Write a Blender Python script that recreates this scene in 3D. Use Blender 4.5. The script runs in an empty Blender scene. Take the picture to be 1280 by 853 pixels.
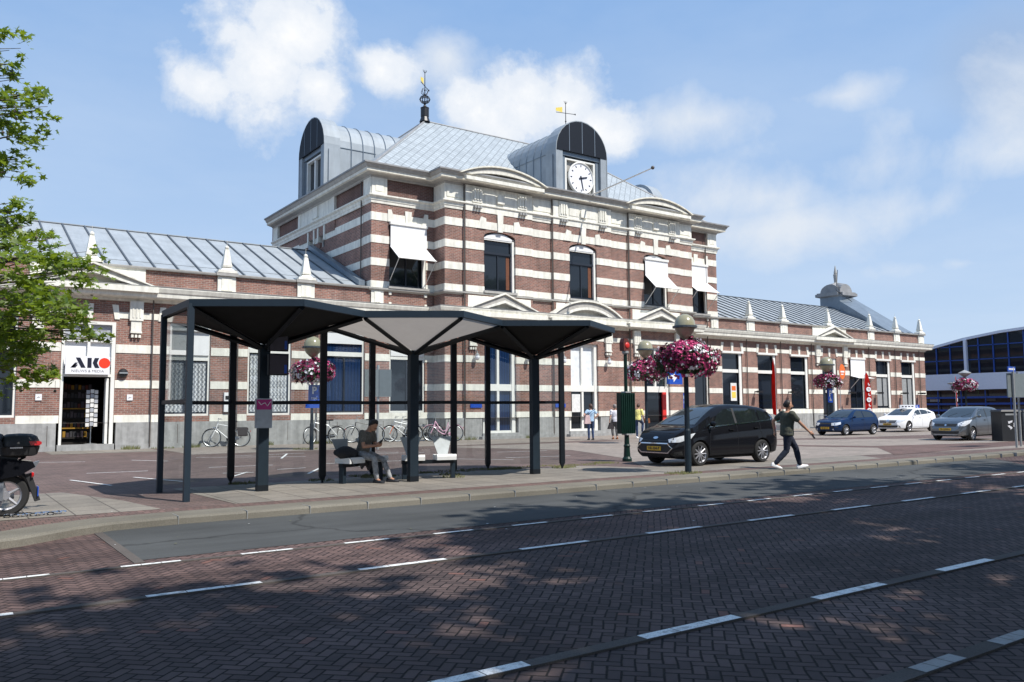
import bpy, bmesh, math, random
from mathutils import Vector, Matrix
from mathutils.bvhtree import BVHTree
PI=math.pi
R=math.radians
SC=bpy.context.scene
COL=SC.collection

# ------------------------------------------------------------------ mesh builder
class MB:
    def __init__(s,off=(0,0,0),T=None):
        s.v=[];s.f=[];s.m=[];s.off=Vector(off);s.T=T
    def add(s,p):
        if s.T: p=s.T(*p)
        s.v.append((p[0]-s.off.x,p[1]-s.off.y,p[2]-s.off.z)); return len(s.v)-1
    def face(s,pts,m=0):
        s.f.append([s.add(p) for p in pts]); s.m.append(m)
    def box(s,x0,x1,y0,y1,z0,z1,m=0,skip=''):
        i=[s.add(p) for p in ((x0,y0,z0),(x1,y0,z0),(x1,y1,z0),(x0,y1,z0),(x0,y0,z1),(x1,y0,z1),(x1,y1,z1),(x0,y1,z1))]
        for k,q in (('b',(0,3,2,1)),('t',(4,5,6,7)),('f',(0,1,5,4)),('r',(1,2,6,5)),('k',(2,3,7,6)),('l',(3,0,4,7))):
            if k in skip: continue
            s.f.append([i[a] for a in q]); s.m.append(m)
    def prism(s,poly,f0,f1,m=0,cap=True):
        # f0,f1: functions (a,b)->xyz for both ends
        n=len(poly)
        A=[s.add(f0(*p)) for p in poly]; B=[s.add(f1(*p)) for p in poly]
        for k in range(n):
            s.f.append([A[k],A[(k+1)%n],B[(k+1)%n],B[k]]); s.m.append(m)
        if cap:
            s.f.append(A[::-1]); s.m.append(m); s.f.append(B); s.m.append(m)
    def frustum(s,c0,w0,d0,c1,w1,d1,m=0):
        p=[]
        for c,w,d in ((c0,w0,d0),(c1,w1,d1)):
            p+=[(c[0]-w/2,c[1]-d/2,c[2]),(c[0]+w/2,c[1]-d/2,c[2]),(c[0]+w/2,c[1]+d/2,c[2]),(c[0]-w/2,c[1]+d/2,c[2])]
        i=[s.add(q) for q in p]
        for q in ((0,3,2,1),(4,5,6,7),(0,1,5,4),(1,2,6,5),(2,3,7,6),(3,0,4,7)):
            s.f.append([i[a] for a in q]); s.m.append(m)
    def tube(s,pts,r,n=8,m=0,closed=False,caps=True,flat=None):
        pts=[Vector(p) for p in pts]; N=len(pts)
        if not hasattr(r,'__len__'): r=[r]*N
        rings=[];up=None
        for k in range(N):
            if closed: t=(pts[(k+1)%N]-pts[k-1])
            else: t=pts[min(k+1,N-1)]-pts[max(k-1,0)]
            if t.length<1e-9: t=Vector((0,0,1))
            t.normalize()
            if up is None:
                up=Vector((0,0,1)) if abs(t.z)<.9 else Vector((1,0,0))
            a=t.cross(up)
            if a.length<1e-6: a=t.cross(Vector((0,1,0)))
            a.normalize(); b=a.cross(t); b.normalize(); up=b
            rr=r[k]
            rings.append([s.add(pts[k]+a*(rr*math.cos(2*PI*j/n))+b*(rr*(flat or 1)*math.sin(2*PI*j/n))) for j in range(n)])
        for k in range(N if closed else N-1):
            A=rings[k];B=rings[(k+1)%N]
            for j in range(n):
                s.f.append([A[j],A[(j+1)%n],B[(j+1)%n],B[j]]); s.m.append(m)
        if caps and not closed:
            s.f.append(rings[0][::-1]); s.m.append(m); s.f.append(rings[-1]); s.m.append(m)
    def lathe(s,prof,c=(0,0,0),n=16,m=0,sx=1,sy=1,ax='z',cap=True):
        rings=[]
        for (r,z) in prof:
            ring=[]
            for j in range(n):
                a=2*PI*j/n
                x,y=r*sx*math.cos(a),r*sy*math.sin(a)
                if ax=='z': p=(c[0]+x,c[1]+y,c[2]+z)
                elif ax=='y': p=(c[0]+x,c[1]+z,c[2]+y)
                else: p=(c[0]+z,c[1]+x,c[2]+y)
                ring.append(s.add(p))
            rings.append(ring)
        for A,B in zip(rings[:-1],rings[1:]):
            for j in range(n):
                s.f.append([A[j],A[(j+1)%n],B[(j+1)%n],B[j]]); s.m.append(m)
        if not cap: return
        if prof[0][0]>1e-4: s.f.append(rings[0][::-1]); s.m.append(m)
        if prof[-1][0]>1e-4: s.f.append(rings[-1]); s.m.append(m)
    def ball(s,c,r,n=10,k=6,m=0,sx=1,sy=1,sz=1):
        s.lathe([(r*math.sin(PI*i/k)+1e-5,-r*sz*math.cos(PI*i/k)) for i in range(k+1)],c,n,m,sx,sy)
    def sweep(s,path,prof,m=0,side=1):
        # path xy polyline, profile (offset outwards,z); mitred
        P=[Vector((p[0],p[1])) for p in path];N=len(P);rows=[]
        for k in range(N):
            d0=(P[k]-P[k-1]).normalized() if k>0 else None
            d1=(P[k+1]-P[k]).normalized() if k<N-1 else None
            if d0 is None:d0=d1
            if d1 is None:d1=d0
            n0=Vector((d0.y,-d0.x))*side;n1=Vector((d1.y,-d1.x))*side
            b=(n0+n1)
            b=b/(b.length_squared/2) if b.length>1e-6 else n0
            rows.append([s.add((P[k].x+b.x*o,P[k].y+b.y*o,z)) for o,z in prof])
        for A,B in zip(rows[:-1],rows[1:]):
            for j in range(len(prof)-1):
                s.f.append([A[j],B[j],B[j+1],A[j+1]]); s.m.append(m)
        s.f.append(rows[0][::-1]);s.m.append(m);s.f.append(rows[-1]);s.m.append(m)
    def build(s,name,mats,parent=None,smooth=False,fix=True):
        me=bpy.data.meshes.new(name)
        me.from_pydata(s.v,[],s.f)
        if not isinstance(mats,(list,tuple)): mats=[mats]
        for x in mats: me.materials.append(M[x] if isinstance(x,str) else x)
        me.polygons.foreach_set('material_index',s.m)
        if smooth: me.polygons.foreach_set('use_smooth',[True]*len(s.f))
        me.update()
        if fix:
            bm=bmesh.new();bm.from_mesh(me)
            bmesh.ops.recalc_face_normals(bm,faces=bm.faces)
            bm.to_mesh(me);bm.free()
        if smooth:
            try: me.set_sharp_from_angle(angle=R(40))
            except Exception: pass
        o=bpy.data.objects.new(name,me);COL.objects.link(o)
        if parent is not None: o.parent=parent
        return o
def tag(o,label=None,cat=None,group=None,kind=None):
    if label:o['label']=label
    if cat:o['category']=cat
    if group:o['group']=group
    if kind:o['kind']=kind
    return o
def empty(name,loc,label=None,cat=None,group=None,rz=0):
    o=bpy.data.objects.new(name,None);COL.objects.link(o)
    o.location=loc;o.rotation_euler=(0,0,rz);o.empty_display_size=.3
    return tag(o,label,cat,group)
def copy_tree(o,loc=None,rz=None,label=None,parent=None):
    c=o.copy();COL.objects.link(c)
    if parent is not None:c.parent=parent
    if loc is not None:c.location=loc
    if rz is not None:c.rotation_euler=(0,0,rz)
    if label:c['label']=label
    for ch in [x for x in bpy.data.objects if x.parent==o and x.name!=c.name]:
        copy_tree(ch,parent=c)
    return c
def text_mb(mb,txt,size,fn,m=0,depth=.004,shear=0,bold=0,sx=1.0,align='CENTER'):
    # turns writing into mesh faces; fn(a,b,d)->xyz
    cu=bpy.data.curves.new('txt','FONT');cu.body=txt;cu.size=size;cu.align_x=align;cu.align_y='CENTER'
    cu.resolution_u=3;cu.extrude=depth/2;cu.shear=shear;cu.offset=bold
    o=bpy.data.objects.new('txt',cu);COL.objects.link(o)
    dg=bpy.context.evaluated_depsgraph_get();dg.update()
    me=bpy.data.meshes.new_from_object(o.evaluated_get(dg))
    b=len(mb.v)
    for v in me.vertices: mb.add(fn(v.co.x*sx,v.co.y,v.co.z))
    for p in me.polygons: mb.f.append([b+i for i in p.vertices]);mb.m.append(m)
    bpy.data.objects.remove(o);bpy.data.curves.remove(cu);bpy.data.meshes.remove(me)

# ------------------------------------------------------------------ materials
M={}
class NT:
    def __init__(s,m):
        m.use_nodes=True;s.t=m.node_tree;s.t.nodes.clear()
        s.L=s.t.links
    def n(s,ty,**k):
        x=s.t.nodes.new(ty)
        for a,b in k.items(): setattr(x,a,b)
        return x
    def put(s,sock,v):
        if hasattr(v,'is_output') or isinstance(v,bpy.types.NodeSocket): s.L.new(v,sock)
        elif v is not None:
            if isinstance(v,(tuple,list)) and sock.type=='RGBA' and len(v)==3: v=(*v,1)
            sock.default_value=v
    def m(s,op,a,b=None,c=None,clamp=False):
        x=s.n('ShaderNodeMath',operation=op,use_clamp=clamp)
        s.put(x.inputs[0],a)
        if b is not None:s.put(x.inputs[1],b)
        if c is not None:s.put(x.inputs[2],c)
        return x.outputs[0]
    def pos(s): return s.n('ShaderNodeNewGeometry').outputs['Position']
    def obj(s): return s.n('ShaderNodeTexCoord').outputs['Object']
    def sep(s,v):
        x=s.n('ShaderNodeSeparateXYZ');s.put(x.inputs[0],v);return x.outputs
    def comb(s,a,b,c=0.):
        x=s.n('ShaderNodeCombineXYZ')
        for k,v in enumerate((a,b,c)): s.put(x.inputs[k],v)
        return x.outputs[0]
    def noise(s,vec,scale,detail=3,rough=.55,col=False,dist=0):
        x=s.n('ShaderNodeTexNoise');s.put(x.inputs['Vector'],vec);x.inputs['Scale'].default_value=scale
        x.inputs['Detail'].default_value=detail;x.inputs['Roughness'].default_value=rough;x.inputs['Distortion'].default_value=dist
        return x.outputs['Color' if col else 'Fac']
    def mix(s,f,a,b,bt='MIX'):
        x=s.n('ShaderNodeMix',data_type='RGBA',blend_type=bt)
        s.put(x.inputs[0],f);s.put(x.inputs[6],a);s.put(x.inputs[7],b);return x.outputs[2]
    def mr(s,v,a,b,c=0.,d=1.):
        x=s.n('ShaderNodeMapRange');s.put(x.inputs[0],v)
        for k,q in enumerate((a,b,c,d)): x.inputs[k+1].default_value=q
        return x.outputs[0]
    def bsdf(s,col,rough=.6,metal=0.,bump=None,bs=.2,bd=.01,spec=None,coat=0,alpha=None,trans=None):
        b=s.n('ShaderNodeBsdfPrincipled');o=s.n('ShaderNodeOutputMaterial')
        s.put(b.inputs['Base Color'],col);s.put(b.inputs['Roughness'],rough);s.put(b.inputs['Metallic'],metal)
        if spec is not None:b.inputs['Specular IOR Level'].default_value=spec
        if coat:b.inputs['Coat Weight'].default_value=coat;b.inputs['Coat Roughness'].default_value=.04
        if alpha is not None:s.put(b.inputs['Alpha'],alpha)
        if trans is not None:b.inputs['Transmission Weight'].default_value=trans
        if bump is not None:
            x=s.n('ShaderNodeBump');x.inputs['Strength'].default_value=bs;x.inputs['Distance'].default_value=bd
            s.put(x.inputs['Height'],bump);s.L.new(x.outputs[0],b.inputs['Normal'])
        s.L.new(b.outputs[0],o.inputs[0]);return b
def newm(name):
    m=bpy.data.materials.new(name);M[name]=m;return NT(m)
def simple(name,col,rough=.6,metal=0.,var=.12,scale=6,bump=0.,spec=None,coat=0,world=True):
    t=newm(name);p=t.pos() if world else t.obj()
    n=t.noise(p,scale,4)
    f=t.mr(n,.3,.7,1-var,1+var)
    c=t.mix(1.,col,t.comb(f,f,f),'MULTIPLY')
    t.bsdf(c,rough,metal,bump=(t.noise(p,scale*6,3) if bump else None),bs=bump,spec=spec,coat=coat)
    return M[name]
def wall_uv(t):
    p=t.sep(t.pos());g=t.n('ShaderNodeNewGeometry');nn=t.sep(g.outputs['True Normal'])
    ax=t.m('ABSOLUTE',nn[0]);f=t.m('GREATER_THAN',ax,.5)
    u=t.m('ADD',t.m('MULTIPLY',p[0],t.m('SUBTRACT',1.,f)),t.m('MULTIPLY',p[1],f))
    return t.comb(u,p[2],0.),u,p
def brickwall(name,c1,c2,mort):
    t=newm(name);uv,u,p=wall_uv(t)
    b=t.n('ShaderNodeTexBrick');t.put(b.inputs['Vector'],uv)
    b.inputs['Color1'].default_value=(*c1,1);b.inputs['Color2'].default_value=(*c2,1);b.inputs['Mortar'].default_value=(*mort,1)
    b.inputs['Scale'].default_value=1;b.inputs['Brick Width'].default_value=.235;b.inputs['Row Height'].default_value=.078
    b.inputs['Mortar Size'].default_value=.011;b.inputs['Mortar Smooth'].default_value=.1;b.inputs['Bias'].default_value=-.1
    n=t.noise(t.pos(),.7,4);n2=t.noise(t.pos(),9,2)
    sk=t.noise(t.comb(t.m('MULTIPLY',p[0],2.),t.m('MULTIPLY',p[1],2.),t.m('MULTIPLY',p[2],.25)),1.2,4)
    f=t.m('MULTIPLY',t.m('MULTIPLY',t.mr(n,.3,.7,.78,1.2),t.mr(n2,.25,.75,.85,1.15)),t.mr(sk,.35,.7,1.08,.8))
    c=t.mix(1.,b.outputs['Color'],t.comb(f,f,f),'MULTIPLY')
    h=t.m('SUBTRACT',1.,b.outputs['Fac'])
    t.bsdf(c,.85,bump=h,bs=.5,bd=.01)
brickwall('brick',(.30,.135,.098),(.165,.078,.063),(.31,.26,.225))
brickwall('brick_dark',(.17,.075,.058),(.12,.055,.045),(.2,.16,.14))
def stone(name,col,var=.08,streak=.12,rough=.7):
    streak*=1.1
    t=newm(name);p=t.sep(t.pos())
    st=t.noise(t.comb(t.m('MULTIPLY',p[0],3.),t.m('MULTIPLY',p[1],3.),t.m('MULTIPLY',p[2],.35)),1.6,4)
    n=t.noise(t.pos(),5,4)
    f=t.m('MULTIPLY',t.mr(n,.3,.7,1-var,1+var),t.mr(st,.35,.75,1+streak*.3,1-streak))
    t.bsdf(t.mix(1.,col,t.comb(f,f,t.m('MULTIPLY',f,.99)),'MULTIPLY'),rough,bump=t.noise(t.pos(),30,3),bs=.08)
stone('white',(.79,.77,.69),.08,.2);stone('white2',(.74,.71,.62),.07,.2)
stone('cream',(.72,.67,.52),.05,.1);stone('plinth',(.33,.33,.325),.14,.25,.8)
stone('ledge',(.36,.35,.33),.1,.1);stone('cornice_grey',(.40,.385,.36),.08,.15)
simple('frame_white',(.78,.77,.72),.4,var=.04);simple('frame_dark',(.02,.025,.035),.35,var=.05)
simple('blind',(.78,.78,.78),.7,var=.03,scale=2);simple('blind_grey',(.38,.40,.44),.6,var=.05,scale=2)
simple('pipe',(.10,.085,.075),.6,.1);simple('black',(.012,.012,.014),.4);simple('interior',(.012,.01,.009),.8)
simple('curtain_blue',(.018,.045,.12),.9,var=.2,scale=3);simple('curtain_brown',(.15,.055,.028),.9,var=.2)
simple('curtain_light',(.72,.75,.77),.8,var=.12,scale=4)
simple('shop_yellow',(.28,.15,.01),.7);simple('shop_red',(.10,.02,.015),.7);simple('shop_dim',(.03,.03,.035),.7);simple('paper',(.7,.7,.68),.6)
simple('yellow_gold',(.8,.6,.1),.5);simple('orange',(.75,.16,.03),.5);simple('red',(.62,.03,.025),.45)
simple('blue_sign',(.01,.07,.42),.4,var=.04);simple('signwhite',(.82,.82,.84),.4,var=.02)
simple('signblack',(.012,.014,.03),.4,var=.02);simple('signred',(.85,.05,.02),.4,var=.02)
simple('grey_board',(.20,.23,.24),.45,.3,var=.06)
simple('alu',(.55,.57,.58),.35,.7);simple('steel',(.35,.37,.39),.35,.8)
t=newm('glass_dark')
t.bsdf((.012,.016,.022),.04,spec=.6)
t=newm('glass_blue');uvx=t.sep(t.pos())
w=t.m('SINE',t.m('MULTIPLY',t.m('ADD',uvx[0],t.m('MULTIPLY',uvx[1],.6)),38.))
t.bsdf(t.mix(t.mr(w,-1,1,0,1),(.006,.018,.055),(.011,.032,.095)),.06,spec=.6)
# zinc sheet
def zinc(name,col,rough=.5,var=.1,met=.25):
    t=newm(name);p=t.sep(t.pos())
    n=t.noise(t.pos(),1.2,4);n2=t.noise(t.comb(t.m('MULTIPLY',p[0],6.),t.m('MULTIPLY',p[1],1.),t.m('MULTIPLY',p[2],1.)),1.,3)
    f=t.m('MULTIPLY',t.mr(n,.3,.7,1-var,1+var),t.mr(n2,.3,.7,.94,1.06))
    t.bsdf(t.mix(1.,col,t.comb(f,f,f),'MULTIPLY'),rough,met)
zinc('zinc',(.335,.365,.385),.6,.12,.15);zinc('zinc_dark',(.19,.23,.27),.45,.1,.4);zinc('zinc_rib',(.10,.115,.13),.5);zinc('lead',(.27,.27,.27),.6,.2,.1)
zinc('zinc_dormer',(.28,.315,.345),.62,.1,.1)
t=newm('dome_black');t.bsdf((.009,.013,.021),.6,spec=.2)
# diamond tiles on the pyramid roof
t=newm('diamond');p=t.sep(t.pos());g=t.n('ShaderNodeNewGeometry');nn=t.sep(g.outputs['True Normal'])
fx=t.m('GREATER_THAN',t.m('ABSOLUTE',nn[0]),t.m('ABSOLUTE',nn[1]))
u=t.m('ADD',t.m('MULTIPLY',p[0],t.m('SUBTRACT',1.,fx)),t.m('MULTIPLY',p[1],fx))
v=t.m('MULTIPLY',p[2],1.59)
a=t.m('ADD',t.m('MULTIPLY',u,1.25),v);b=t.m('SUBTRACT',t.m('MULTIPLY',u,1.25),v)
sc=1.75
fa=t.m('FRACT',t.m('MULTIPLY',a,sc));fb=t.m('FRACT',t.m('MULTIPLY',b,sc))
e=t.m('MINIMUM',t.m('MINIMUM',fa,t.m('SUBTRACT',1.,fa)),t.m('MINIMUM',fb,t.m('SUBTRACT',1.,fb)))
ln=t.mr(e,.02,.07,0,1)
idn=t.n('ShaderNodeTexWhiteNoise',noise_dimensions='2D');t.put(idn.inputs['Vector'],t.comb(t.m('FLOOR',t.m('MULTIPLY',a,sc)),t.m('FLOOR',t.m('MULTIPLY',b,sc)),0.))
f=t.m('MULTIPLY',t.mr(idn.outputs['Value'],0,1,.9,1.1),t.mr(ln,0,1,.42,1))
t.bsdf(t.mix(1.,(.345,.38,.40),t.comb(f,f,f),'MULTIPLY'),.6,.1,bump=ln,bs=.3)
# herringbone road
def herring(name,w,c1,c2,mort,rot=True):
    t=newm(name);p=t.sep(t.pos())
    wob=t.noise(t.pos(),1.3,2);wx=t.m('MULTIPLY',t.m('SUBTRACT',wob,.5),.05)
    X=t.m('ADD',p[0],wx);Y=t.m('SUBTRACT',p[1],wx)
    k=.70710678/w
    a=t.m('MULTIPLY',t.m('ADD',X,Y),k);b=t.m('MULTIPLY',t.m('SUBTRACT',Y,X),k)
    i=t.m('FLOOR',a);j=t.m('FLOOR',b);fa=t.m('FRACT',a);fb=t.m('FRACT',b)
    tt=t.m('FLOORED_MODULO',t.m('SUBTRACT',i,j),4.)
    t1=t.m('COMPARE',tt,1.,.1);t2=t.m('COMPARE',tt,2.,.1)
    H=t.m('LESS_THAN',tt,1.5);V=t.m('SUBTRACT',1.,H)
    bu=t.m('ADD',t.m('MULTIPLY',H,t.m('ADD',fa,t1)),t.m('MULTIPLY',V,t.m('ADD',fb,t2)))
    bv=t.m('ADD',t.m('MULTIPLY',H,fb),t.m('MULTIPLY',V,fa))
    e=t.m('MINIMUM',t.m('MINIMUM',bu,t.m('SUBTRACT',2.,bu)),t.m('MINIMUM',bv,t.m('SUBTRACT',1.,bv)))
    e=t.m('ADD',e,t.m('MULTIPLY',t.m('SUBTRACT',t.noise(t.pos(),26,2),.5),.07))
    wn=t.n('ShaderNodeTexWhiteNoise',noise_dimensions='3D')
    t.put(wn.inputs['Vector'],t.comb(t.m('SUBTRACT',i,t1),t.m('SUBTRACT',j,t2),V))
    g=t.mr(e,.045,.12,0,1)
    c=t.mix(wn.outputs['Value'],c1,c2)
    big=t.noise(t.pos(),.35,4);sm=t.noise(t.pos(),45,3)
    # a few odd-coloured bricks, oil and tyre staining
    red=t.m('GREATER_THAN',t.sep(wn.outputs['Color'])[1],.985)
    c=t.mix(red,c,(.16,.085,.07))
    st=t.noise(t.comb(t.m('MULTIPLY',p[0],.18),t.m('MULTIPLY',p[1],1.4),0.),1.,3)
    f=t.m('MULTIPLY',t.m('MULTIPLY',t.mr(big,.3,.7,.76,1.25),t.mr(sm,.3,.7,.86,1.14)),t.mr(st,.35,.65,.74,1.2))
    c=t.mix(1.,c,t.comb(f,f,f),'MULTIPLY')
    c=t.mix(g,mort,c)
    hh=t.m('ADD',g,t.m('MULTIPLY',wn.outputs['Value'],.35))
    t.bsdf(c,t.mr(sm,.3,.7,.75,.9),bump=hh,bs=.55,bd=.012,spec=.16)
herring('road_brick',.088,(.116,.082,.075),(.070,.052,.049),(.014,.012,.011))
herring('road_brick2',.088,(.140,.092,.082),(.090,.062,.058),(.020,.016,.015))
def pave(name,c1,c2,mort,bw,rh,ms,off=.5,bigv=.18,bs=.3,rot=0):
    t=newm(name);v=t.pos()
    if rot:
        mp=t.n('ShaderNodeMapping');mp.inputs['Rotation'].default_value=(0,0,rot);t.put(mp.inputs[0],v);v=mp.outputs[0]
    b=t.n('ShaderNodeTexBrick');b.offset=off;t.put(b.inputs['Vector'],v)
    b.inputs['Color1'].default_value=(*c1,1);b.inputs['Color2'].default_value=(*c2,1);b.inputs['Mortar'].default_value=(*mort,1)
    b.inputs['Scale'].default_value=1;b.inputs['Brick Width'].default_value=bw;b.inputs['Row Height'].default_value=rh
    b.inputs['Mortar Size'].default_value=ms;b.inputs['Mortar Smooth'].default_value=.2
    n=t.noise(t.pos(),.4,5);n2=t.noise(t.pos(),22,3);n3=t.noise(t.pos(),2.3,3)
    f=t.m('MULTIPLY',t.m('MULTIPLY',t.mr(n,.3,.7,1-bigv,1+bigv),t.mr(n2,.3,.7,.88,1.12)),t.mr(n3,.3,.7,.9,1.1))
    t.bsdf(t.mix(1.,b.outputs['Color'],t.comb(f,f,f),'MULTIPLY'),.85,bump=t.m('SUBTRACT',1.,b.outputs['Fac']),bs=bs,spec=.2)
pave('plaza_brick',(.165,.115,.103),(.112,.082,.076),(.08,.068,.06),.21,.105,.008)
pave('slabs',(.23,.208,.178),(.188,.172,.15),(.09,.08,.07),.6,.6,.012,0.,.12)
pave('slabs_pink',(.275,.235,.205),(.23,.20,.175),(.17,.15,.13),.3,.3,.008,.5,.12)
pave('strip_brick',(.165,.105,.092),(.115,.078,.07),(.07,.055,.05),.105,.21,.008,.5,.15)
def asph(name,col,sc=160,var=.25):
    t=newm(name);n=t.noise(t.pos(),.5,5);n2=t.noise(t.pos(),sc,2,.7)
    p=t.sep(t.pos());st=t.noise(t.comb(t.m('MULTIPLY',p[0],.25),t.m('MULTIPLY',p[1],2.2),0.),1.,3)
    v=t.n('ShaderNodeTexVoronoi');v.feature='DISTANCE_TO_EDGE';v.inputs['Scale'].default_value=.3
    t.put(v.inputs['Vector'],t.mix(.5,t.pos(),t.noise(t.pos(),.9,5,col=True)))
    crack=t.mr(v.outputs['Distance'],.002,.008,.62 if name=='asphalt' else 1.,1.)
    f=t.m('MULTIPLY',t.m('MULTIPLY',t.mr(n,.3,.7,.82,1.18),t.mr(n2,.25,.75,1-var,1+var)),t.m('MULTIPLY',t.mr(st,.3,.7,.88,1.12),crack))
    t.bsdf(t.mix(1.,col,t.comb(f,f,f),'MULTIPLY'),.9,bump=n2,bs=.35,bd=.006,spec=.15)
asph('asphalt',(.072,.075,.075));asph('kerb',(.165,.152,.125),60,.25);asph('band',(.10,.088,.08),80,.25);asph('far_ground',(.17,.155,.14),8)
def paint(name,col):
    t=newm(name);n=t.noise(t.pos(),9,4,.7);n2=t.noise(t.pos(),70,3,.7)
    k=t.m('MULTIPLY',t.mr(n,.32,.5,.25,1),t.mr(n2,.3,.5,.35,1))
    t.bsdf(t.mix(k,(.2,.18,.165),col),.7)
paint('paint_white',(.80,.80,.77));paint('paint_grey',(.28,.28,.27))
simple('shelter_metal',(.006,.009,.013),.5,.0,var=.05,spec=.3);simple('shelter_under',(.012,.012,.012),.7,var=.2,spec=.2)
simple('shelter_rim',(.016,.028,.042),.5,.0,var=.05,spec=.3)
simple('post_metal',(.012,.022,.032),.5,.0,spec=.3);simple('green_metal',(.003,.020,.014),.45,spec=.3)
simple('globe_cream',(.30,.28,.18),.22,var=.06,spec=.7);simple('ring_grey',(.06,.075,.085),.5)
simple('lampgrey',(.30,.31,.31),.5)
simple('seat_white',(.72,.72,.70),.5,var=.05);simple('seat_grey',(.35,.38,.39),.45,.4)
t=newm('panel_light');t.bsdf(t.mix(1.,(.50,.46,.42),t.comb(*[t.mr(t.noise(t.pos(),2.5,5),.3,.7,.75,1.1)]*3),'MULTIPLY'),.5)
# translucency so that the sun glows faintly through the roof sheet
def translucent(name,col,tr):
    t=newm(name);n=t.noise(t.pos(),2.5,5);f=t.mr(n,.3,.7,.8,1.12)
    c=t.mix(1.,col,t.comb(f,f,f),'MULTIPLY')
    a=t.n('ShaderNodeBsdfDiffuse');t.put(a.inputs[0],c);b=t.n('ShaderNodeBsdfTranslucent');t.put(b.inputs[0],tr)
    x=t.n('ShaderNodeMixShader');x.inputs[0].default_value=.5
    t.L.new(a.outputs[0],x.inputs[1]);t.L.new(b.outputs[0],x.inputs[2])
    o=t.n('ShaderNodeOutputMaterial');t.L.new(x.outputs[0],o.inputs[0])
translucent('roof_sheet',(.34,.31,.28),(.36,.32,.28));translucent('flagcloth',(.62,.03,.025),(.6,.03,.02))
def leafmat(name,c1,c2,tr):
    t=newm(name);oi=t.noise(t.pos(),6,2);n=t.noise(t.pos(),.8,3)
    wn=t.n('ShaderNodeTexWhiteNoise',noise_dimensions='3D')
    s=t.n('ShaderNodeVectorMath',operation='SNAP');t.put(s.inputs[0],t.pos());s.inputs[1].default_value=(.13,.13,.13);t.L.new(s.outputs[0],wn.inputs['Vector'])
    c=t.mix(wn.outputs['Value'],c1,c2)
    f=t.mr(n,.3,.7,.8,1.2);c=t.mix(1.,c,t.comb(f,f,f),'MULTIPLY')
    a=t.n('ShaderNodeBsdfPrincipled');t.put(a.inputs['Base Color'],c);a.inputs['Roughness'].default_value=.45
    b=t.n('ShaderNodeBsdfTranslucent');t.put(b.inputs[0],tr)
    x=t.n('ShaderNodeMixShader');x.inputs[0].default_value=.35
    t.L.new(a.outputs[0],x.inputs[1]);t.L.new(b.outputs[0],x.inputs[2])
    o=t.n('ShaderNodeOutputMaterial');t.L.new(x.outputs[0],o.inputs[0])
leafmat('leaf',(.17,.23,.025),(.07,.13,.02),(.34,.46,.03));leafmat('leaf2',(.07,.12,.03),(.04,.08,.02),(.10,.16,.02))
leafmat('leaf3',(.045,.085,.02),(.02,.045,.015),(.04,.08,.01))
simple('bark',(.12,.10,.075),.9,var=.3,bump=.5);simple('weed',(.13,.135,.055),.9)
def glassmat(name,col,fac):
    t=newm(name);a=t.n('ShaderNodeBsdfTransparent');a.inputs[0].default_value=(*col,1)
    g=t.n('ShaderNodeBsdfGlossy');g.inputs['Roughness'].default_value=.02
    lw=t.n('ShaderNodeLayerWeight');lw.inputs[0].default_value=.35
    f=t.m('ADD',t.m('MULTIPLY',lw.outputs['Fresnel'],.6),fac,clamp=True)
    x=t.n('ShaderNodeMixShader');t.put(x.inputs[0],f)
    t.L.new(a.outputs[0],x.inputs[1]);t.L.new(g.outputs[0],x.inputs[2])
    o=t.n('ShaderNodeOutputMaterial');t.L.new(x.outputs[0],o.inputs[0])
glassmat('glass_clear',(.84,.88,.87),.05)
def carpaint(name,col,met=.0,rough=.25):
    t=newm(name);n=t.noise(t.obj(),3,2);f=t.mr(n,.3,.7,.95,1.05)
    t.bsdf(t.mix(1.,col,t.comb(f,f,f),'MULTIPLY'),rough,met,coat=.55,spec=.0)
carpaint('car_black',(.008,.0085,.011));carpaint('car_navy',(.008,.028,.085),.35,.3);carpaint('car_white',(.75,.76,.77));carpaint('car_grey',(.20,.21,.22),.88,.3)
t=newm('car_glass');t.bsdf((.012,.016,.018),.03,spec=.7,coat=.5)
t=newm('windscreen');t.bsdf((.03,.036,.038),.05,spec=.7,coat=.3)
simple('tyre',(.018,.018,.018),.85,var=.1);simple('chrome',(.7,.7,.72),.12,1.,var=.02);simple('alloy',(.40,.40,.42),.45,.7,var=.03)
simple('headlight',(.72,.75,.78),.08,.2,var=.15,scale=14,coat=1);simple('taillight',(.45,.012,.015),.15,coat=1);simple('plate_yellow',(.70,.42,.03),.5)
simple('plastic',(.02,.02,.021),.6);simple('skin',(.42,.22,.14),.55,var=.08);simple('skin2',(.50,.29,.21),.55,var=.08)
simple('hair_dark',(.018,.013,.011),.6,var=.3,scale=40);simple('hair_brown',(.06,.028,.02),.6,var=.3,scale=40);simple('hair_grey',(.2,.17,.16),.6,var=.3,scale=40)
def cloth(name,col,var=.2,scale=9): simple(name,col,.9,var=var,scale=scale,bump=.35)
cloth('tee_grey',(.125,.12,.105),.45,60);cloth('tee_olive',(.058,.062,.046));cloth('jeans_navy',(.010,.015,.032));cloth('jeans_grey',(.27,.275,.28),.5,14)
cloth('shirt_blue',(.35,.50,.66));cloth('shirt_white',(.68,.67,.72));cloth('shirt_yellow',(.72,.66,.22));cloth('trousers_grey',(.11,.11,.11));cloth('jeans_blue',(.03,.055,.13))
cloth('bag_pink',(.62,.45,.44));cloth('bag_dark',(.035,.03,.032));cloth('leather',(.26,.09,.03));cloth('teal',(.05,.42,.36));cloth('backpack',(.02,.022,.026))
simple('shoe_white',(.75,.75,.75),.6);simple('shoe_dark',(.015,.017,.022),.6)
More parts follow.
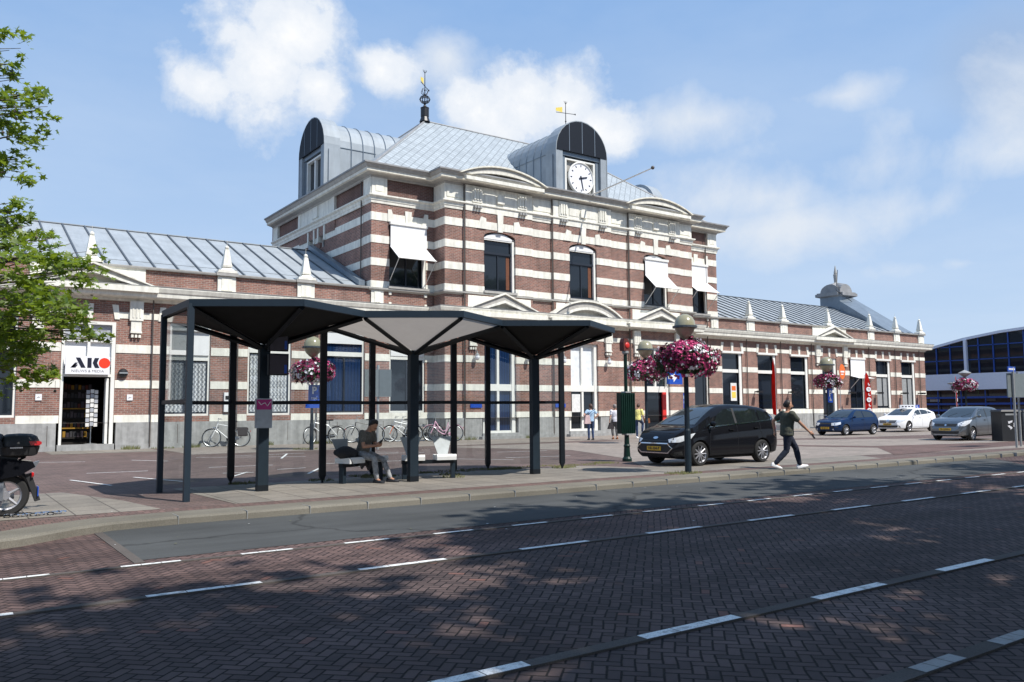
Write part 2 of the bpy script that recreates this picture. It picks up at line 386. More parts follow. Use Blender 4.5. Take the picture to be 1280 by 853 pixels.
simple('bike_white',(.70,.70,.70),.35);simple('bike_pink',(.75,.42,.55),.35);simple('bike_black',(.02,.02,.022),.4);simple('bike_silver',(.42,.43,.44),.3,.6);simple('bike_orange',(.7,.15,.03),.4);simple('bike_green',(.05,.35,.06),.4)
simple('bin_black',(.02,.022,.025),.5);simple('hall_blue',(.02,.075,.33),.45);simple('hall_white',(.74,.79,.88),.5,var=.03)
simple('petal_pink',(.50,.05,.17),.7,var=.5,scale=20);simple('petal_dark',(.17,.004,.05),.7,var=.5,scale=20);simple('petal_white',(.80,.76,.78),.6,var=.1)
simple('poster_mag',(.42,.02,.17),.4);simple('poster_grey',(.36,.38,.40),.4);simple('poster_dark',(.05,.035,.045),.4)
simple('flower_leaf',(.03,.06,.02),.8,var=.4,scale=20);simple('graffiti',(.05,.05,.06),.7)

# ================================================================== STATION
Y0=37.0;YA=35.9;CX=30.1
st=empty('station_building',(CX,Y0,0),'striped red brick and white stone station with clock dormer and long low wings','station building')
SO=(CX,Y0,0)
def smb(T=None): return MB(SO,T)
def TF(yf): return lambda u,v,w:(u,yf-w,v)          # front facing walls: u=x, v=z, w=outwards
def TL(xf): return lambda u,v,w:(xf-w,u,v)          # faces -x, u=y
def TR(xf): return lambda u,v,w:(xf+w,u,v)          # faces +x
LV=[(1.1,1.4),(2.5,2.83),(3.95,4.3),(5.38,5.64)]
UV=[(7.6,7.93),(8.7,9.08),(9.84,10.23),(10.98,11.39)]
def cells(mb,u0,u1,z0,z1,ops,m=0,w=0.,rev=.3,mrev=None):
    us=sorted({u0,u1,*[a for o in ops for a in o[:2] if u0<a<u1]});zs=sorted({z0,z1,*[a for o in ops for a in o[2:4] if z0<a<z1]})
    for a,b in zip(us[:-1],us[1:]):
        for c,d in zip(zs[:-1],zs[1:]):
            if any(o[0]<=a+1e-6 and o[1]>=b-1e-6 and o[2]<=c+1e-6 and o[3]>=d-1e-6 for o in ops): continue
            mb.face([(a,c,w),(b,c,w),(b,d,w),(a,d,w)],m)
    for o in ops:
        a,b,c,d=max(o[0],u0),min(o[1],u1),max(o[2],z0),min(o[3],z1)
        if b<=a or d<=c: continue
        k=m if mrev is None else mrev
        mb.face([(a,c,w),(a,d,w),(a,d,w-rev),(a,c,w-rev)],k);mb.face([(b,c,w),(b,d,w),(b,d,w-rev),(b,c,w-rev)],k)
        mb.face([(a,d,w),(b,d,w),(b,d,w-rev),(a,d,w-rev)],k);mb.face([(a,c,w),(b,c,w),(b,c,w-rev),(a,c,w-rev)],k)
def bands(mb,u0,u1,lv,ops,m=1,w=0.,pr=.025):
    if w>0: u0,u1=u0-.004,u1+.004
    for c,d in lv:
        cuts=[(max(o[0],u0)+.004,min(o[1],u1)-.004) for o in ops if o[2]<d-.02 and o[3]>c+.02 and o[1]>u0 and o[0]<u1]
        cuts.sort();x=u0
        for a,b in cuts+[(u1,u1)]:
            if a-x>.02: mb.box(x,a,c,d,w-.12,w+pr,m)
            x=max(x,b)
def segment(mb,u0,u1,z0,z1,w,ops,lv,dep=.3):
    cells(mb,u0,u1,z0,z1,ops,0,w)
    for u in (u0,u1):
        if 21.1<u<39.1 and w>0: mb.face([(u,z0,w),(u,z1,w),(u,z1,w-dep),(u,z0,w-dep)],0)
    bands(mb,u0,u1,lv,ops,1,w)
# ---- openings
def mx(a): return 2*CX-a
RW=[(43.05,45.08),(46.72,48.72),(50.35,52.4),(57.6,59.5),(61.2,63.2),(64.85,66.85)]
RD=(54.1,55.95)
wing_ops_R=[(a,b,1.4,5.25) for a,b in RW]+[(RD[0],RD[1],.25,5.2)]
wing_ops_L=[(mx(b),mx(a),1.34,5.3) for a,b in RW]+[(4.1,6.05,.25,5.2)]
bay_lo=[(18.5,20.5,1.4,4.9),(mx(20.5),mx(18.5),1.4,4.9)]
bay_up=[(18.45,20.55,7.7,10.92),(mx(20.55),mx(18.45),7.7,10.92)]
AV=[(23.34,25.36),(29.09,31.11),(34.84,36.86)]
av_lo=[(a,b,.3,5.2) for a,b in AV];av_up=[(a,b,7.72,10.9) for a,b in AV]
# ---- walls, front plane
XL,XR=-8.3,68.5
wl=smb(TF(Y0));wr_=smb(TF(Y0))
cells(wl,XL,17.46,1.1,6.15,wing_ops_L);bands(wl,XL,17.46,LV,[(o[0]-.02,o[1]+.02,o[2],5.9) for o in wing_ops_L])
cells(wl,17.46,21.03,1.1,6.15,bay_lo);bands(wl,17.46,21.03,LV,bay_lo)
cells(wr_,39.17,42.75,1.1,6.15,bay_lo);bands(wr_,39.17,42.75,LV,bay_lo)
cells(wr_,42.75,XR,1.1,6.15,wing_ops_R);bands(wr_,42.75,XR,LV,[(o[0]-.02,o[1]+.02,o[2],5.9) for o in wing_ops_R])
# end wall
w_=smb(TR(XR));cells(w_,37,50,0,7.5,[]);bands(w_,37,50,LV,[]);w_.build('end_wall',['brick','white'],st)
w_=smb(TL(XL));cells(w_,37,50,0,7.5,[]);w_.build('end_wall',['brick','white'],st)
w_=smb();w_.box(XL,XR,50,50.3,0,7.5);w_.box(17.46,42.75,51.4,51.7,6,13.6);w_.build('rear_wall',['brick'],st)
# voussoirs and keystones of the wings
for a,b in RW+[(mx(q),mx(p)) for p,q in RW]+[(4.1,6.05),(54.1,55.95)]:
    c=(a+b)/2;mb=wl if c<CX else wr_
    mb.prism([(c-.09,5.3),(c+.09,5.3),(c+.125,5.93),(c-.125,5.93)],lambda p,q:(p,q,0),lambda p,q:(p,q,.05),1)
    for s in(-1,1):
        e=c+s*(b-a)/2
        mb.prism([(e-s*.06,5.33),(e+s*.13,5.33),(e+s*.06,5.93),(e-s*.17,5.93)] ,lambda p,q:(p,q,0),lambda p,q:(p,q,.045),1)
wl.build('wall',['brick','white'],st);wr_.build('wall',['brick','white'],st)
# parapet of the wings and tower foot
for a,b in((XL,21.03),(39.17,XR)):
    mb=smb(TF(Y0));cells(mb,a,b,6.68,7.5,[],0,-.03);mb.build('parapet',['brick','white'],st)
def ppier(a,b):
    pier=smb(TF(Y0));pier.box(a,b,6.7,7.5,-.05,.05);pier.box(a+.17,b-.17,6.85,7.38,.05,.075,0);pier.build('parapet_pier',['white'],st)
PR=[(45.65,46.48),(49.33,50.12),(60.24,61.1),(63.95,64.8),(67.65,68.5)]
for a,b in PR: ppier(a,b);ppier(mx(b),mx(a))
for a,b in((17.46,18.13),(42.07,42.75)): ppier(a,b)
for a,b in((53.08,57.3),(mx(57.3),mx(53.08))):
    pier=smb(TF(Y0));pier.box(a,b,6.7,7.5,-.05,.03);pier.build('parapet_panel',['white'],st)
for path in ([(XL,50),(XL,Y0),(17.40,Y0)],[(42.81,Y0),(XR,Y0),(XR,50)]):
    cap=smb();lf=path[0][0]<0
    cap.sweep(path,[(-.3,7.5),(.10,7.5),(.12,7.56),(.12,7.60),(-.3,7.64)],0)
    for a,b in ([(mx(b),mx(a)) for a,b in PR] if lf else PR): cap.box(a-.08,b+.08,Y0-.16,Y0+.35,7.5,7.66)
    cap.build('coping',['ledge'],st)
# corner ledges beneath the tower windows, plinth, wing cornice
TP=[(17.46,Y0),(21.03,Y0),(21.03,YA),(39.17,YA),(39.17,Y0),(42.75,Y0)]
led=smb();led.sweep([(17.46,37.6)]+TP+[(42.75,37.6)],[(0,7.42),(.05,7.44),(.16,7.5),(.16,7.58),(0,7.605)],0);led.build('ledge',['ledge'],st)
FULL=[(XL,50),(XL,Y0),(21.03,Y0),(21.03,YA),(39.17,YA),(39.17,Y0),(XR,Y0),(XR,50)]
cor=smb()
cor.sweep(FULL,[(0,6.1),(.08,6.12),(.10,6.22),(.42,6.26),(.46,6.30),(.48,6.46),(.52,6.50),(.58,6.66),(.58,6.72),(0,6.76)],0)
cor.build('cornice',['white'],st)
gut=smb();gut.sweep(FULL,[(.52,6.722),(.60,6.722),(.60,6.745),(.2,6.78)],0);gut.build('gutter',['lead'],st)
# plinth with gaps at the doors
for a,b in((XL,4.0),(6.15,21.03),(39.17,53.98),(56.07,XR)):
    pl=smb(TF(Y0))
    pl.box(a,b,0,1.1,-.2,.06)
    x=a
    while x+2.4<b:
        x+=2.4;pl.box(x-.012,x+.012,.1,1.0,.05,.062,1)
    pl.box(a,b,0,.2,-.1,.085);pl.build('plinth',['plinth','pipe'],st)
for a,b in((21.03,23.2),(25.5,28.95),(31.25,34.7),(37.0,39.17)):
    pl2=smb(TF(YA));pl2.box(a,b,0,1.1,-1.0,.10);pl2.box(a,b,0,.2,-.9,.13);pl2.build('plinth',['plinth'],st)
# ---- avant corps
mb=smb(TF(YA))
SEG=[(21.03,22.2,0),(22.2,26.5,.11),(26.5,27.95,0),(27.95,32.25,.11),(32.25,33.7,0),(33.7,38.0,.11),(38.0,39.17,0)]
for a,b,w in SEG:
    segment(mb,a,b,1.1,6.15,w,av_lo,LV);segment(mb,a,b,6.6,11.85,w,av_up,UV)
for x,s in((21.03,-1),(39.17,1)):
    t_=smb(TL(x) if s<0 else TR(x));t_.s=0
    cells(t_,YA,Y0,1.1,6.15,[]);bands(t_,YA,Y0,LV,[]);cells(t_,YA,Y0,6.6,11.85,[]);bands(t_,YA,Y0,UV,[])
    b0=len(mb.v);mb.v+=t_.v;mb.f+=[[i+b0 for i in f] for f in t_.f];mb.m+=t_.m
def arch_head(mb,a,b,zs,zt,ztop,w,m=0):
    # brick above a flat segmental arch inside an opening top
    c=(a+b)/2;h=(b-a)/2;n=8
    pts=[(c+h*math.cos(PI-PI*i/n*1.0),zs+(zt-zs)*math.sin(PI*i/n)) for i in range(n+1)]
    for p,q in zip(pts[:-1],pts[1:]):
        mb.prism([(p[0],p[1]),(q[0],q[1]),(q[0],ztop),(p[0],ztop)],lambda x,y:(x,y,w-.28),lambda x,y:(x,y,w+.001),m,True)
for a,b in AV: arch_head(mb,a,b,10.62,10.9,10.92,.11)
for a,b in AV:   # keystone and springer blocks
    c=(a+b)/2
    mb.prism([(c-.15,10.9),(c+.15,10.9),(c+.19,11.84),(c-.19,11.84)],lambda p,q:(p,q,.1),lambda p,q:(p,q,.19),1)
    for s in(-1,1):
        e=c+s*(b-a)/2
        mb.prism([(e-s*.12,10.98),(e+s*.45,10.98),(e+s*.2,11.62),(e-s*.12,11.55)][::1],lambda p,q:(p,q,.1),lambda p,q:(p,q,.165),1)
# white panels behind the lower pediments
for c in(24.35,30.1,35.85): mb.box(c-2.0,c+2.0,6.6,7.42,0,.125,1)
mb.build('projecting_wall',['brick','white'],st)
# ---- tower side bays upper walls
for (a,b),o in zip(((17.46,21.03),(39.17,42.75)),bay_up):
    mb=smb(TF(Y0))
    cells(mb,a,b,7.45,11.85,bay_up);bands(mb,a,b,UV,bay_up)
    cells(mb,a,b,12.3,13.2,[],2,-.06)
    c=(o[0]+o[1])/2
    mb.prism([(c-.15,11.0),(c+.15,11.0),(c+.19,11.62),(c-.19,11.62)],lambda p,q:(p,q,0),lambda p,q:(p,q,.07),1)
    for s in(-1,1):
        e=c+s*(o[1]-o[0])/2
        mb.prism([(e-s*.28,10.98),(e+s*.1,10.98),(e+s*.1,11.6),(e-s*.1,11.6)],lambda p,q:(p,q,0),lambda p,q:(p,q,.06),1)
    a,b=(17.46,18.3) if a<20 else (41.9,42.75)
    mb.box(a,b,12.28,13.2,-.2,.05,1);mb.box(a+.2,b-.2,12.45,13.0,.05,.07,1)
    # little balusters below the side bay sills
    for x in(o[0]-.02,o[1]-.1):
        for z in(6.76,7.28): mb.box(x,x+.14,z,z+.14,-.05,.05,1)
    mb.build('side_bay_wall',['brick','white','brick_dark'],st)
# left and right flanks (plane x)
for xf,T,nm in((17.46,TL,'flank_wall'),(42.75,TR,'flank_wall')):
    mb=smb(T(xf))
    fops=[(43.1,43.8,10.65,11.3),(44.6,45.3,10.65,11.3)]
    cells(mb,37.9,51.4,6.7,11.85,fops,0,-.05);bands(mb,37.9,51.4,UV,fops,1,-.05)
    cells(mb,37,37.9,6.7,11.85,[]);bands(mb,37,37.9,UV,[]);mb.face([(37.9,6.7,0),(37.9,11.85,0),(37.9,11.85,-.05),(37.9,6.7,-.05)])
    cells(mb,37,51.4,12.3,13.2,[],2,-.1)
    for a,b in((37,37.85),(41.6,42.0),(46.6,47.0),(50.6,51.4)): mb.box(a,b,12.28,13.2,-.2,.05,1)
    mb.box(42.0,46.6,12.28,13.2,-.2,.02,1);mb.box(43.9,44.7,12.45,13.1,.02,.08,1)
    for a,b in((41.6,46.9),): mb.box(a,b,11.3,11.85,-.04,.0,0)
    for y in(43.0,43.9,44.5,45.4): mb.box(y-.09,y+.09,11.0,11.8,-.05,.05,1)
    f=mb.build(nm,['brick','white','brick_dark'],st)
    for o in fops:
        w=smb(T(xf));w.box(o[0],o[1],o[2],o[3],-.3,-.25,0);w.box(o[0],o[0]+.08,o[2],o[3],-.25,-.2,1);w.box(o[1]-.08,o[1],o[2],o[3],-.25,-.2,1);w.box(o[0]+.08,o[1]-.08,o[3]-.08,o[3],-.25,-.2,1)
        w.build('small_window',['glass_dark','frame_white'],st)
# ---- tower mouldings
TW=[(17.46,51.4),(17.46,Y0),(21.03,Y0),(21.03,YA),(39.17,YA),(39.17,Y0),(42.75,Y0),(42.75,51.4)]
fr=smb()
fr.sweep(TW,[(0,11.84),(.04,11.85),(.05,11.98),(.08,12.0),(.09,12.12),(.2,12.2),(.2,12.27),(0,12.31)],0)
AVP=[(21.03,Y0),(21.03,YA),(39.17,YA),(39.17,Y0)]
fr.sweep(AVP,[(0,12.28),(.02,12.28),(.02,13.2),(0,13.2)],0)
fr.build('frieze',['white'],st)
fr=smb(TF(YA))
for a,b,w in SEG:
    if w: fr.box(a,b,11.85,13.2,0,.14)
    else: fr.box(a+.1,b-.1,12.45,13.0,.02,.05)
for a,b,w in SEG:
    if not w: continue
    c=(a+b)/2
    for dx in(-1.45,1.45):
        fr.box(c+dx-.3,c+dx+.3,12.32,13.15,.14,.20)
        for k in(-1,0,1):
            fr.box(c+dx+k*.17-.05,c+dx+k*.17+.05,12.45,13.05,.20,.25)
            fr.box(c+dx+k*.17-.06,c+dx+k*.17+.06,12.0,12.14,.14,.30,1)
    for a2,b2 in((c-1.0,c-.3),(c+.3,c+1.0)): fr.box(a2,b2,12.45,13.0,.14,.16)
    fr.lathe([(.001,0),(.3,0),(.3,.1),(.001,.14)],(c,12.45,.14),14,0) if False else fr.box(c-.22,c+.22,12.42,12.75,.14,.26)
    fr.prism([(c+.22*math.cos(PI*i/8),12.75+.16*math.sin(PI*i/8)) for i in range(9)],lambda p,q:(p,q,.14),lambda p,q:(p,q,.26))
fr.build('frieze_ornament',['white','plinth'],st)
co=smb()
CP=TW
co.sweep(CP,[(0,13.12),(.05,13.14),(.08,13.24),(.3,13.28),(.42,13.32),(.46,13.46),(.52,13.5),(.58,13.62),(.62,13.66)],0)
co.build('main_cornice',['cornice_grey'],st)
co=smb();co.sweep(CP,[(.36,13.3),(.47,13.33),(.475,13.47),(.42,13.5)],0);co.build('cornice_fillet',['white2'],st)
co=smb();co.sweep(CP,[(.60,13.64),(.66,13.66),(.66,13.735),(0,13.80),(-.8,13.82)],0);co.build('roof_gutter',['lead'],st)
# ---- pediments
def curve_pts(c,h,z0,rise,n,kind):
    if kind=='tri': return [(c-h,z0),(c,z0+rise),(c+h,z0)]
    rad=(h*h+rise*rise)/(2*rise);a0=math.asin(min(1,h/rad))
    return [(c+rad*math.sin(-a0+2*a0*i/n),z0+rise-rad+rad*math.cos(-a0+2*a0*i/n)) for i in range(n+1)]
def pediment(nm,c,h,z0,rise,yf,pr,kind,th=.34,back=.5,mats=('cornice_grey','white','cream'),base=True):
    mb=smb()
    o=curve_pts(c,h,z0,rise,16,kind)
    def inset(d):
        k=(h-d*2.0)/h
        return [(c+(x-c)*k,z0+.0+(z-z0)*max(0,(rise-d*1.15)/rise)) for x,z in o]
    i1=inset(th);i2=inset(th+.12);i0=inset(.07)
    def ring(A,B,w0,w1,m):
        for k in range(len(A)-1):
            mb.prism([A[k],A[k+1],B[k+1],B[k]],lambda x,z:(x,yf-w0,z),lambda x,z:(x,yf-w1,z),m)
    ring(o,i0,-back,pr+.05,1)
    ring(i0,i1,-back,pr-.05,0)
    ring(i1,i2,-back,pr+.02,1)
    # tympanum
    P=i2
    mb.face([(x,yf-pr+.38,z) for x,z in P],2)
    if base: mb.box(c-h+.12,c+h-.12,yf-pr-.13,yf+.05,z0-.2,z0+.02,1)
    return mb.build(nm,list(mats),st)
pediment('pediment',24.4,2.85,6.5,1.12,YA,.5,'tri')
pediment('arched_pediment',30.15,2.85,6.5,1.12,YA,.5,'seg')
pediment('pediment',35.9,2.85,6.5,1.12,YA,.5,'tri')
for c in(5.05,55.15): pediment('pediment',c,2.6,6.66,.92,Y0,.5,'tri',.26)
for c in(24.35,35.85):
    pediment('roof_pediment',c,2.85,13.62,.68,YA,.68,'seg',.26,1.2,('cornice_grey','white2','black'),False)  # black tympanum paints the shadow in the opening under the arch
    b=smb();b.box(c-2.5,c+2.5,YA-.80,YA-.60,13.30,13.48);b.build('pediment_sill',['white'],st)
# brackets under the pediments
br=smb(TF(Y0))
def bracket(b,c,w0=0.):
    b.box(c-.26,c+.26,5.3,6.12,w0,w0+.16);b.box(c-.2,c+.2,4.85,5.3,w0,w0+.12);b.box(c-.22,c+.22,4.78,4.86,w0,w0+.16)
    for k in(-1,0,1): b.box(c+k*.14-.045,c+k*.14+.045,4.6,4.72,w0,w0+.12);b.box(c+k*.14-.03,c+k*.14+.03,5.42,5.95,w0+.16,w0+.18)
for c in(3.25,6.8,53.55,57.0):
    br=smb(TF(Y0));bracket(br,c);br.build('bracket',['white'],st)
for c0 in(24.35,30.1,35.85):
    for dx in(-1.75,1.75): bra=smb(TF(YA));bracket(bra,c0+dx,.11);bra.build('bracket',['white'],st)
# ---- obelisk finials on the parapet
def finial(x,y=Y0+.08,z=7.64,s=1.):
    b=smb()
    b.frustum((x,y,z),.85*s,.5,(x,y,z+.12*s),.8*s,.5);b.frustum((x,y,z+.12*s),.62*s,.45*s,(x,y,z+.27*s),.26*s,.24*s)
    b.frustum((x,y,z+.27*s),.40*s,.36*s,(x,y,z+.36*s),.42*s,.38*s);b.frustum((x,y,z+.36*s),.38*s,.34*s,(x,y,z+1.08*s),.17*s,.16*s)
    b.ball((x,y,z+1.16*s),.10*s,8,5);b.tube([(x,y,z+1.2*s),(x,y,z+1.5*s)],.008,4)
    return b.build('obelisk',['white'],st)
for x in(46.06,49.72,55.15,60.67,64.37,68.07): finial(x);finial(mx(x))
# ---- pipes
def pipe(x,y,z0,z1,r=.05):
    r*=.7;b=smb();b.tube([(x,y,z0),(x,y,z1)],r,8);b.build('drainpipe',['pipe'],st)
for x in(22.2-.07,27.88,33.62): pipe(x,YA-.10,.1,13.2)
for x in(45.5,49.2,52.75,60.15,63.85,67.5): pipe(x,Y0-.10,.1,6.2,.045);pipe(mx(x),Y0-.10,.1,6.2,.04)
pipe(17.36,37.98,7.6,13.1)
for x in(41.6,):pipe(x,Y0-.1,.1,13.1,.05)
# ---- windows
def window(xa,xb,za,zb,yf,dep,tr=None,mull=1,frame='frame_white',glass='glass_dark',low=None,top=None,fw=.09,mulm=None,tagl=None,lattice=False,curtain=None):
    y=yf+dep
    f=smb()
    f.box(xa,xa+fw,y-.07,y+.05,za,zb);f.box(xb-fw,xb,y-.07,y+.05,za,zb)
    f.box(xa+fw,xb-fw,y-.07,y+.05,za,za+fw);f.box(xa+fw,xb-fw,y-.07,y+.05,zb-fw,zb)
    if tr: 
        for t0,t1 in tr: f.box(xa+fw,xb-fw,y-.085,y+.05,t0,t1,0)
    F=f.build('window',[frame],st)
    if tagl:F['label']=tagl
    p=smb();p.face([(xa+fw,y,za+fw),(xb-fw,y,za+fw),(xb-fw,y,zb-fw),(xa+fw,y,zb-fw)]);p=p.build('pane',[glass],F)
    p.matrix_parent_inverse=Matrix.Identity(4)
    top_=tr[0][0] if tr else zb-fw
    d=smb()
    if mull:
        for k in range(mull):
            x=xa+(xb-xa)*(k+1)/(mull+1);d.box(x-.035,x+.035,y-.05,y+.0,za+fw,top_)
        d.box(xa+fw,xa+fw+.05,y-.045,y,za+fw,top_);d.box(xb-fw-.05,xb-fw,y-.045,y,za+fw,top_)
        d.box(xa+fw+.05,xb-fw-.05,y-.045,y,za+fw,za+fw+.07);d.box(xa+fw+.05,xb-fw-.05,y-.045,y,top_-.05,top_)
        d.build('sash',[mulm or 'frame_dark'],F)
    if lattice:
        l=smb();n=11
        z0,z1=za+fw+.06,top_-.06;x0,x1=xa+fw+.04,xb-fw-.04
        for k in range(n+1):
            x=x0+(x1-x0)*k/n;l.box(x-.008,x+.008,y-.075,y-.06,z0,z1)
        dx=(x1-x0)/n
        rows=5
        for r in range(rows):
            zc=z0+(z1-z0)*(r+.5)/rows;hh=.22
            for k in range(n):
                xa_,xb_=x0+dx*k,x0+dx*(k+1)
                for (p1,p2) in (((xa_,zc-hh),(xb_,zc)),((xb_,zc),(xa_,zc+hh)),((xb_,zc-hh),(xa_,zc)),((xa_,zc),(xb_,zc+hh))):
                    l.tube([(p1[0],y-.066,p1[1]),(p2[0],y-.066,p2[1])],.007,3,caps=False)
        l.build('security_lattice',['frame_dark'],F)
    if curtain:
        for a,b,z0,z1,mm in curtain:
            c=smb();c.box(xa+(xb-xa)*a,xa+(xb-xa)*b,y-.012,y-.004,z0,z1);c.build('curtain',[mm],F)
    return F
def roller(F,xa,xb,y,z0,z1,m='blind',box=True):
    b=smb();b.box(xa,xb,y-.02,y,z0,z1);
    if box:b.box(xa-.03,xb+.03,y-.14,y+.06,z1,z1+.12)
    b.build('roller_blind',[m],F)
# avant upper
for k,(a,b) in enumerate(AV):
    F=window(a+.03,b-.03,7.72,10.9,YA-.11,.26,[(9.72,9.84)],1,'frame_dark','glass_dark',curtain=[(.78,.89,7.9,9.7,'curtain_brown')] if k!=2 else None,fw=.07)
    g=smb();g.box(b-.16,b-.02,YA-.02,YA+.12,7.72,10.6);g.box(a+.02,b-.02,YA-.0,YA+.12,10.45,10.56) ;g.build('frame',['frame_white'],F)
    g=smb()
    g.prism(curve_pts((a+b)/2,1.0,10.52,.34,8,'seg')+[(b-.02,10.5),(a+.02,10.5)][:0],lambda x,z:(x,YA-.02,z),lambda x,z:(x,YA+.1,z));g.build('fanlight_blind',['blind'],F)
    s=smb();s.box(a-.05,b+.05,YA-.22,YA+.2,7.6,7.72);s.build('sill',['ledge'],F)
# side bays upper
for k,o in enumerate(bay_up):
    F=window(o[0],o[1],o[2],o[3],Y0,.25,[(9.9,10.0)],1,'frame_dark','glass_dark',fw=.07)
    s=smb();s.box(o[0]-.1,o[1]+.1,Y0-.2,Y0+.2,7.58,7.70);s.build('sill',['ledge'],F)
    g=smb();g.box(o[1]-.2,o[1]-.04,Y0-.02,Y0+.1,7.75,10.9);g.build('frame',['frame_white'],F)
# drop-arm awnings
def awning(F,xa,xb,y,ztop,zk,ztip,out):
    b=smb();b.box(xa-.04,xb+.04,y-.16,y+.02,ztop,ztop+.14,1)
    b.box(xa,xb,y-.10,y-.08,zk,ztop)
    b.prism([(y-.10,zk+.01),(y-.08,zk-.01),(y-out+.02,ztip-.01),(y-out,ztip+.01)],lambda p,q:(xa-.02,p,q),lambda p,q:(xb+.02,p,q))
    b.tube([(xa-.05,y-out,ztip),(xb+.05,y-out,ztip)],.03,6,1)
    A=b.build('awning',['blind','frame_white'],F)
    for x in(xa,xb):
        r=smb();r.tube([(x,y-out,ztip),(x,y-.04,ztip-out*.95)],.022,6);r.build('awning_arm',['frame_white'],F)
Fw=[o for o in bpy.data.objects if o.parent==st and o.name.startswith('window')]
awning(Fw[3],18.47,20.53,Y0-.02,10.84,9.72,9.0,1.05)
awning(Fw[4],mx(20.53),mx(18.47),Y0-.02,10.84,9.72,9.0,1.05)
awning(Fw[2],34.88,36.8,YA-.12,10.50,9.55,8.72,.98)
# avant ground floor openings
def door_opening(a,b,kind):
    y=YA+.14
    f=smb()
    f.box(a,a+.1,y-.1,y+.05,.3,5.2);f.box(b-.22,b,y-.14,y+.05,.3,5.2);f.box(a+.1,b-.22,y-.1,y+.05,5.08,5.2)
    f.box(a+.1,b-.22,y-.12,y+.05,2.5,2.85);m_=(a+b-.12)/2
    f.box(m_-.07,m_+.07,y-.105,y+.05,.42,2.5) if kind!='red' else None
    f.box(m_-.07,m_+.07,y-.1,y+.05,2.85,5.08)
    if kind!='red':f.box(a+.1,b-.22,y-.1,y+.05,.3,.42)
    D=f.build('entrance_door' ,['frame_white'],st)
    g=smb()
    gm={'blue':'glass_blue','white':'curtain_light','red':'glass_dark'}[kind]
    g.face([(a+.1,y+.02,2.85),(b-.22,y+.02,2.85),(b-.22,y+.02,5.08),(a+.1,y+.02,5.08)]);g.build('fanlight_pane',[gm],D)
    g=smb();g.face([(a+.1,y+.02,.42),(b-.22,y+.02,.42),(b-.22,y+.02,2.5),(a+.1,y+.02,2.5)]);g.build('door_pane',['glass_blue' if kind=='blue' else 'glass_dark'],D)
    s=smb();s.box(a-.35,b+.35,YA-.45,YA+.1,0,.15);s.box(a-.15,b+.15,YA-.2,YA+.14,.15,.3);s.build('doorstep',['plinth'],D)
    return D
D1=door_opening(*AV[0],'blue');D1['label']='entrance with tall dark blue glass panes in white frame'
D2=door_opening(*AV[1],'white');D2['label']='entrance with white curtained fanlight and dark doorway'
n=smb();n.box(AV[1][0]+.16,AV[1][0]+.76,YA+.02,YA+.04,1.35,2.35);n.build('notice_panel',['paper'],D2)
D3=door_opening(*AV[2],'red');D3['label']='open entrance with red door leaf and clear dark hall behind'
n=smb();n.box(AV[2][1]-.55,AV[2][1]-.25,YA-.02,YA+.06,.32,2.5);n.build('door_leaf',['red'],D3)
# side bay ground floor windows
for k,o in enumerate(bay_lo):
    F=window(o[0],o[1],o[2],4.9,Y0,.14,[(4.05,4.22)],0 if k else 1,glass='glass_dark')
    roller(F,o[0]+.09,o[1]-.09,Y0+.05,4.22,4.82,box=False)
# left wing windows
LWs=sorted([(mx(b),mx(a)) for a,b in RW])
for k,(a,b) in enumerate(LWs):
    if a>15:   # blue curtained
        F=window(a,b,1.34,5.3,Y0,.14,[(4.12,4.33)],1,glass='glass_blue');roller(F,a+.09,b-.09,Y0+.06,4.72,5.22,'blind',False)
    elif a>7:
        F=window(a,b,1.34,5.3,Y0,.14,[(4.15,4.34)] if a>11 else [(3.72,3.86)],1,glass='curtain_light',lattice=True)
        if a>11: roller(F,a+.09,b-.09,Y0+.08,4.55,5.22,'blind_grey',False)
        else: roller(F,a+.05,b-.05,Y0+.06,3.95,4.98,'blind')
    else:
        F=window(a,b,1.34,5.3,Y0,.14,[(3.95,4.15)],1,glass='glass_dark')
# right wing windows
for k,(a,b) in enumerate(RW):
    if k==3:
        F=window(a,b,1.34,5.25,Y0,.14,[(3.9,4.12)],1);awning(F,a,b,Y0-.02,5.2,3.9,3.72,.8);continue
    F=window(a,b,1.34,5.25,Y0,.14,[(3.9,4.12)],1 if k>3 else 0,glass='glass_dark',curtain=[(.12,.46,1.6,3.85,'lampgrey'),(.54,.88,1.6,3.85,'lampgrey')] if k>3 else None)
    g=smb();g.box(a-.05,b+.05,Y0-.12,Y0+.05,5.2,5.34);g.build('blind_box',['frame_white'],F)
    g=smb();g.box(b-.32,b-.08,Y0+.0,Y0+.06,1.45,5.15);g.build('side_panel',['frame_white'],F)
    if k==0:
        g=smb();g.box(a+.9,a+1.5,Y0+.08,Y0+.1,2.0,3.2,0);g.box(a+1.0,a+1.4,Y0+.07,Y0+.08,2.2,2.6,1);g.box(a+1.0,a+1.4,Y0+.07,Y0+.08,2.7,3.0,2);g.build('poster',['paper','yellow_gold','orange'],F)
# right wing door
f=smb();a,b=RD;y=Y0+.2
f.box(a,a+.5,y-.1,y+.05,.2,5.2,1);f.box(b-.3,b,y-.12,y+.05,.2,5.2);f.box(a+.5,b-.3,y-.1,y+.05,2.6,2.8);f.box(a+.5,b-.3,y-.1,y+.05,5.05,5.2)
D=f.build('side_door',['frame_white','frame_dark'],st)
g=smb();g.face([(a+.5,y,.25),(b-.3,y,.25),(b-.3,y,2.6),(a+.5,y,2.6)]);g.face([(a+.5,y,2.8),(b-.3,y,2.8),(b-.3,y,5.05),(a+.5,y,5.05)]);g.build('door_pane',['glass_dark'],D)
g=smb();g.box(a-.1,b+.1,Y0-.25,Y0+.15,0,.22);g.build('doorstep',['plinth'],D)
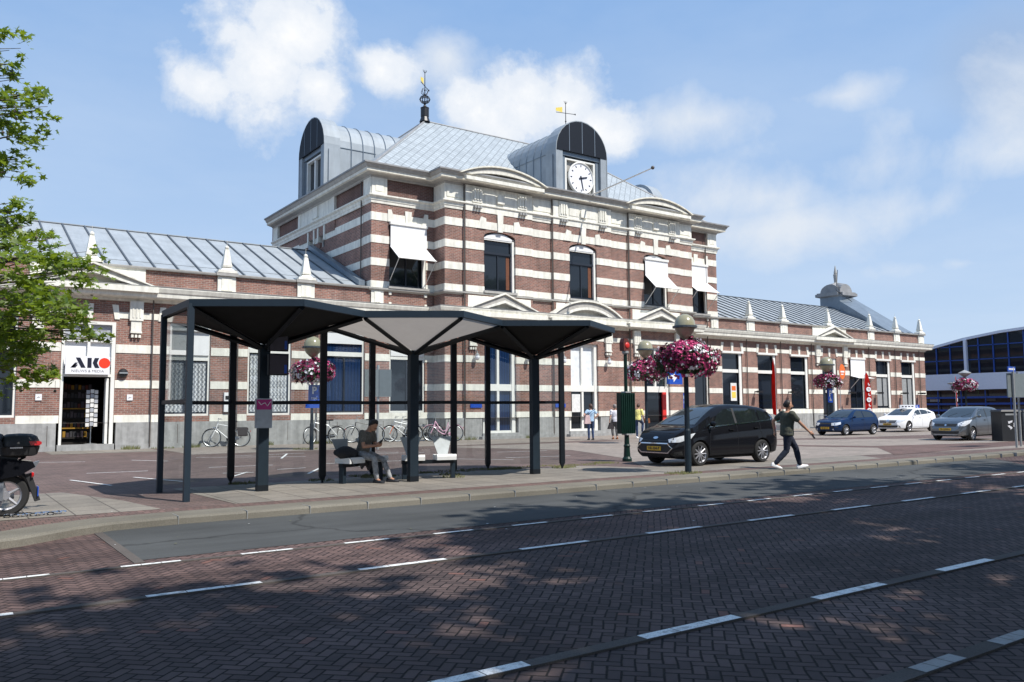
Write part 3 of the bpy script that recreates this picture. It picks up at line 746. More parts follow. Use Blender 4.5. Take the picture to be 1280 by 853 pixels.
# hand rail by door
g=smb();g.tube([(52.5,36.3,0),(52.5,36.3,.95),(53.9,36.3,.95),(53.9,36.3,0)],.025,6);tag(g.build('hand_rail',['steel']),'low grey metal rail on the pavement beside the right wing door','rail').location=SO
# newsagent door (left wing)
a,b=4.1,6.05;y=Y0+.12
f=smb();f.box(a,a+.1,y-.14,y+.05,.2,5.2);f.box(b-.14,b,y-.14,y+.05,.2,5.2);f.box(a+.1,b-.14,y-.14,y+.05,5.08,5.2);f.box(a+.1,b-.14,y-.14,y+.05,2.95,3.06)
m_=(a+b)/2;f.box(m_-.05,m_+.05,y-.12,y+.05,3.06,5.08);f.box(a+.1,b-.14,y-.12,y+.05,3.3,3.36,1);f.box(a+.1,b-.14,y-.12,y+.04,4.36,4.46)
f.box(b-.3,b-.2,y-.1,y+.3,.25,2.9)
D=f.build('shop_door',['frame_white','frame_dark'],st);D['label']='open newsagent doorway in cream frame'
g=smb();g.face([(a+.1,y,3.06),(b-.14,y,3.06),(b-.14,y,4.36),(a+.1,y,4.36)],1);g.face([(a+.1,y,4.46),(b-.14,y,4.46),(b-.14,y,5.08),(a+.1,y,5.08)],0);g.build('fanlight_pane',['blind_grey','blind'],D)
g=smb();g.box(a-.05,b+.05,Y0-.12,Y0+.2,0,.24);g.build('doorstep',['plinth'],D)
rm=smb()
for q in ([(a,y,.2),(a,y+3,.2),(a,y+3,2.95),(a,y,2.95)],[(b,y,.2),(b,y+3,.2),(b,y+3,2.95),(b,y,2.95)],[(a,y+3,.2),(b,y+3,.2),(b,y+3,2.95),(a,y+3,2.95)],[(a,y,2.95),(b,y,2.95),(b,y+3,2.95),(a,y+3,2.95)],[(a,y,.21),(b,y,.21),(b,y+3,.21),(a,y+3,.21)]): rm.face(q,0)
rm.build('shop_interior',['interior'],D)
rng=random.Random(5)
sh=MB((4.85,38.5,.21))
sh.box(4.25,5.45,38.3,38.7,.21,2.6,0)
for z in(.45,.85,1.25,1.65,2.05,2.4):
    sh.box(4.22,5.48,38.2,38.32,z,z+.05,1 if z in(.85,1.65) else 0)
    for k in range(9):
        x=4.25+k*.13;sh.box(x+.01,x+.11,38.24,38.29,z+.06,z+.06+rng.uniform(.16,.26),rng.choice([2,3,4,4,1]))
sh=sh.build('magazine_shelf',['interior','shop_yellow','shop_red','shop_dim','poster_dark']);sh.location=(4.85,38.5,.21)
tag(sh,'dark magazine shelves with yellow price strips inside the newsagent doorway','shelf')
rk=empty('postcard_rack',(5.32,37.55,.22),'white wire postcard rack standing in the newsagent doorway','card rack')
g=MB();g.tube([(0,0,0),(0,0,2.15)],.02,6);g.lathe([(.25,0),(.25,.03),(.03,.05)],(0,0,0),12);g.build('stand',['alu'],rk)
for r in range(8):
    for c in(-1,0,1):
        g=MB();g.box(c*.15-.065,c*.15+.065,-.1-.03*(c==0),-.09-.03*(c==0),.75+r*.19-.03*abs(c),.75+r*.19+.15-.03*abs(c));g.build('postcard',['paper' if (r+c)%3 else 'blind_grey'],rk)
# shop sign
sg=empty('shop_sign',(5.03,36.9,3.4),'white illuminated newsagent sign with black letters and a red disc above its door','sign')
g=MB();g.box(-.8,.8,-.12,0,-.36,.37);g.build('sign_box',['signwhite'],sg)
g=MB();s_=.47
def sgp(poly,m): g.prism([(x,z) for x,z in poly],lambda x,z:(x,-.122,z),lambda x,z:(x,-.128,z),m)
sgp([(-.62,-.10),(-.52,-.10),(-.36,.10),(-.46,.10)],0);sgp([(-.62+.02,-.10),(-.44,-.10),(-.36,.02),(-.52,.02)],0)
sgp([(-.44,.30),(-.28,.30),(-.08,-.10),(-.24,-.10)],0);sgp([(-.02,.30),(.13,.30),(.13,-.10),(-.02,-.10)],0)
sgp([(.24,.30),(.40,.30),(.33,.10),(.17,.10)],0);sgp([(.17,.10),(.33,.10),(.42,-.10),(.26,-.10)],0)
g.lathe([(.21,-.122),(.21,-.128),(.0,-.128)],(.60,0,.10),24,1,ax='y')
text_mb(g,'NIEUWS & MEDIA',.15,lambda p,q,d:(p,-.124-d,q-.235),2,.004,bold=-.002)
g.build('lettering',['signblack','signred','graffiti'],sg)
# porthole lamp, house signs on the left wing
g=smb();g.lathe([(.17,0),(.19,-.06),(.15,-.14),(.001,-.17)],(6.36,Y0-.02,3.12),16,0,ax='y');g.box(6.2,6.52,Y0-.2,Y0-.17,3.09,3.15,1);g.build('wall_lamp',['black','alu'],st)
for x in(3.37,6.65):
    g=smb();g.box(x-.11,x+.11,Y0-.04,Y0,2.0,2.24,0);g.tube([(x-.06,Y0-.043,2.08),(x,Y0-.043,2.15),(x-.01,Y0-.043,2.09),(x+.06,Y0-.043,2.14)],.008,4,1);g.build('house_sign',['signwhite','graffiti'],st)
# parcel/letter box between windows
g=smb();g.box(10.45,10.75,Y0-.12,Y0,1.5,2.35,0);g.box(10.5,10.7,Y0-.14,Y0-.12,2.05,2.2,1);g.build('meter_box',['blind','black'],st)
# lantern lamps on avant (white globe on bracket)
for x in(22.75,26.05,28.45,31.75,34.2,37.5):
    g=smb();g.tube([(x,YA-.1,4.55),(x,YA-.35,4.5),(x,YA-.35,4.35)],.03,6,0);g.ball((x,YA-.35,4.2),.13,10,6,1,sz=1.2);g.lathe([(.13,0),(.02,.12)],(x,YA-.35,4.32),10,0);g.build('wall_lantern',['lampgrey','signwhite'],st)
for x in(46.3,50.0,57.3,61.0,64.6,67.2):
    g=smb();g.tube([(x,Y0-.02,2.62),(x-.0,Y0-.45,2.62)],.05,6,0);g.box(x-.16,x+.16,Y0-.6,Y0-.3,2.55,2.68,0);g.build('wall_light',['black'],st)
# blue platform signs
g=MB();g.box(-.65,.65,-.06,0,-.42,.42,0);g.prism([(-.55,.12),(-.1,.12),(-.1,.3),(.2,0),(-.1,-.3),(-.1,-.12),(-.55,-.12)],lambda x,z:(x,-.062,z),lambda x,z:(x,-.068,z),1)
o=g.build('direction_sign',['blue_sign','signwhite']);o.location=(36.3,YA-1.0,3.38);tag(o,'small blue sign with a white arrow above the open red door entrance','sign')
g=MB();g.tube([(0,-.02,.25),(0,.9,.25)],.03,6);o2=g.build('sign_bracket',['pipe'],o)
g=MB();g.box(-.28,.28,-.05,0,-.5,.5,0);g.lathe([(.18,-.052),(.001,-.056)],(0,0,-.05),16,1,ax='y');g.box(-.2,.2,-.056,-.05,.15,.35,1)
o=g.build('information_panel',['blue_sign','shirt_blue']);o.location=(38.25,YA-.02,1.95);tag(o,'narrow blue information panel on the brick right of the red door entrance','sign')
for x in(22.8,28.3):
    g=MB();g.box(-.35,.35,-.03,0,-.1,.1,0);o=g.build('name_board',['blue_sign']);o.location=(x,YA-(.13 if x<25 else .13),1.72);tag(o,'short blue board on the brick pier %s the tall blue entrance'%('left of' if x<25 else 'right of'),'sign')
# ---- roofs
# pyramid roof
rf=smb();A=(17.5,37.1,13.78);B=(42.7,37.1,13.78);C_=(42.7,51.4,13.78);D_=(17.5,51.4,13.78);E=(24.45,44.2,19.5);F_=(35.75,44.2,19.5)
rf.face([A,B,F_,E],0);rf.face([B,C_,F_],0);rf.face([C_,D_,E,F_],0);rf.face([D_,A,E],0)
# avant flat roof
rf.face([(21,35.4,13.79),(39.2,35.4,13.79),(39.2,37.3,13.79),(21,37.3,13.79)],1)
roof=rf.build('pyramid_roof',['diamond','lead'],st)
rd=smb()
for p,q in((A,E),(D_,E),(B,F_),(C_,F_),(E,F_)): rd.tube([p,q],.07,6)
rd.build('ridge_cap',['lead'],st)
# barrel dormers
def dormer(kind):
    if kind=='front': P=lambda u,d,z:(CX+u,35.75+d,z); 
    elif kind=='left': P=lambda u,d,z:(17.0+d,44.0-u,z)
    else: P=lambda u,d,z:(43.2-d,44.0+u,z)
    zs,r=16.2,1.92
    def outline(r,zb,n=14): return [(-r,zb)]+[(-r*math.cos(PI*i/n),zs+r*math.sin(PI*i/n)) for i in range(n+1)]+[(r,zb)]
    d=smb()
    def shell(o,d0,d1,m):
        for a_,b_ in zip(o[:-1],o[1:]): d.face([P(a_[0],d0,a_[1]),P(b_[0],d0,b_[1]),P(b_[0],d1,b_[1]),P(a_[0],d1,a_[1])],m)
    def ringf(o1,o2,dd,m):
        for k in range(len(o1)-1): d.face([P(o1[k][0],dd,o1[k][1]),P(o1[k+1][0],dd,o1[k+1][1]),P(o2[k+1][0],dd,o2[k+1][1]),P(o2[k][0],dd,o2[k][1])],m)
    o1=outline(r,13.7);o2=outline(r-.22,13.7);o3=outline(r-.05,13.7)
    shell(o1,0,.95,0);ringf(o1,o3,0,0);ringf(o1,o2,.95,0)
    L=6.2 if kind=='front' else 5.2
    shell(o2,.95,L,0)
    DO=d.build('dormer',['zinc_dormer'],st,smooth=True)
    # seams
    s=smb()
    k=1.7
    while k<L-.4:
        s.tube([P(x*(1.01),k,(z if z<zs else zs+(z-zs)*1.01)) for x,z in o2],.03,4);k+=.72
    s.tube([P(-r+.2,.95,zs-.05),P(-r+.2,L-2,zs-.05)],.018,4);s.tube([P(r-.2,.95,zs-.05),P(r-.2,L-2,zs-.05)],.018,4)
    s.build('seam',['zinc_dark'],DO)
    # dark half dome panel
    g=smb();n=16;pts=[(-(r-.05)*math.cos(PI*i/n),zs-.02+(r-.05)*math.sin(PI*i/n)) for i in range(n+1)]
    g.face([P(x,-.02,z) for x,z in pts]);g.face([P(x,.1,z) for x,z in pts][::-1])
    for a_,b_ in zip(pts,pts[1:]+pts[:1]): g.face([P(a_[0],-.02,a_[1]),P(b_[0],-.02,b_[1]),P(b_[0],.1,b_[1]),P(a_[0],.1,a_[1])])
    g.build('dark_gable',['dome_black'],DO)
    g=smb()
    for x in(-1,0,1): 
        hh=math.sqrt(max(0,(r-.08)**2-(x*.95)**2));g.face([P(x*.95-.02,-.03,zs),P(x*.95+.02,-.03,zs),P(x*.95+.02,-.03,zs+hh),P(x*.95-.02,-.03,zs+hh)])
    g.build('gable_seam',['zinc_dark'],DO)
    # front face below
    g=smb()
    def fb(x0,x1,z0,z1,d0,d1,m=0):
        ps=[P(x,dd,z) for dd in(d0,d1) for x,z in((x0,z0),(x1,z0),(x1,z1),(x0,z1))]
        for q in((0,1,2,3),(7,6,5,4),(0,4,5,1),(1,5,6,2),(2,6,7,3),(3,7,4,0)): g.face([ps[i] for i in q],m)
    fb(-1.9,-1.42,13.7,16.2,.02,.5);fb(1.42,1.9,13.7,16.2,.02,.5);fb(-1.42,-1.15,13.7,15.95,.18,.5,1);fb(1.15,1.42,13.7,15.95,.18,.5,1)
    fb(-1.42,1.42,15.95,16.2,.12,.5,1);fb(-1.15,1.15,13.7,15.95,.5,.6,1)
    fb(-2.0,-1.92,13.7,15.9,.25,.45);fb(1.92,2.0,13.7,15.9,.25,.45)
    g.build('dormer_front',['zinc_dormer','zinc_dark'],DO)
    g=smb()
    for x0,x1,z0,z1 in((-1.12,-1.0,13.75,15.85),(1.0,1.12,13.75,15.85),(-1.0,1.0,15.75,15.85)): fb(x0,x1,z0,z1,.2,.5)
    if kind!='front':
        fb(-.08,.08,13.75,15.75,.25,.5);fb(-1,1,13.75,13.9,.25,.5)
        g.build('dormer_window',['frame_white'],DO)
        g=smb();fb(-1,1,13.75,15.75,.40,.49,0);g.build('dormer_pane',['glass_dark'],DO)
    else:
        g.build('clock_frame',['frame_white'],DO)
        g=smb();fb(-1,1,13.7,15.75,.38,.49,0);g.build('clock_backing',['ledge'],DO)
    return DO
dormer('left');dormer('right');dormer('front')
ck=empty('clock',(CX,35.98,14.78));ck.parent=st;ck.location=(0,35.98-Y0,14.78);ck['label']='round white clock face with black hands'
g=MB();g.lathe([(.93,0),(.95,-.12),(.90,-.16),(.86,-.14),(.86,-.09)],(0,0,0),40,0,ax='y',cap=False);g.build('rim',['frame_white'],ck,True)
g=MB();g.lathe([(.87,-.10),(.0,-.10)],(0,0,0),40,0,ax='y',cap=False);g.build('dial',['signwhite'],ck)
g=MB()
for k in range(12):
    a_=k*PI/6;c_,s2=math.sin(a_),math.cos(a_);w=.028
    g.prism([(c_*.66-s2*w,s2*.66+c_*w),(c_*.66+s2*w,s2*.66-c_*w),(c_*.78+s2*w,s2*.78-c_*w),(c_*.78-s2*w,s2*.78+c_*w)],lambda x,z:(x,-.105,z),lambda x,z:(x,-.115,z))
g.build('hour_marks',['signblack'],ck)
for nm,ang,ln,w in(('minute_hand',168,.72,.035),('hour_hand',76,.46,.05)):
    g=MB();a_=R(ang);c_,s2=math.sin(a_),math.cos(a_)
    g.prism([(-c_*.15-s2*w,-s2*.15+c_*w),(-c_*.15+s2*w,-s2*.15-c_*w),(c_*ln+s2*w*.7,s2*ln-c_*w*.7),(c_*ln-s2*w*.7,s2*ln+c_*w*.7)],lambda x,z:(x,-.12,z),lambda x,z:(x,-.135,z));g.build(nm,['signblack'],ck)
# spires
def spire(x,y,z,s,big):
    t_=empty('weather_vane',(x-CX,y-Y0,z));t_.parent=st
    g=MB()
    if big:
        g.lathe([(.0,0),(.34,0),(.24,.3),(.26,.34),(.26,.85),(.28,.9),(.1,1.0),(.06,1.15)],(0,0,0),12)
        for k in range(6):
            a_=k*PI/6
            g.tube([(.32*math.cos(q)*math.cos(a_),.32*math.cos(q)*math.sin(a_),1.45+.25*math.sin(q)) for q in [2*PI*i/14 for i in range(14)]],.022,4,closed=True)
        g.tube([(.33*math.cos(2*PI*i/14),.33*math.sin(2*PI*i/14),1.45) for i in range(14)],.025,4,closed=True)
        for k in range(4):
            a_=k*PI/2+.4
            g.tube([((.05+.24*math.sin(q))*math.cos(a_),(.05+.24*math.sin(q))*math.sin(a_),1.75+q*.14) for q in [i*.35 for i in range(9)]],.02,4)
        h=3.3
    else: h=3.7
    g.tube([(0,0,0),(0,0,h)],[.045,.02],6);g.ball((0,0,h*.62),.06,8,5)
    g.build('mast',['black'],t_)
    g=MB();zz=h*.70 if big else h*.78
    d=(.75,.66) if big else (1,-.25)
    L=.72
    g.tube([(-d[0]*L,-d[1]*L,zz),(d[0]*L,d[1]*L,zz)],.022,5);g.frustum((d[0]*L,d[1]*L,zz-.05),.1,.02,(d[0]*L,d[1]*L,zz+.05),.1,.02)
    for k in(-1,0,1): g.tube([(0,0,h-.15),(k*.1,0,h-.05),(k*.13,0,h+.05)],.018,4)
    g.build('arrow',['black'],t_)
    g=MB()
    a0,a1=-.25,-.72
    g.prism([(a0,zz+.04),(a1,zz+.10),(a1,zz+.32),(a0,zz+.42)],lambda p,q:(d[0]*p+.008,d[1]*p,q),lambda p,q:(d[0]*p-.008,d[1]*p+.01,q));g.build('pennant',['yellow_gold'],t_)
spire(24.45,44.2,19.45,1,True);spire(35.75,44.2,19.45,1,False)
# flagpole
g=smb();g.tube([(30.45,35.3,13.75),(30.42,30.5,14.10)],[.05,.035],8);g.ball((30.42,30.42,14.11),.10,8,6,1)
g.tube([(30.45,35.3,13.75),(30.45,35.7,13.45)],.06,6)
p0=g.build('flagpole',['frame_white','pipe'],st)
# wing roofs
def wing_roof(x0,x1,pitchrib):
    r=smb();za,zb=7.62,10.5
    r.face([(x0,37.35,za),(x1,37.35,za),(x1,44.2,zb),(x0,44.2,zb)]);r.face([(x0,50,za),(x1,50,za),(x1,44.2,zb),(x0,44.2,zb)])
    r.face([(x0,37.35,za),(x0,50,za),(x0,44.2,zb)]);r.face([(x1,37.35,za),(x1,50,za),(x1,44.2,zb)])
    ro=r.build('wing_roof',['zinc'],st)
    s=smb();x=x0+.4
    while x<x1:
        s.prism([(x-.03,0),(x+.03,0),(x+.03,.075),(x-.03,.075)],lambda p,q:(p,37.4,za+q+.02),lambda p,q:(p,44.2,zb+q));x+=pitchrib
    s.tube([(x0,44.2,zb+.03),(x1,44.2,zb+.03)],.05,6)
    s.build('standing_seam',['zinc_rib'],ro)
    s=smb();s.prism([(0,-.01),(0,.012)],lambda p,q:(x0,38.3+p,8.02+q),lambda p,q:(x1,38.3+p,8.02+q),cap=False);s.build('snow_rail',['lead'],ro)
wing_roof(XL+.2,17.3,.955);wing_roof(42.9,67.9,.955)
# flashing against the tower flank
g=smb();g.prism([(0,0),(.35,0),(.35,.25),(0,.25)],lambda p,q:(17.0+p*1.,37.4,7.7+q),lambda p,q:(17.0+p,44.2,10.6+q));g.build('flashing',['zinc_dark'],st)
# vent pot
g=smb();g.lathe([(.14,0),(.14,.4),(.2,.42),(.05,.62),(.04,.7)],(47.9,44.2,10.45),10);g.build('vent_pot',['black'],st)
# turret at the end of the right wing and its zinc flank roof
g=smb();x,y=67.3,44.2
Pq=[(64.4,37.5,7.66),(67.9,37.45,7.68),(67.9,43.2,11.5),(66.2,43.2,11.0)]
g.face(Pq);g.face([(67.9,37.45,7.68),(68.2,37.45,7.66),(68.2,50,7.7),(67.9,43.2,11.5)]);g.face([(64.4,37.5,7.66),(66.2,43.2,11.0),(66.2,43.2,7.7)])
g.box(66.2,68.2,43.2,45.2,10.2,11.55)
g.build('turret_base',['zinc_dark'],st)  # shade on the flank roof's left face is put into the darker zinc
g=smb();g.sweep([(66.2,43.2),(68.2,43.2),(68.2,45.2),(66.2,45.2),(66.2,43.2)],[(0,11.45),(.3,11.55),(.3,11.8),(0,11.85)],0)
g.box(66.0,68.4,43.0,45.4,11.78,11.9)
for k in range(4):
    a_=k*PI/2
for dx,dy in((0,-1),(0,1),(-1,0),(1,0)):
    n=10
    pts=[(math.cos(PI*i/n)*.95,math.sin(PI*i/n)*.78) for i in range(n+1)]
    if dx==0: g.prism(pts,lambda p,q:(67.2+p,44.2+dy*1.0,11.85+q),lambda p,q:(67.2+p*.3,44.2+dy*.1,11.85+q+.25))
    else: g.prism(pts,lambda p,q:(67.2+dx*1.0,44.2+p,11.85+q),lambda p,q:(67.2+dx*.1,44.2+p*.3,11.85+q+.25))
T_=g.build('turret',['lead'],st)
g=smb();g.lathe([(.22,0),(.24,.12),(.14,.18),(.19,.85),(.20,.92),(.12,.97),(.15,1.05),(.06,1.55),(.02,1.75)],(67.2,44.2,12.7),8);g.build('turret_spire',['ledge'],T_)
g=smb();g.tube([(67.1,43.9,14.0),(65.4,43.0,11.9),(66.8,42.4,10.9)],.03,4);g.build('stay_rod',['black'],T_)
# ---- weeds at the foot of the wall

# ================================================================== GROUND
def sheet(name,poly,z,mat,kind='structure'):
    b=MB();b.face([(x,y,z) for x,y in poly]);o=b.build(name,[mat]);
    if o.data.polygons[0].normal.z<0: o.data.flip_normals()
    return tag(o,kind=kind)
def rect(a,b,c,d): return [(a,c),(b,c),(b,d),(a,d)]
sheet('ground',rect(-600,900,-500,900),-.16,'far_ground')
sheet('road',rect(-60,120,-12,12.9),-.12,'road_brick')
# lighter strip between the two marked lines and beyond
sheet('cycle_lane',rect(-60,120,8.05,13.0),-.116,'road_brick2')
sheet('bus_bay',[(1.97,9.97),(24,9.97),(27.5,12.9),(1.97,12.98)],-.112,'asphalt')
g=MB();g.box(1.86,1.97,9.8,12.85,-.13,-.109);tag(g.build('bus_bay_edge',['band']),kind='structure')
# plaza slab
pz=MB();pz.face([(x,y,0) for x,y in [(-60,13.45),(120,13.45),(120,90),(-60,90)]]);tag(pz.build('plaza',['plaza_brick']),kind='structure')
# kerb
kt=[(-20,9.2),(-3,10.9),(.77,12.2),(1.4,12.7),(2.0,13.0),(3.0,13.12),(27,13.12),(33,13.35),(120,13.6)]
k=MB();k.sweep(kt,[(.36,-.15),(.35,-.03),(.30,.0),(-.0,.006),(-.3,.004)],0,1)
tag(k.build('kerb',['kerb']),kind='structure')
x=-2.
k=MB()
while x<40:
    x+=1.0
    if x>2.2: k.box(x-.004,x+.004,12.75,13.14,-.15,.008)
tag(k.build('kerb_joints',['plinth']),kind='structure')
# fill left corner between bent kerb and plaza
sheet('pavement',[(-20,9.2),(-3,10.9),(.77,12.2),(1.4,12.7),(2.0,13.0),(3.0,13.12),(3.0,13.6),(-20,13.6)],.003,'strip_brick')
sheet('kerb_strip',[(2.0,13.4),(34,13.4),(34,13.86),(2.0,13.86)],.004,'strip_brick')
sheet('shelter_pavement',[(4.15,13.86),(23,13.86),(24,15.2),(15.2,15.6),(14.2,17.2),(8.5,17.6),(3.95,17.35)],.006,'slabs')
sheet('left_pavement',[(-8,13.6),(3.0,13.86),(2.75,15.6),(2.1,17.9),(-8,17.9)],.007,'slabs')
sheet('wall_pavement',rect(7.6,70,30.6,36.95),.004,'slabs_pink')
sheet('door_pavement',[(3.6,34.2),(7.4,34.0),(7.4,36.95),(3.6,36.95)],.005,'slabs')
sheet('door_pavement',[(-6,33.4),(2.2,33.0),(1.6,36.95),(-6,36.95)],.005,'slabs')
sheet('right_pavement',[(15.2,15.7),(24,15.2),(34,13.86),(60,13.9),(60,18),(42,19.5),(34,24),(26,29.0),(17,29.8),(19.5,24),(17.5,19)],.004,'slabs_pink')
sheet('forecourt',[(27,29.0),(37,24.5),(60,22),(60,30.6),(27,30.6)],.003,'slabs_pink')
sheet('brick_path',[(25.0,14.6),(60,16.4),(60,17.2),(36,16.9),(30,18.4),(27,24),(26.2,24),(29,17.6)],.009,'strip_brick')
# ---- road markings: concrete bands with painted stones
def band(y,w,z=-.104):
    b=MB();b.box(-60,120,y-w/2,y+w/2,-.13,z);return tag(b.build('road_band',['band']),kind='structure')
def dashes(y,w,x0,per,ln,x1,mat='paint_white',z=-.101):
    b=MB();x=x0
    while x<x1:
        n=3
        for k in range(n): b.face([(x+k*ln/n+.004,y-w/2+.006,z),(x+(k+1)*ln/n-.004,y-w/2+.006,z),(x+(k+1)*ln/n-.004,y+w/2-.006,z),(x+k*ln/n+.004,y+w/2-.006,z)])
        x+=per
    return tag(b.build('road_marking',[mat]),kind='structure')
band(9.62,.085);dashes(9.62,.085,1.69-1.26*8,1.26,.61,90)
band(7.95,.10);dashes(7.95,.10,1.61-2.03*6,2.03,1.03,90)
band(4.41,.12);dashes(4.41,.12,2.17-2.03*4,2.03,1.02,90)
band(2.87,.13);dashes(2.87,.13,5.05-1.0*8,1.0,.5,60,'paint_grey')
b=MB();b.face([(30.5,12.0,-.107),(33.2,12.0,-.107),(33.2,12.5,-.107),(30.5,12.5,-.107)]);tag(b.build('road_marking',['paint_white']),kind='structure')
# parking marks on the plaza
b=MB()
def mark(x0,y0,x1,y1,w=.07):
    d=Vector((x1-x0,y1-y0)).normalized()*w/2
    b.face([(x0+d.y,y0-d.x,.012),(x1+d.y,y1-d.x,.012),(x1-d.y,y1+d.x,.012),(x0-d.y,y0+d.x,.012)])
for q in [(2.6,21.0,3.1,18.9),(3.9,20.9,4.6,18.7),(5.6,19.3,6.5,20.8),(5.9,20.8,6.6,20.6),(7.5,19.3,8.6,21.2),(7.4,21.2,8.2,21.3),(2.4,29.2,3.9,28.4),(5.2,28.3,6.0,27.0),(7.2,28.5,10.2,26.5),(8.2,28.5,11,28.7),(9.2,26.0,10.4,28.8),(3.2,23.0,4.6,22.9),(6.2,23.2,7.9,23.0),(9.5,20.8,10.7,21.9),(9.2,22.6,12.2,22.3),(13,22.5,14.4,20.5),(14.8,21.5,17,21.0),(12.2,26.5,14.5,26.2),(12.8,28.3,13.8,26.8),(16.5,24.5,18.5,24.2),(44,22.6,46.5,22.4),(35,17.8,40,17.6)]:
    if q[0]>11 and q[1]<16: continue
    mark(*q)
tag(b.build('parking_marks',['paint_white']),kind='structure')
# paper scraps, moss patches and shed leaves
rg=random.Random(3)
b=MB()
for k in range(70):
    x,y=rg.uniform(1,26),rg.choice([rg.uniform(10,12.7),rg.uniform(12.75,17),rg.uniform(8,11)]);z=.018 if y>13.3 else (.02 if y>12.7 else -.098)
    s=rg.uniform(.008,.022);a=rg.random()*6
    b.face([(x+s*math.cos(a+q)*rg.uniform(.6,1.3),y+s*math.sin(a+q),z) for q in(0,1.5,3.1,4.6)],rg.choice([0,0,1]))
tag(b.build('litter',['paper','weed']),'small pale scraps and dry leaves scattered over road and kerb','litter',kind='stuff')
b=MB()
def tuft(x,y,r,h,n):
    for i in range(n):
        a=rg.random()*6.28;q=r*math.sqrt(rg.random());px,py=x+q*math.cos(a),y+q*math.sin(a)
        t=rg.uniform(-.5,.5);hh=h*rg.uniform(.4,1)
        w=.012*rg.uniform(.6,1.5)
        b.face([(px-w,py,0),(px+w,py,0),(px+t*hh+w*.3,py+rg.uniform(-.4,.4)*hh,hh)])
for x in [5.4,7.0,8.2,8.6,9.7,10,11.7,12.2,13.4,13.6,14.5,14.7,14.2]:
    tuft(x,{5.4:17.6,7.0:17.2,8.2:17.3,8.6:17.4,9.7:16.2,10:16.8,11.7:17.5,12.2:17.4,13.4:16.9,13.6:17.0}.get(x,13.65),.28,.07,90)
for x in(6.7,12.3,14.6,15.2,19.6,21.5,22.4,26,9.1): tuft(x,36.75 if x<21 or x>39 else 35.7,.35,.22,130)
for x,y in((12.15,31.6),(7.9,36.8)): tuft(x,y,.5,.1,120)
for k in range(40): tuft(rg.uniform(8,16),17.75+rg.uniform(-.3,.25),.3,.05,30)
tag(b.build('weeds',['weed']),'low green weeds sprouting along paving joints and wall foot','weeds',kind='stuff')

# ================================================================== SKY AND SUN
AZ,EL=R(20),R(54)      # sun is behind the camera to the right
sd=Vector((math.sin(AZ)*math.cos(EL),-math.cos(AZ)*math.cos(EL),math.sin(EL)))
L=bpy.data.lights.new('sun','SUN');L.energy=5.0;L.angle=R(.55);L.color=(1,.955,.89)
so=bpy.data.objects.new('sun',L);COL.objects.link(so);so.rotation_euler=sd.to_track_quat('Z','Y').to_euler();so.location=(0,0,60)
W=bpy.data.worlds.new('World');SC.world=W;W.use_nodes=True
w=NT.__new__(NT);w.t=W.node_tree;w.t.nodes.clear();w.L=w.t.links
sky=w.n('ShaderNodeTexSky');sky.sky_type='NISHITA';sky.sun_disc=False;sky.sun_elevation=EL
sky.sun_rotation=math.atan2(sd.x,sd.y);sky.altitude=0;sky.air_density=1.0;sky.dust_density=1.2;sky.ozone_density=1.4
gen=w.n('ShaderNodeTexCoord').outputs['Generated'];d=w.sep(gen)
# clouds live on a high flat layer: direction divided by height
inv=w.m('DIVIDE',1.,w.m('MAXIMUM',w.m('ADD',d[2],.06),.02))
cp=w.comb(w.m('MULTIPLY',d[0],inv),w.m('MULTIPLY',d[1],inv),0.)
n1=w.noise(gen,6.5,9,.62,dist=.2);n1b=w.noise(gen,18,8,.65);n3=w.noise(cp,.55,6,.6);n4=w.noise(gen,3.2,6,.55)
def lobe(v,rad,sq=1.0,g=None):
    # soft blob round a direction
    q=w.n('ShaderNodeVectorMath',operation='SUBTRACT');w.put(q.inputs[0],gen);q.inputs[1].default_value=v
    mm=w.n('ShaderNodeVectorMath',operation='MULTIPLY');w.L.new(q.outputs[0],mm.inputs[0]);mm.inputs[1].default_value=(1/rad,1/rad,1/(rad*sq))
    l=w.n('ShaderNodeVectorMath',operation='LENGTH');w.L.new(mm.outputs[0],l.inputs[0])
    return w.m('SUBTRACT',1.,l.outputs['Value'])
import json
LB=json.loads('''{"puff": [[0.2848, 0.8806, 0.3787, 0.1018, 0.8], [0.3077, 0.8575, 0.4124, 0.0824, 1.0], [0.2277, 0.9063, 0.3561, 0.0582, 0.8], [0.3399, 0.8672, 0.3638, 0.0582, 0.9], [0.5544, 0.7549, 0.3505, 0.0824, 0.8], [0.5905, 0.7254, 0.3537, 0.0679, 0.9], [0.5091, 0.7879, 0.3465, 0.0533, 0.8], [0.6212, 0.7121, 0.3272, 0.0582, 0.8], [0.4057, 0.8291, 0.3847, 0.0436, 1]], "soft": [[0.8363, 0.4814, 0.2623, 0.1649, 0.35], [0.8842, 0.3885, 0.2595, 0.1649, 0.4], [0.7714, 0.589, 0.2411, 0.1455, 0.3], [0.3984, 0.8347, 0.3802, 0.0679, 0.8], [0.861, 0.4619, 0.2131, 0.194, 0.3], [0.8031, 0.5603, 0.2026, 0.1843, 0.3], [0.8873, 0.4359, 0.1509, 0.1164, 0.15], [0.4657, 0.7877, 0.4032, 0.0582, 0.7], [0.7082, 0.625, 0.3283, 0.0776, 0.4], [0.793, 0.5075, 0.337, 0.0679, 0.3]], "grey": [[0.8632, 0.3748, 0.3383, 0.0776, 1.0], [0.8807, 0.354, 0.3147, 0.0873, 0.8]]}''')
def group(lst):
    acc=None
    for x,y,z,r,sq in lst:
        v=lobe((x,y,z),r,sq);acc=v if acc is None else w.m('MAXIMUM',acc,v)
    return acc
big=group(LB['puff'])
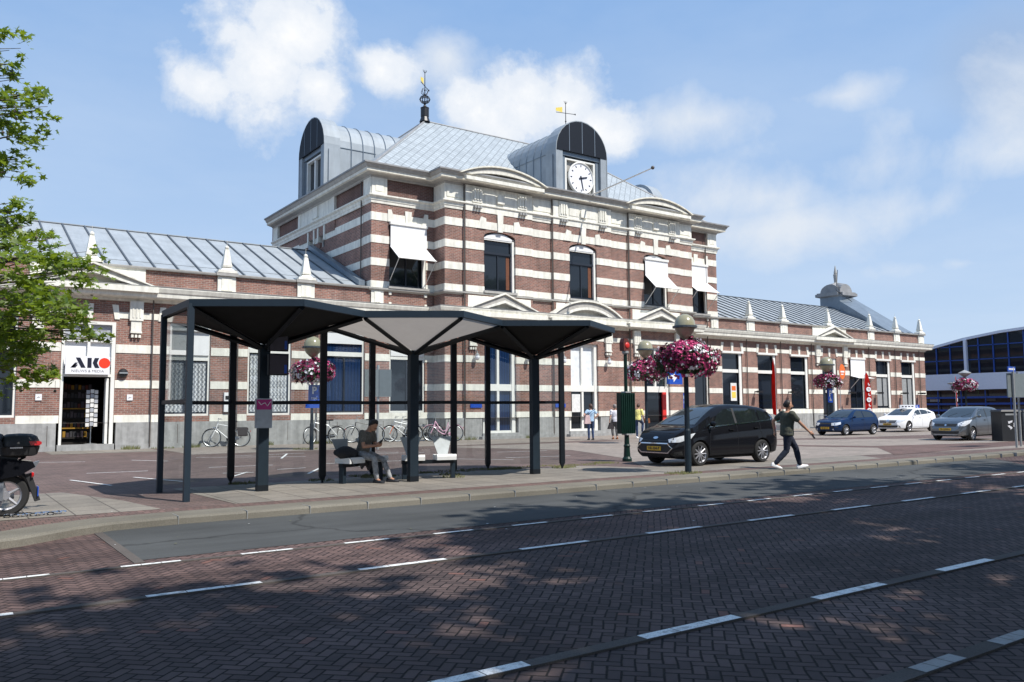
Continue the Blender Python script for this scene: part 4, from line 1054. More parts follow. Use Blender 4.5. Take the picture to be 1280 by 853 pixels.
dens=w.m('ADD',w.m('MULTIPLY',big,1.45),w.m('MULTIPLY',w.m('SUBTRACT',w.m('ADD',w.m('MULTIPLY',n1,.7),w.m('MULTIPLY',n1b,.3)),.5),3.9))
c1=w.mr(dens,.1,.65,0,1)
soft=group(LB['soft'])
c2=w.m('MULTIPLY',w.mr(w.m('ADD',soft,w.m('MULTIPLY',w.m('SUBTRACT',w.m('ADD',w.m('MULTIPLY',n4,.5),w.m('MULTIPLY',n1,.5)),.5),5.5)),.0,1.1,0,1),.95)
grey=group(LB['grey']);c3=w.m('MULTIPLY',w.mr(w.m('ADD',grey,w.m('MULTIPLY',w.m('SUBTRACT',n4,.5),1.5)),0,.8,0,1),.45)
veil=w.m('MULTIPLY',w.mr(n3,.42,.75,0,1),.38)
# horizon haze
hz=w.mr(d[2],-.02,.4,.5,.0)
base=w.n('ShaderNodeVectorMath',operation='MULTIPLY');w.L.new(sky.outputs[0],base.inputs[0]);base.inputs[1].default_value=(1,1,1)
c=w.mix(hz,base.outputs[0],(5.6,7.4,10.0))
c=w.mix(.85,c,w.mix(w.mr(d[2],.0,.5,0,1),(4.9,6.1,7.7),(2.1,3.9,7.1)))
c=w.mix(veil,c,(5.4,6.4,7.8))
c=w.mix(c3,c,(3.2,4.0,5.4))
c=w.mix(c2,c,(6.4,6.9,7.6))
sh=w.mr(n1,.35,.65,0,1)
cc=w.mix(w.m('MULTIPLY',w.mr(dens,.3,1.6,0,1),w.mr(n1b,.35,.6,.5,1)),(6.2,6.8,7.7),(8.6,8.6,8.6))
c=w.mix(c1,c,cc)
bg=w.n('ShaderNodeBackground');w.put(bg.inputs[0],c);bg.inputs[1].default_value=.105
ow=w.n('ShaderNodeOutputWorld');w.L.new(bg.outputs[0],ow.inputs[0])
# ================================================================== CAMERA
cam=bpy.data.cameras.new('camera');co=bpy.data.objects.new('camera',cam);COL.objects.link(co);SC.camera=co
cam.sensor_width=36;cam.lens=36*1031/1280;cam.clip_end=3000;cam.clip_start=.05
rt=Vector((0.81908571,-0.57363096,-0.00679158));up=Vector((-0.04189768,-0.07162435,0.99655132));fw=Vector((0.57213914,0.81597639,0.08270029))
mt=Matrix((rt,up,-fw)).transposed().to_4x4();mt.translation=Vector((0,0,1.52));co.matrix_world=mt
SC.view_settings.view_transform='Standard';SC.view_settings.look='None';SC.view_settings.exposure=0.2;SC.view_settings.gamma=1
SC.view_settings.use_curve_mapping=False
SC.cycles.max_bounces=6;SC.cycles.transparent_max_bounces=8;SC.cycles.use_denoising=True
# ================================================================== TREES
def maple(b,p,nrm,rot,s,m=0):
    n=nrm.normalized();a=n.orthogonal().normalized();c=n.cross(a)
    ca,sa=math.cos(rot),math.sin(rot);u=a*ca+c*sa;v=c*ca-a*sa
    R_=[(0,0,0),(-.25,.05),(-.62,-.02),(-.33,.30),(-.70,.62),(-.2,.58),(0,1.05),(.2,.58),(.70,.62),(.33,.30),(.62,-.02),(.25,.05)]
    pts=[p+u*(q[0]*s)+v*(q[1]*s)+n*(-.12*s*(abs(q[0])+q[1]*.4)) for q in R_]
    i=[b.add(x) for x in pts]
    b.f.append(i);b.m.append(m)
def branchy(b,p,q,r0,r1,rg,seg=5,wob=.12):
    p,q=Vector(p),Vector(q);L_=(q-p).length;pts=[]
    for k in range(seg+1):
        t_=k/seg;w_=math.sin(PI*t_)*wob*L_
        pts.append(p.lerp(q,t_)+Vector((rg.uniform(-1,1),rg.uniform(-1,1),rg.uniform(-.2,1)))*w_*.5)
    pts[0]=p;pts[-1]=q
    b.tube(pts,[r0+(r1-r0)*k/seg for k in range(seg+1)],6);return pts
def plane_tree():
    rg=random.Random(11);base=Vector((-3.1,15.0,0))
    T=empty('maple_tree',base,'leafy green maple tree whose lobed leaves reach in at the left edge above the scooter','tree')
    tr=MB(base);P1=branchy(tr,base,base+Vector((.2,.1,4.2)),.24,.17,rg,5,.03)
    P2=branchy(tr,P1[-1],base+Vector((.3,.0,9.2)),.17,.05,rg,6,.06)
    cl=json.loads('''[[0.64, 14, 7.1, 0.35], [0.74, 14.3, 6.8, 0.3], [0.78, 13.6, 6.03, 0.36], [1.01, 14, 6.29, 0.3], [1.14, 14, 6.07, 0.22], [0.78, 14.2, 5.66, 0.5], [0.9, 14.6, 5.42, 0.34], [0.73, 14, 5.05, 0.4], [0.88, 14.2, 4.52, 0.35], [0.75, 14, 4.04, 0.6], [0.64, 14.2, 6.56, 0.3], [0.67, 13.6, 4.4, 0.3], [0.98, 14, 4.25, 0.3], [0.66, 14, 5.83, 0.4], [1.14, 13.6, 3.78, 0.5], [1.47, 13.8, 3.55, 0.5], [1.78, 14.2, 3.92, 0.35], [1.96, 14, 3.74, 0.28], [0.96, 14.4, 3.28, 0.7], [1.33, 13.8, 3.12, 0.55], [1.06, 14, 2.65, 0.7], [1.43, 13.5, 2.84, 0.5], [1.76, 13.8, 2.74, 0.36], [2.04, 13.8, 2.63, 0.2], [1.0, 13.6, 2.1, 0.45], [1.17, 14, 2.36, 0.42], [0.85, 13.8, 1.99, 0.5], [0.72, 13, 3.37, 0.7], [0.71, 13.2, 2.79, 0.7], [1.16, 14, 4.09, 0.35], [1.26, 14.5, 2.57, 0.4]]''')
    tips=[(Vector(c[:3]),c[3]) for c in cl]
    for k in range(44):
        a=rg.random()*6.28;z=rg.uniform(2.7,9.8);rr=3.6*math.sqrt(max(.05,1-((z-6.3)/4.2)**2))*rg.uniform(.35,1)
        tips.append((base+Vector((rr*math.cos(a),rr*math.sin(a),z)),.85))
    for t_,r in tips:
        tr_z=min(max(t_.z-1.2,2.2),8.8);src=(P1+P2);s0=min(src,key=lambda q:abs(q.z-tr_z))
        pts=branchy(tr,s0,t_,.05,.01,rg,5,.12)
        for k in range(3):
            e=t_+Vector((rg.uniform(-1,1),rg.uniform(-1,1),rg.uniform(-.8,.8)))*r*.8
            branchy(tr,pts[3],e,.014,.004,rg,3,.1)
    tr.build('trunk',['bark'],T)
    b=MB(base);fr=MB(base)
    for t_,r in tips:
        n=int(430*r*r/.7+50*r)
        subs=[Vector((rg.uniform(-1,1),rg.uniform(-1,1),rg.uniform(-1,1)))*.8 for _ in range(max(4,int(9*r+3)))]
        for k in range(n):
            q0=rg.choice(subs);v=q0+Vector((rg.gauss(0,.2),rg.gauss(0,.2),rg.gauss(0,.16)))
            p=t_+Vector((v.x*r,v.y*r,v.z*r*.62))
            nr=Vector((rg.gauss(0,.5),rg.gauss(0,.5)-.1,1.0 if rg.random()<.8 else .2))
            maple(b,p,nr,rg.random()*6.28,rg.uniform(.045,.12))
        if rg.random()<.4:
            for k in range(3):
                p=t_+Vector((rg.uniform(-1,1)*r,rg.uniform(-1,1)*r,-r*.6));fr.ball(p,.022,6,4);fr.tube([p,p+Vector((0,0,.15))],.003,3)
    b.build('foliage',['leaf'],T,fix=False);fr.build('seed_ball',['bark'],T)
plane_tree()
def street_tree(loc,seed,h=17,rc=5.6,lab=''):
    rg=random.Random(seed)
    T=empty('street_tree',loc,lab,'tree','trees across the road behind the camera')
    tr=MB();tr.tube([(0,0,0),(.1,0,3),(0,.1,7),(.1,0,h-3)],[.35,.28,.2,.05],8)
    cl=[]
    for k in range(40):
        a=rg.random()*6.28;z=rg.uniform(6.5,h);q=rc*math.sqrt(max(.05,1-((z-(h+6)/2)/((h-5)/2))**2))*rg.uniform(.3,1)
        c=Vector((q*math.cos(a),q*math.sin(a),z));cl.append(c);branchy(tr,(0,0,max(3.5,z-2.5)),c,.08,.02,rg,4)
    tr.build('trunk',['bark'],T)
    b=MB()
    for c in cl:
        r=rg.uniform(1.1,1.9)
        for k in range(230):
            v=Vector((rg.gauss(0,.45),rg.gauss(0,.45),rg.gauss(0,.35)))*r;p=c+v
            n=Vector((rg.gauss(0,1),rg.gauss(0,1),rg.gauss(0,1)+1)).normalized();a=n.orthogonal().normalized()*rg.uniform(.2,.34);q=n.cross(a)*rg.uniform(.7,1)
            b.face([p-a,p-q*.8,p+a,p+q*.8])
    b.build('foliage',['leaf2'],T,fix=False)
    return T
sts=[(-4.5,-8.2),(3.8,-7.2),(12.4,-4.6),(20.2,-4.0),(28.3,-3.6),(37,-4.4),(46.5,-4.4)]
labs=['tall lime tree with round crown, farthest left of the row behind the camera','tall lime tree whose crown shades the road before the shelter','tall lime tree third from the left in the row behind the camera','tall lime tree that shades the asphalt before the black car','tall lime tree fifth from the left in the row behind the camera','tall lime tree second from the right end of the row behind the camera','tall lime tree at the right end of the row behind the camera']
TA=street_tree((sts[0][0],sts[0][1],0),21,lab=labs[0]);TB=street_tree((sts[1][0],sts[1][1],0),22,lab=labs[1])
for k,(x,y) in enumerate([(-9,-14),(2,-13),(13,-15),(24,-13.5),(35,-14),(46,-13),(58,-12),(70,-9)]):  # second row out of view, added to darken reflections and thicken road shade
    copy_tree(TA if k%2 else TB,(x,y,0),k*2.3+1,'lime tree in unseen back row added to darken reflections, number %s from the left'%['one','two','three','four','five','six','seven','eight'][k])
for k,(x,y) in enumerate(sts[2:]):
    copy_tree(TA if k%2 else TB,(x,y,0),k*1.9,labs[k+2])

# ================================================================== BUS SHELTER
SX,SY=5.2,15.75
sh=empty('bus_shelter',(SX,SY,0),'dark steel bus shelter with three folded hexagonal roofs on thick pillars and glass rear panels','bus shelter')
SOF=(SX,SY,0);AW,RR=1.62,2.02;STEP=3.24
def vb(): return MB(SOF)
def hexv(cx): return [(cx,SY-RR),(cx+AW,SY-RR/2),(cx+AW,SY+RR/2),(cx,SY+RR),(cx-AW,SY+RR/2),(cx-AW,SY-RR/2)]
for k in range(3):
    cx=SX+STEP*k;V=hexv(cx)
    b=vb()
    for i in range(6):
        p,q=V[i],V[(i+1)%6];b.face([(cx,SY,2.80),(p[0],p[1],3.36),(q[0],q[1],3.36)])
    o=b.build('roof_panel',['roof_sheet' if k==1 else 'shelter_under'],sh,fix=False)
    if k==1:o['label']='pale translucent middle roof of the shelter'
    b=vb()
    for v in V: b.tube([(cx+(v[0]-cx)*.05,SY+(v[1]-SY)*.05,2.74),(v[0]*.98+cx*.02,v[1]*.98+SY*.02,3.31)],.05,4)
    b.build('roof_rib',['shelter_metal'],sh)
    b=vb()
    for i in range(6):
        if k>0 and i==4: continue
        p,q=Vector((*V[i],0)),Vector((*V[(i+1)%6],0));d=(q-p).normalized();n=Vector((d.y,-d.x,0))
        b.prism([(-.04,3.33),(.04,3.33),(.04,3.455),(-.04,3.455)],lambda a,z:p+n*a-d*.02+Vector((0,0,z)),lambda a,z:q+n*a+d*.02+Vector((0,0,z)))
    b.build('roof_rim',['shelter_rim'],sh)
    b=vb();b.box(cx-.10,cx+.10,SY-.07,SY+.07,.02,2.8);b.box(cx-.104,cx+.104,SY-.075,SY+.075,.0,.12,1)
    b.build('pillar',['post_metal','shelter_metal'],sh)
def post(x,y,w=.16,top=3.36,foot=True,m='shelter_metal'):
    b=vb()
    b.box(x-w/2,x+w/2,y-.035,y+.035,.15,top);b.frustum((x,y,.06),.05,.05,(x,y,.15),w,.07);b.box(x-.02,x+.02,y-.02,y+.02,0,.06)
    b.build('post',[m],sh)
B=[hexv(SX+STEP*k) for k in range(3)]
back=[B[0][4],B[0][3],B[0][2],B[1][3],B[1][2],B[2][3],B[2][2]]
for i,p in enumerate(back[1:],1): post(p[0],p[1],.14)
def ppost(x,y): 
    b=vb();b.box(x-.05,x+.05,y-.05,y+.05,0,3.38);b.build('post',['shelter_rim'],sh)
ppost(*B[0][5]);ppost(*back[0])
rb=vb()
ends=[(B[0][5],back[0])]+list(zip(back[:-1],back[1:]))
for k,(p,q) in enumerate(ends):
    p3,q3=Vector((*p,0)),Vector((*q,0));d=(q3-p3).normalized();n=Vector((d.y,-d.x,0))
    b=vb();b.prism([(-.025,1.66),(.025,1.66),(.025,1.735),(-.025,1.735)],lambda a,z:p3+n*a+Vector((0,0,z)),lambda a,z:q3+n*a+Vector((0,0,z)));b.build('rail',['shelter_metal'],sh)
    for z0,z1 in ((1.735,3.28),(.12,1.66))[:(1 if k==0 else 2)]:
        b=vb();a0,a1=p3+d*.08,q3-d*.08
        b.face([a0+Vector((0,0,z0)),a1+Vector((0,0,z0)),a1+Vector((0,0,z1)),a0+Vector((0,0,z1))]);b.build('glass_panel',['glass_clear'],sh,fix=False)
# timetable and screens on the first pillar
b=vb();x0,y0_=5.14,15.60
b.box(4.98,5.30,15.52,15.57,1.20,1.76,0);b.box(5.0,5.28,15.51,15.52,1.55,1.74,1);b.box(5.0,5.28,15.51,15.52,1.22,1.54,2)
b.tube([(5.03,15.505,1.70),(5.08,15.505,1.64),(5.15,15.505,1.68),(5.2,15.505,1.62),(5.26,15.505,1.7)],.008,4,3)
for z in(1.5,1.47,1.44,1.38,1.35,1.29,1.26): b.box(5.02,5.02+.18*((z*100)%3+1)/3,15.507,15.51,z,z+.008,0)
b.build('timetable_case',['steel','poster_mag','poster_grey','signwhite'],sh)
for z0,z1,m in((2.20,2.60,'poster_dark'),(2.66,3.02,'poster_dark')):
    b=vb();b.box(5.18,5.56,15.42,15.50,z0,z1,0);b.box(5.20,5.54,15.41,15.42,z0+.02,z1-.02,1);b.box(5.48,5.53,15.405,15.41,z0+.04,z0+.2,2)
    b.build('display_case',['shelter_metal',m,'blue_sign'],sh)
# ---- benches
def bench(loc,rz,lab):
    e=empty('waiting_bench',loc,lab,'bench','benches under the bus shelter',rz)
    for x in(.03,1.12):
        b=MB();b.box(x-.045,x+.045,-.06,.06,0,.36);b.build('leg',['post_metal'],e)
    b=MB();b.box(-.03,1.18,-.06,.06,.34,.42);b.build('beam',['shelter_metal'],e)
    for x in(.22,.93):
        b=MB()
        pr=[(-.24,.42),(-.245,.50),(-.22,.545),(.0,.52),(.2,.53),(.2,.42)]
        b.prism(pr,lambda p,q:(x-.22,p,q),lambda p,q:(x+.22,p,q));b.build('seat',['seat_white'],e)
        b=MB()
        w0,w1=.11,.23
        P_=lambda t,w:(x+w,.16+.14*t,.53+.42*t)
        pts=[(-w0,0),(w0,0),(w1,1),(-w1,1)]
        b.prism(pts,lambda p,q:(x+p,.16+.13*q,.52+.40*q),lambda p,q:(x+p,.185+.13*q,.52+.40*q));b.build('backrest',['seat_grey'],e)
    return e
bench((7.02,16.22,0),R(20),'waiting bench under the shelter on which the man sits beside his dark bag')
bench((8.52,16.35,0),R(-17),'empty waiting bench with two pale seats right of the seated man')
# ================================================================== LAMPS AND BASKETS
def lamp(loc,h,gr,lab,flat=False,pr=.062):
    e=empty('street_lamp',loc,lab,'street lamp','lamp posts carrying flower baskets')
    b=MB();b.tube([(0,0,0),(0,0,1.0),(0,0,1.04),(0,0,h)],[pr*1.25,pr*1.25,pr,pr*.8],10);b.build('pole',['post_metal'],e)
    b=MB()
    if flat:
        b.lathe([(.05,-.1),(.12,0),(gr,.22),(gr,.27),(gr*.3,.42),(.02,.48)],(0,0,h),16);b.build('lamp_shade',['lampgrey'],e,True)
    else:
        b.lathe([(.06,-.05),(gr*.35,0),(gr*.7,gr*.35),(gr*.93,gr*.85)],(0,0,h),20,cap=False);b.lathe([(gr*.93,gr*1.0),(gr*.86,gr*1.45),(gr*.6,gr*1.85),(gr*.25,gr*2.03),(.0,gr*2.06)],(0,0,h),20)
        b.build('lamp_globe',['globe_cream'],e,True)
        b=MB();b.lathe([(gr*.9,gr*.8),(gr*1.08,gr*.83),(gr*1.08,gr*1.0),(gr*.9,gr*1.03)],(0,0,h),20,cap=False);b.build('ring',['ring_grey'],e)
    return e
def basket(loc,r,hh,seed,lab,n=1700,fs=.034,copyof=None):
    if copyof:
        return copy_tree(copyof,loc,seed,lab)
    rg=random.Random(seed)
    e=empty('flower_basket',loc,lab,'flower basket','round flower baskets on the lamp posts')
    b=MB();b.lathe([(.1,-hh*.35),(r*.55,-hh*.3),(r*.6,-.02),(r*.5,.02)],(0,0,0),12);b.build('bowl',['pipe'],e)
    cen=[(rg.gauss(0,1),rg.gauss(0,1),rg.gauss(0,1),rg.choice([0,0,1,1,1,1,2])) for _ in range(90)]
    cen=[(Vector(c[:3]).normalized(),c[3]) for c in cen]
    blobs=[(Vector((rg.gauss(0,1),rg.gauss(0,1),rg.gauss(0,.7))).normalized(),rg.uniform(.78,1.14)) for _ in range(34)]
    L_=MB();F=[MB(),MB(),MB()]
    def surf():
        d=Vector((rg.gauss(0,1),rg.gauss(0,1),rg.gauss(0,1))).normalized()
        if d.z<-.75: d.z*=-1
        k=max(blobs,key=lambda q:q[0].dot(d));rad=k[1]
        return d,Vector((d.x*r*rad,d.y*r*rad,d.z*hh*(.82 if d.z>0 else 1.0)*rad))
    for i in range(int(n*1.1)):
        d,p=surf();p=p*rg.uniform(.72,.98);a=d.orthogonal().normalized();s=fs*rg.uniform(1,1.9)
        nn=(d+Vector((rg.gauss(0,.6),rg.gauss(0,.6),rg.gauss(0,.6)))).normalized();a=nn.orthogonal().normalized();c=nn.cross(a)
        L_.face([p-a*s,p-c*s*.5,p+a*s,p+c*s*.5])
    for i in range(n):
        d,p=surf();p=p*rg.uniform(.93,1.06)
        col=max(cen,key=lambda q:q[0].dot(d))[1]
        if rg.random()<.3: col=rg.choice([0,1,2])
        nn=(d+Vector((rg.gauss(0,.35),rg.gauss(0,.35),rg.gauss(0,.35)))).normalized();a=nn.orthogonal().normalized();c=nn.cross(a);s=fs*rg.uniform(.75,1.25)
        F[col].face([p+(a*math.cos(t)+c*math.sin(t))*s*(1 if j%2 else .72)+nn*(.3*s if j%2 else 0) for j,t in enumerate([2*PI*q/10 for q in range(10)])])
    for i in range(8):
        a=rg.random()*6.28;b2=[(r*.9*math.cos(a),r*.9*math.sin(a),-hh*.3),(r*.95*math.cos(a),r*.95*math.sin(a),-hh*1.0-rg.uniform(0,.15))];L_.tube(b2,.008,3)
    L_.build('foliage',['flower_leaf'],e,fix=False)
    for k,nm in enumerate(('pink','magenta','white')):
        o=F[k].build('blossoms',[('petal_pink','petal_dark','petal_white')[k]],e,fix=False);o['label']='%s blossoms'%nm
    return e
lamp((14.57,13.62,0),3.20,.27,'street lamp with cream globe on a slim pole at the kerb before the black car')
basket((14.57,13.62,2.70),.73,.56,21,'largest flower basket, magenta and white petunias above the black car',2100,.036)
FB=None
def lamp_b(loc,h,gr,lab,bl,seed,r=.86,flat=False,dz=.75,col=None):
    global FB
    lamp(loc,h,gr,lab,flat)
    z=h-dz+.15
    if FB is None: FB=basket((loc[0],loc[1],z),r,.60,seed,bl,1000,.052)
    else: basket((loc[0],loc[1],z),r,.5,seed,bl,copyof=FB)
lamp_b((12.16,31.0,0),3.66,.38,'street lamp behind the shelter carrying the blue parking sign','flower basket of pink and white petunias seen through the shelter above the parking sign',5)
lamp_b((25.4,26.1,0),3.75,.36,'street lamp with cream globe between the signal post and the black car','flower basket of pink and white petunias just left of the largest basket',2.4)
lamp_b((45.8,31.0,0),3.75,.45,'street lamp with cream globe behind the navy blue hatchback','flower basket of dark pink petunias above the navy blue hatchback',.9)
lamp_b((60.6,29.85,0),3.65,.42,'street lamp with flat grey shade above the grey hatchback','flower basket of dark red and white petunias above the grey hatchback',4.0,flat=True)
# signs on lamp poles
def parking_sign(loc,lab,txt,extra=None,w=.46,h=.62):
    b=MB();b.box(-w/2,w/2,-.03,0,-h/2,h/2,0)
    text_mb(b,'P',h*.62,lambda p,q,d:(p,-.034-d,q+h*.13),1,.004,bold=.012)
    if txt:text_mb(b,txt,h*.27,lambda p,q,d:(p,-.034-d,q-h*.33),1,.004)
    if extra=='triangle':
        b.prism([(-.12,-.3),(.12,-.3),(0,-.05)],lambda p,q:(p,-.03,q-.02),lambda p,q:(p,-.036,q-.02),1)
    o=b.build('parking_sign',['blue_sign','signwhite']);o.location=loc;return tag(o,lab,'sign')
parking_sign((12.2,30.92,2.22),'blue parking sign reading P and taxi on the lamp pole behind the shelter','taxi')
b=MB();b.box(-.3,.3,-.03,0,-.09,.09,0);o=b.build('sub_plate',['blue_sign']);o.location=(12.16,30.92,1.72);tag(o,'small blue plate below the parking and taxi sign','sign')
parking_sign((45.9,30.9,2.25),'narrow blue parking sign with a white triangle below the basket over the navy hatchback','', 'triangle',.46,.85)
# beacon post
e=empty('signal_post',(16.52,17.8,0),'dark green post with ribbed green cabinet and an unlit red beacon on top','signal post')
b=MB();b.lathe([(.14,0),(.14,.08),(.10,.14),(.085,.4),(.10,.45),(.075,.5),(.065,.9)],(0,0,0),12);b.tube([(0,0,.5),(0,0,3.15)],.052,10);b.build('pole',['green_metal'],e)
b=MB();b.box(-.28,.28,-.08,.10,.80,1.98,0)
for k in range(7): b.box(-.26+k*.08,-.235+k*.08,-.10,-.08,.84,1.94,0)
b.build('cabinet',['green_metal'],e)
b=MB();b.box(-.10,.10,-.11,.1,.76,.80);b.box(-.1,.1,-.1,.1,1.98,2.02);b.build('bracket',['lampgrey'],e)
b=MB();b.lathe([(.055,3.1),(.10,3.14),(.10,3.2)],(0,0,0),12);b.build('collar',['lampgrey'],e)
b=MB();b.prism([(-.13,3.2),(.08,3.2),(.13,3.28),(.12,3.42),(.03,3.55),(-.1,3.56),(-.14,3.45)],lambda p,q:(p,-.09,q),lambda p,q:(p,.09,q));b.ball((0,-.09,3.36),.09,10,6,1,sy=.4);b.build('beacon',['shop_red','red'],e)
# grey route board behind shelter
e=empty('sign_post',(14.31,29.6,0),'grey post with a folded metal sign board seen from behind the shelter','sign')
b=MB();b.tube([(0,0,0),(0,0,3.3)],.055,8);b.build('pole',['lampgrey'],e)
b=MB();b.box(-.62,-.02,-.10,-.06,2.05,3.12);b.prism([(-.0,-.10),(.42,-.32),(.42,-.28),(-.0,-.06)],lambda p,q:(p,q,2.05),lambda p,q:(p,q,3.12));b.build('board',['grey_board'],e)
# street name pole on the right
e=empty('street_name_post',(32.48,14.27,0),'slim grey post with blue street name plate and grey board at the right edge','sign post')
b=MB();b.tube([(0,0,0),(0,0,2.95)],.045,8);b.build('pole',['lampgrey'],e)
b=MB();b.tube([(1.15,.35,0),(1.15,.35,2.8)],.04,8);b.build('pole',['lampgrey'],e)
b=MB()
dv=Vector((.82,-.57,0))
b.prism([(-.32,1.84),(1.5,1.84),(1.5,2.72),(-.32,2.72)],lambda p,q:(p*.9,.05-p*.05,q),lambda p,q:(p*.9,.09-p*.05,q));b.build('board',['grey_board'],e)
b=MB();b.box(-.42,.16,-.03,0,2.78,2.96,0)
for k,(a,c) in enumerate(((-.36,-.3),(-.28,-.2),(-.18,-.12),(-.1,.0),(.02,.1))): b.box(a,c,-.034,-.03,2.84,2.9,1)
b.build('name_plate',['blue_sign','signwhite'],e)
# containers
def container(loc,lab,m,rec=True,rz=0):
    e=empty('waste_container',loc,lab,'waste container','waste containers by the road',rz)
    b=MB();b.box(-.42,.42,-.4,.4,.0,1.28);b.build('body',[m],e)
    b=MB();b.frustum((0,0,1.28),.9,.86,(0,0,1.36),.8,.78);b.build('lid',['bin_black'],e)
    b=MB();b.box(-.25,.25,-.41,-.40,1.12,1.2,0);b.build('hatch',['lampgrey'],e)
    if rec:
        b=MB()
        for k in range(3):
            a=k*2*PI/3+PI/2
            P_=lambda r,t:(r*math.cos(t),.72+r*math.sin(t))
            pts=[P_(.10,a-.25),P_(.19,a-.25),P_(.19,a+.75),P_(.23,a+.75),P_(.15,a+1.25),P_(.07,a+.75),P_(.10,a+.75)]
            b.prism(pts,lambda p,q:(p,-.402,q),lambda p,q:(p,-.408,q))
        b.build('recycling_mark',['signwhite'],e)
    return e
container((38.47,17.29,0),'black waste container with white recycling arrows at the right edge','bin_black',rz=R(-35))
container((39.24,16.72,0),'grey waste container half cut off beside the black one','lampgrey',rz=R(-35))
# flags
def beach_flag(loc,h,lab,rz,lean=0.,letters=3):
    e=empty('beach_flag',loc,lab,'flag','red feather flags by the station',rz)
    b=MB();b.tube([(0,0,0),(0,0,h*.8),(.06,0,h*.92),(.2,0,h)],.02,6);b.box(-.35,.35,-.03,.03,0,.04);b.box(-.03,.03,-.35,.35,0,.04);b.build('pole',['alu'],e)
    b=MB();z0=h*.2
    pts=[(.02,z0),(.62,z0+.1),(.62,h*.55),(.52,h*.78),(.36,h*.93),(.2,h),(.08,h*.93),(.02,h*.8)]
    b.prism(pts,lambda p,q:(p,.004+.05*math.sin(q*3),q),lambda p,q:(p,-.004+.05*math.sin(q*3),q));b.build('cloth',['flagcloth'],e)
    b=MB()
    for k in range(letters):
        z=z0+.3+k*.78
        b.lathe([(.2,-.07),(.2,-.075),(.11,-.075),(.11,-.07)],(.32,0,z+.15),12,0,sx=1,sy=.9,ax='y')
        b.box(.28,.46,-.078,-.07,z+.44,z+.5,0);b.box(.28,.34,-.078,-.07,z+.44,z+.62,0)
    b.build('print',['signwhite'],e)
    return e
beach_flag((47.3,36.0,0),4.9,'red feather flag standing behind the walking man',R(60))
beach_flag((56.9,35.4,0),4.15,'red feather flag with white lettering behind the white hatchback',R(-20))
beach_flag((72.0,36.3,0),4.3,'red feather flag farthest right before the blue glazed hall',R(20))
e=empty('oval_flag',(46.55,30.6,0),'small orange oval flag beside the basket over the navy hatchback','flag')
b=MB();b.tube([(0,0,0),(0,0,4.2)],.02,6);b.build('pole',['alu'],e)
b=MB();b.prism([(.28+.33*math.cos(t),3.75+.48*math.sin(t)) for t in [2*PI*i/16 for i in range(16)]],lambda p,q:(p,-.01,q),lambda p,q:(p,.01,q));b.box(.1,.5,-.014,-.01,3.7,3.8,1);b.box(.15,.4,-.014,-.01,3.55,3.62,1);b.build('cloth',['orange','signwhite'],e)
# ================================================================== BLUE HALL
HX=80.
hall=empty('glazed_hall',(HX,30,0),'long hall with arched roof, dark glazing and blue bars right of the station','hall')
HO=(HX,30,0)
ha=[(58,2.6),(52,4.6),(47,6.0),(43,6.95),(39.3,7.75),(36,8.2),(32,8.5),(27,8.6),(22,8.5),(18,8.1),(13,7.1),(8,5.6),(4,3.6)]
b=MB(HO)
b.face([(HX,58,0),(HX,4,0)]+[(HX,y,z) for y,z in ha[::-1]]);b.build('glazing',['glass_dark'],hall)
b=MB(HO)
for (y,z),(y2,z2) in zip(ha[:-1],ha[1:]):
    b.prism([(0,0),(0,.24),(-.5,.24),(-.5,0)],lambda p,q:(HX-.2+p+.4,y,z+q),lambda p,q:(HX-.2+p+.4,y2,z2+q))
b.box(HX-.5,HX-.1,4,58,3.08,4.6);b.build('fascia',['hall_white'],hall)
b=MB(HO)
for (y,z),(y2,z2) in zip(ha[:-1],ha[1:]): b.face([(HX,y,z+.2),(HX,y2,z2+.2),(HX+40,y2,z2+.2),(HX+40,y,z+.2)])
b.build('roof',['zinc'],hall)
def hz_(y):
    for (a,za),(c,zc) in zip(ha[:-1],ha[1:]):
        if c<=y<=a: return zc+(za-zc)*(y-c)/(a-c)
    return 3
b=MB(HO)
y=5.
while y<57:
    b.box(HX-.12,HX-.02,y-.05,y+.05,4.6,hz_(y));y+=1.32
for z in(5.9,7.2): 
    ys=[q for q in [4+i*.5 for i in range(108)] if hz_(q)>z];b.box(HX-.12,HX-.021,min(ys),max(ys),z-.04,z+.04)
b.build('mullion',['hall_blue'],hall)
for y in(39.1,26.5,14): 
    b=MB(HO);b.box(HX-.4,HX-.05,y-.12,y+.12,4.6,hz_(y));b.build('column',['hall_white'],hall)
b=MB(HO)
for z in(.5,1.15,1.75,2.35): b.box(HX-.25,HX-.1,4,58,z-.09,z+.09)
y=4.5
while y<58: b.box(HX-.3,HX-.22,y-.04,y+.04,0,3.0);y+=2.2
b.build('rack_bar',['hall_blue'],hall)
b=MB(HO);rg=random.Random(8)
for k in range(80):
    y=rg.uniform(10,56);z=rg.choice([.2,.85,1.4,2.0,2.55]);b.box(HX-.09,HX-.03,y,y+rg.uniform(.3,1.1),z,z+rg.uniform(.1,.3),rg.choice([0,1,2,0]))
b.build('window_display',['pipe','ledge','bag_pink'],hall)
b=MB(HO);b.lathe([(.05,0),(.45,.1),(.5,.16),(.1,.3)],(HX-1.1,43.0-3.,3.55),10);b.tube([(HX-1.1,40,3.8),(HX-.3,40,3.8)],.04,6);b.build('wall_light',['lampgrey'],hall)

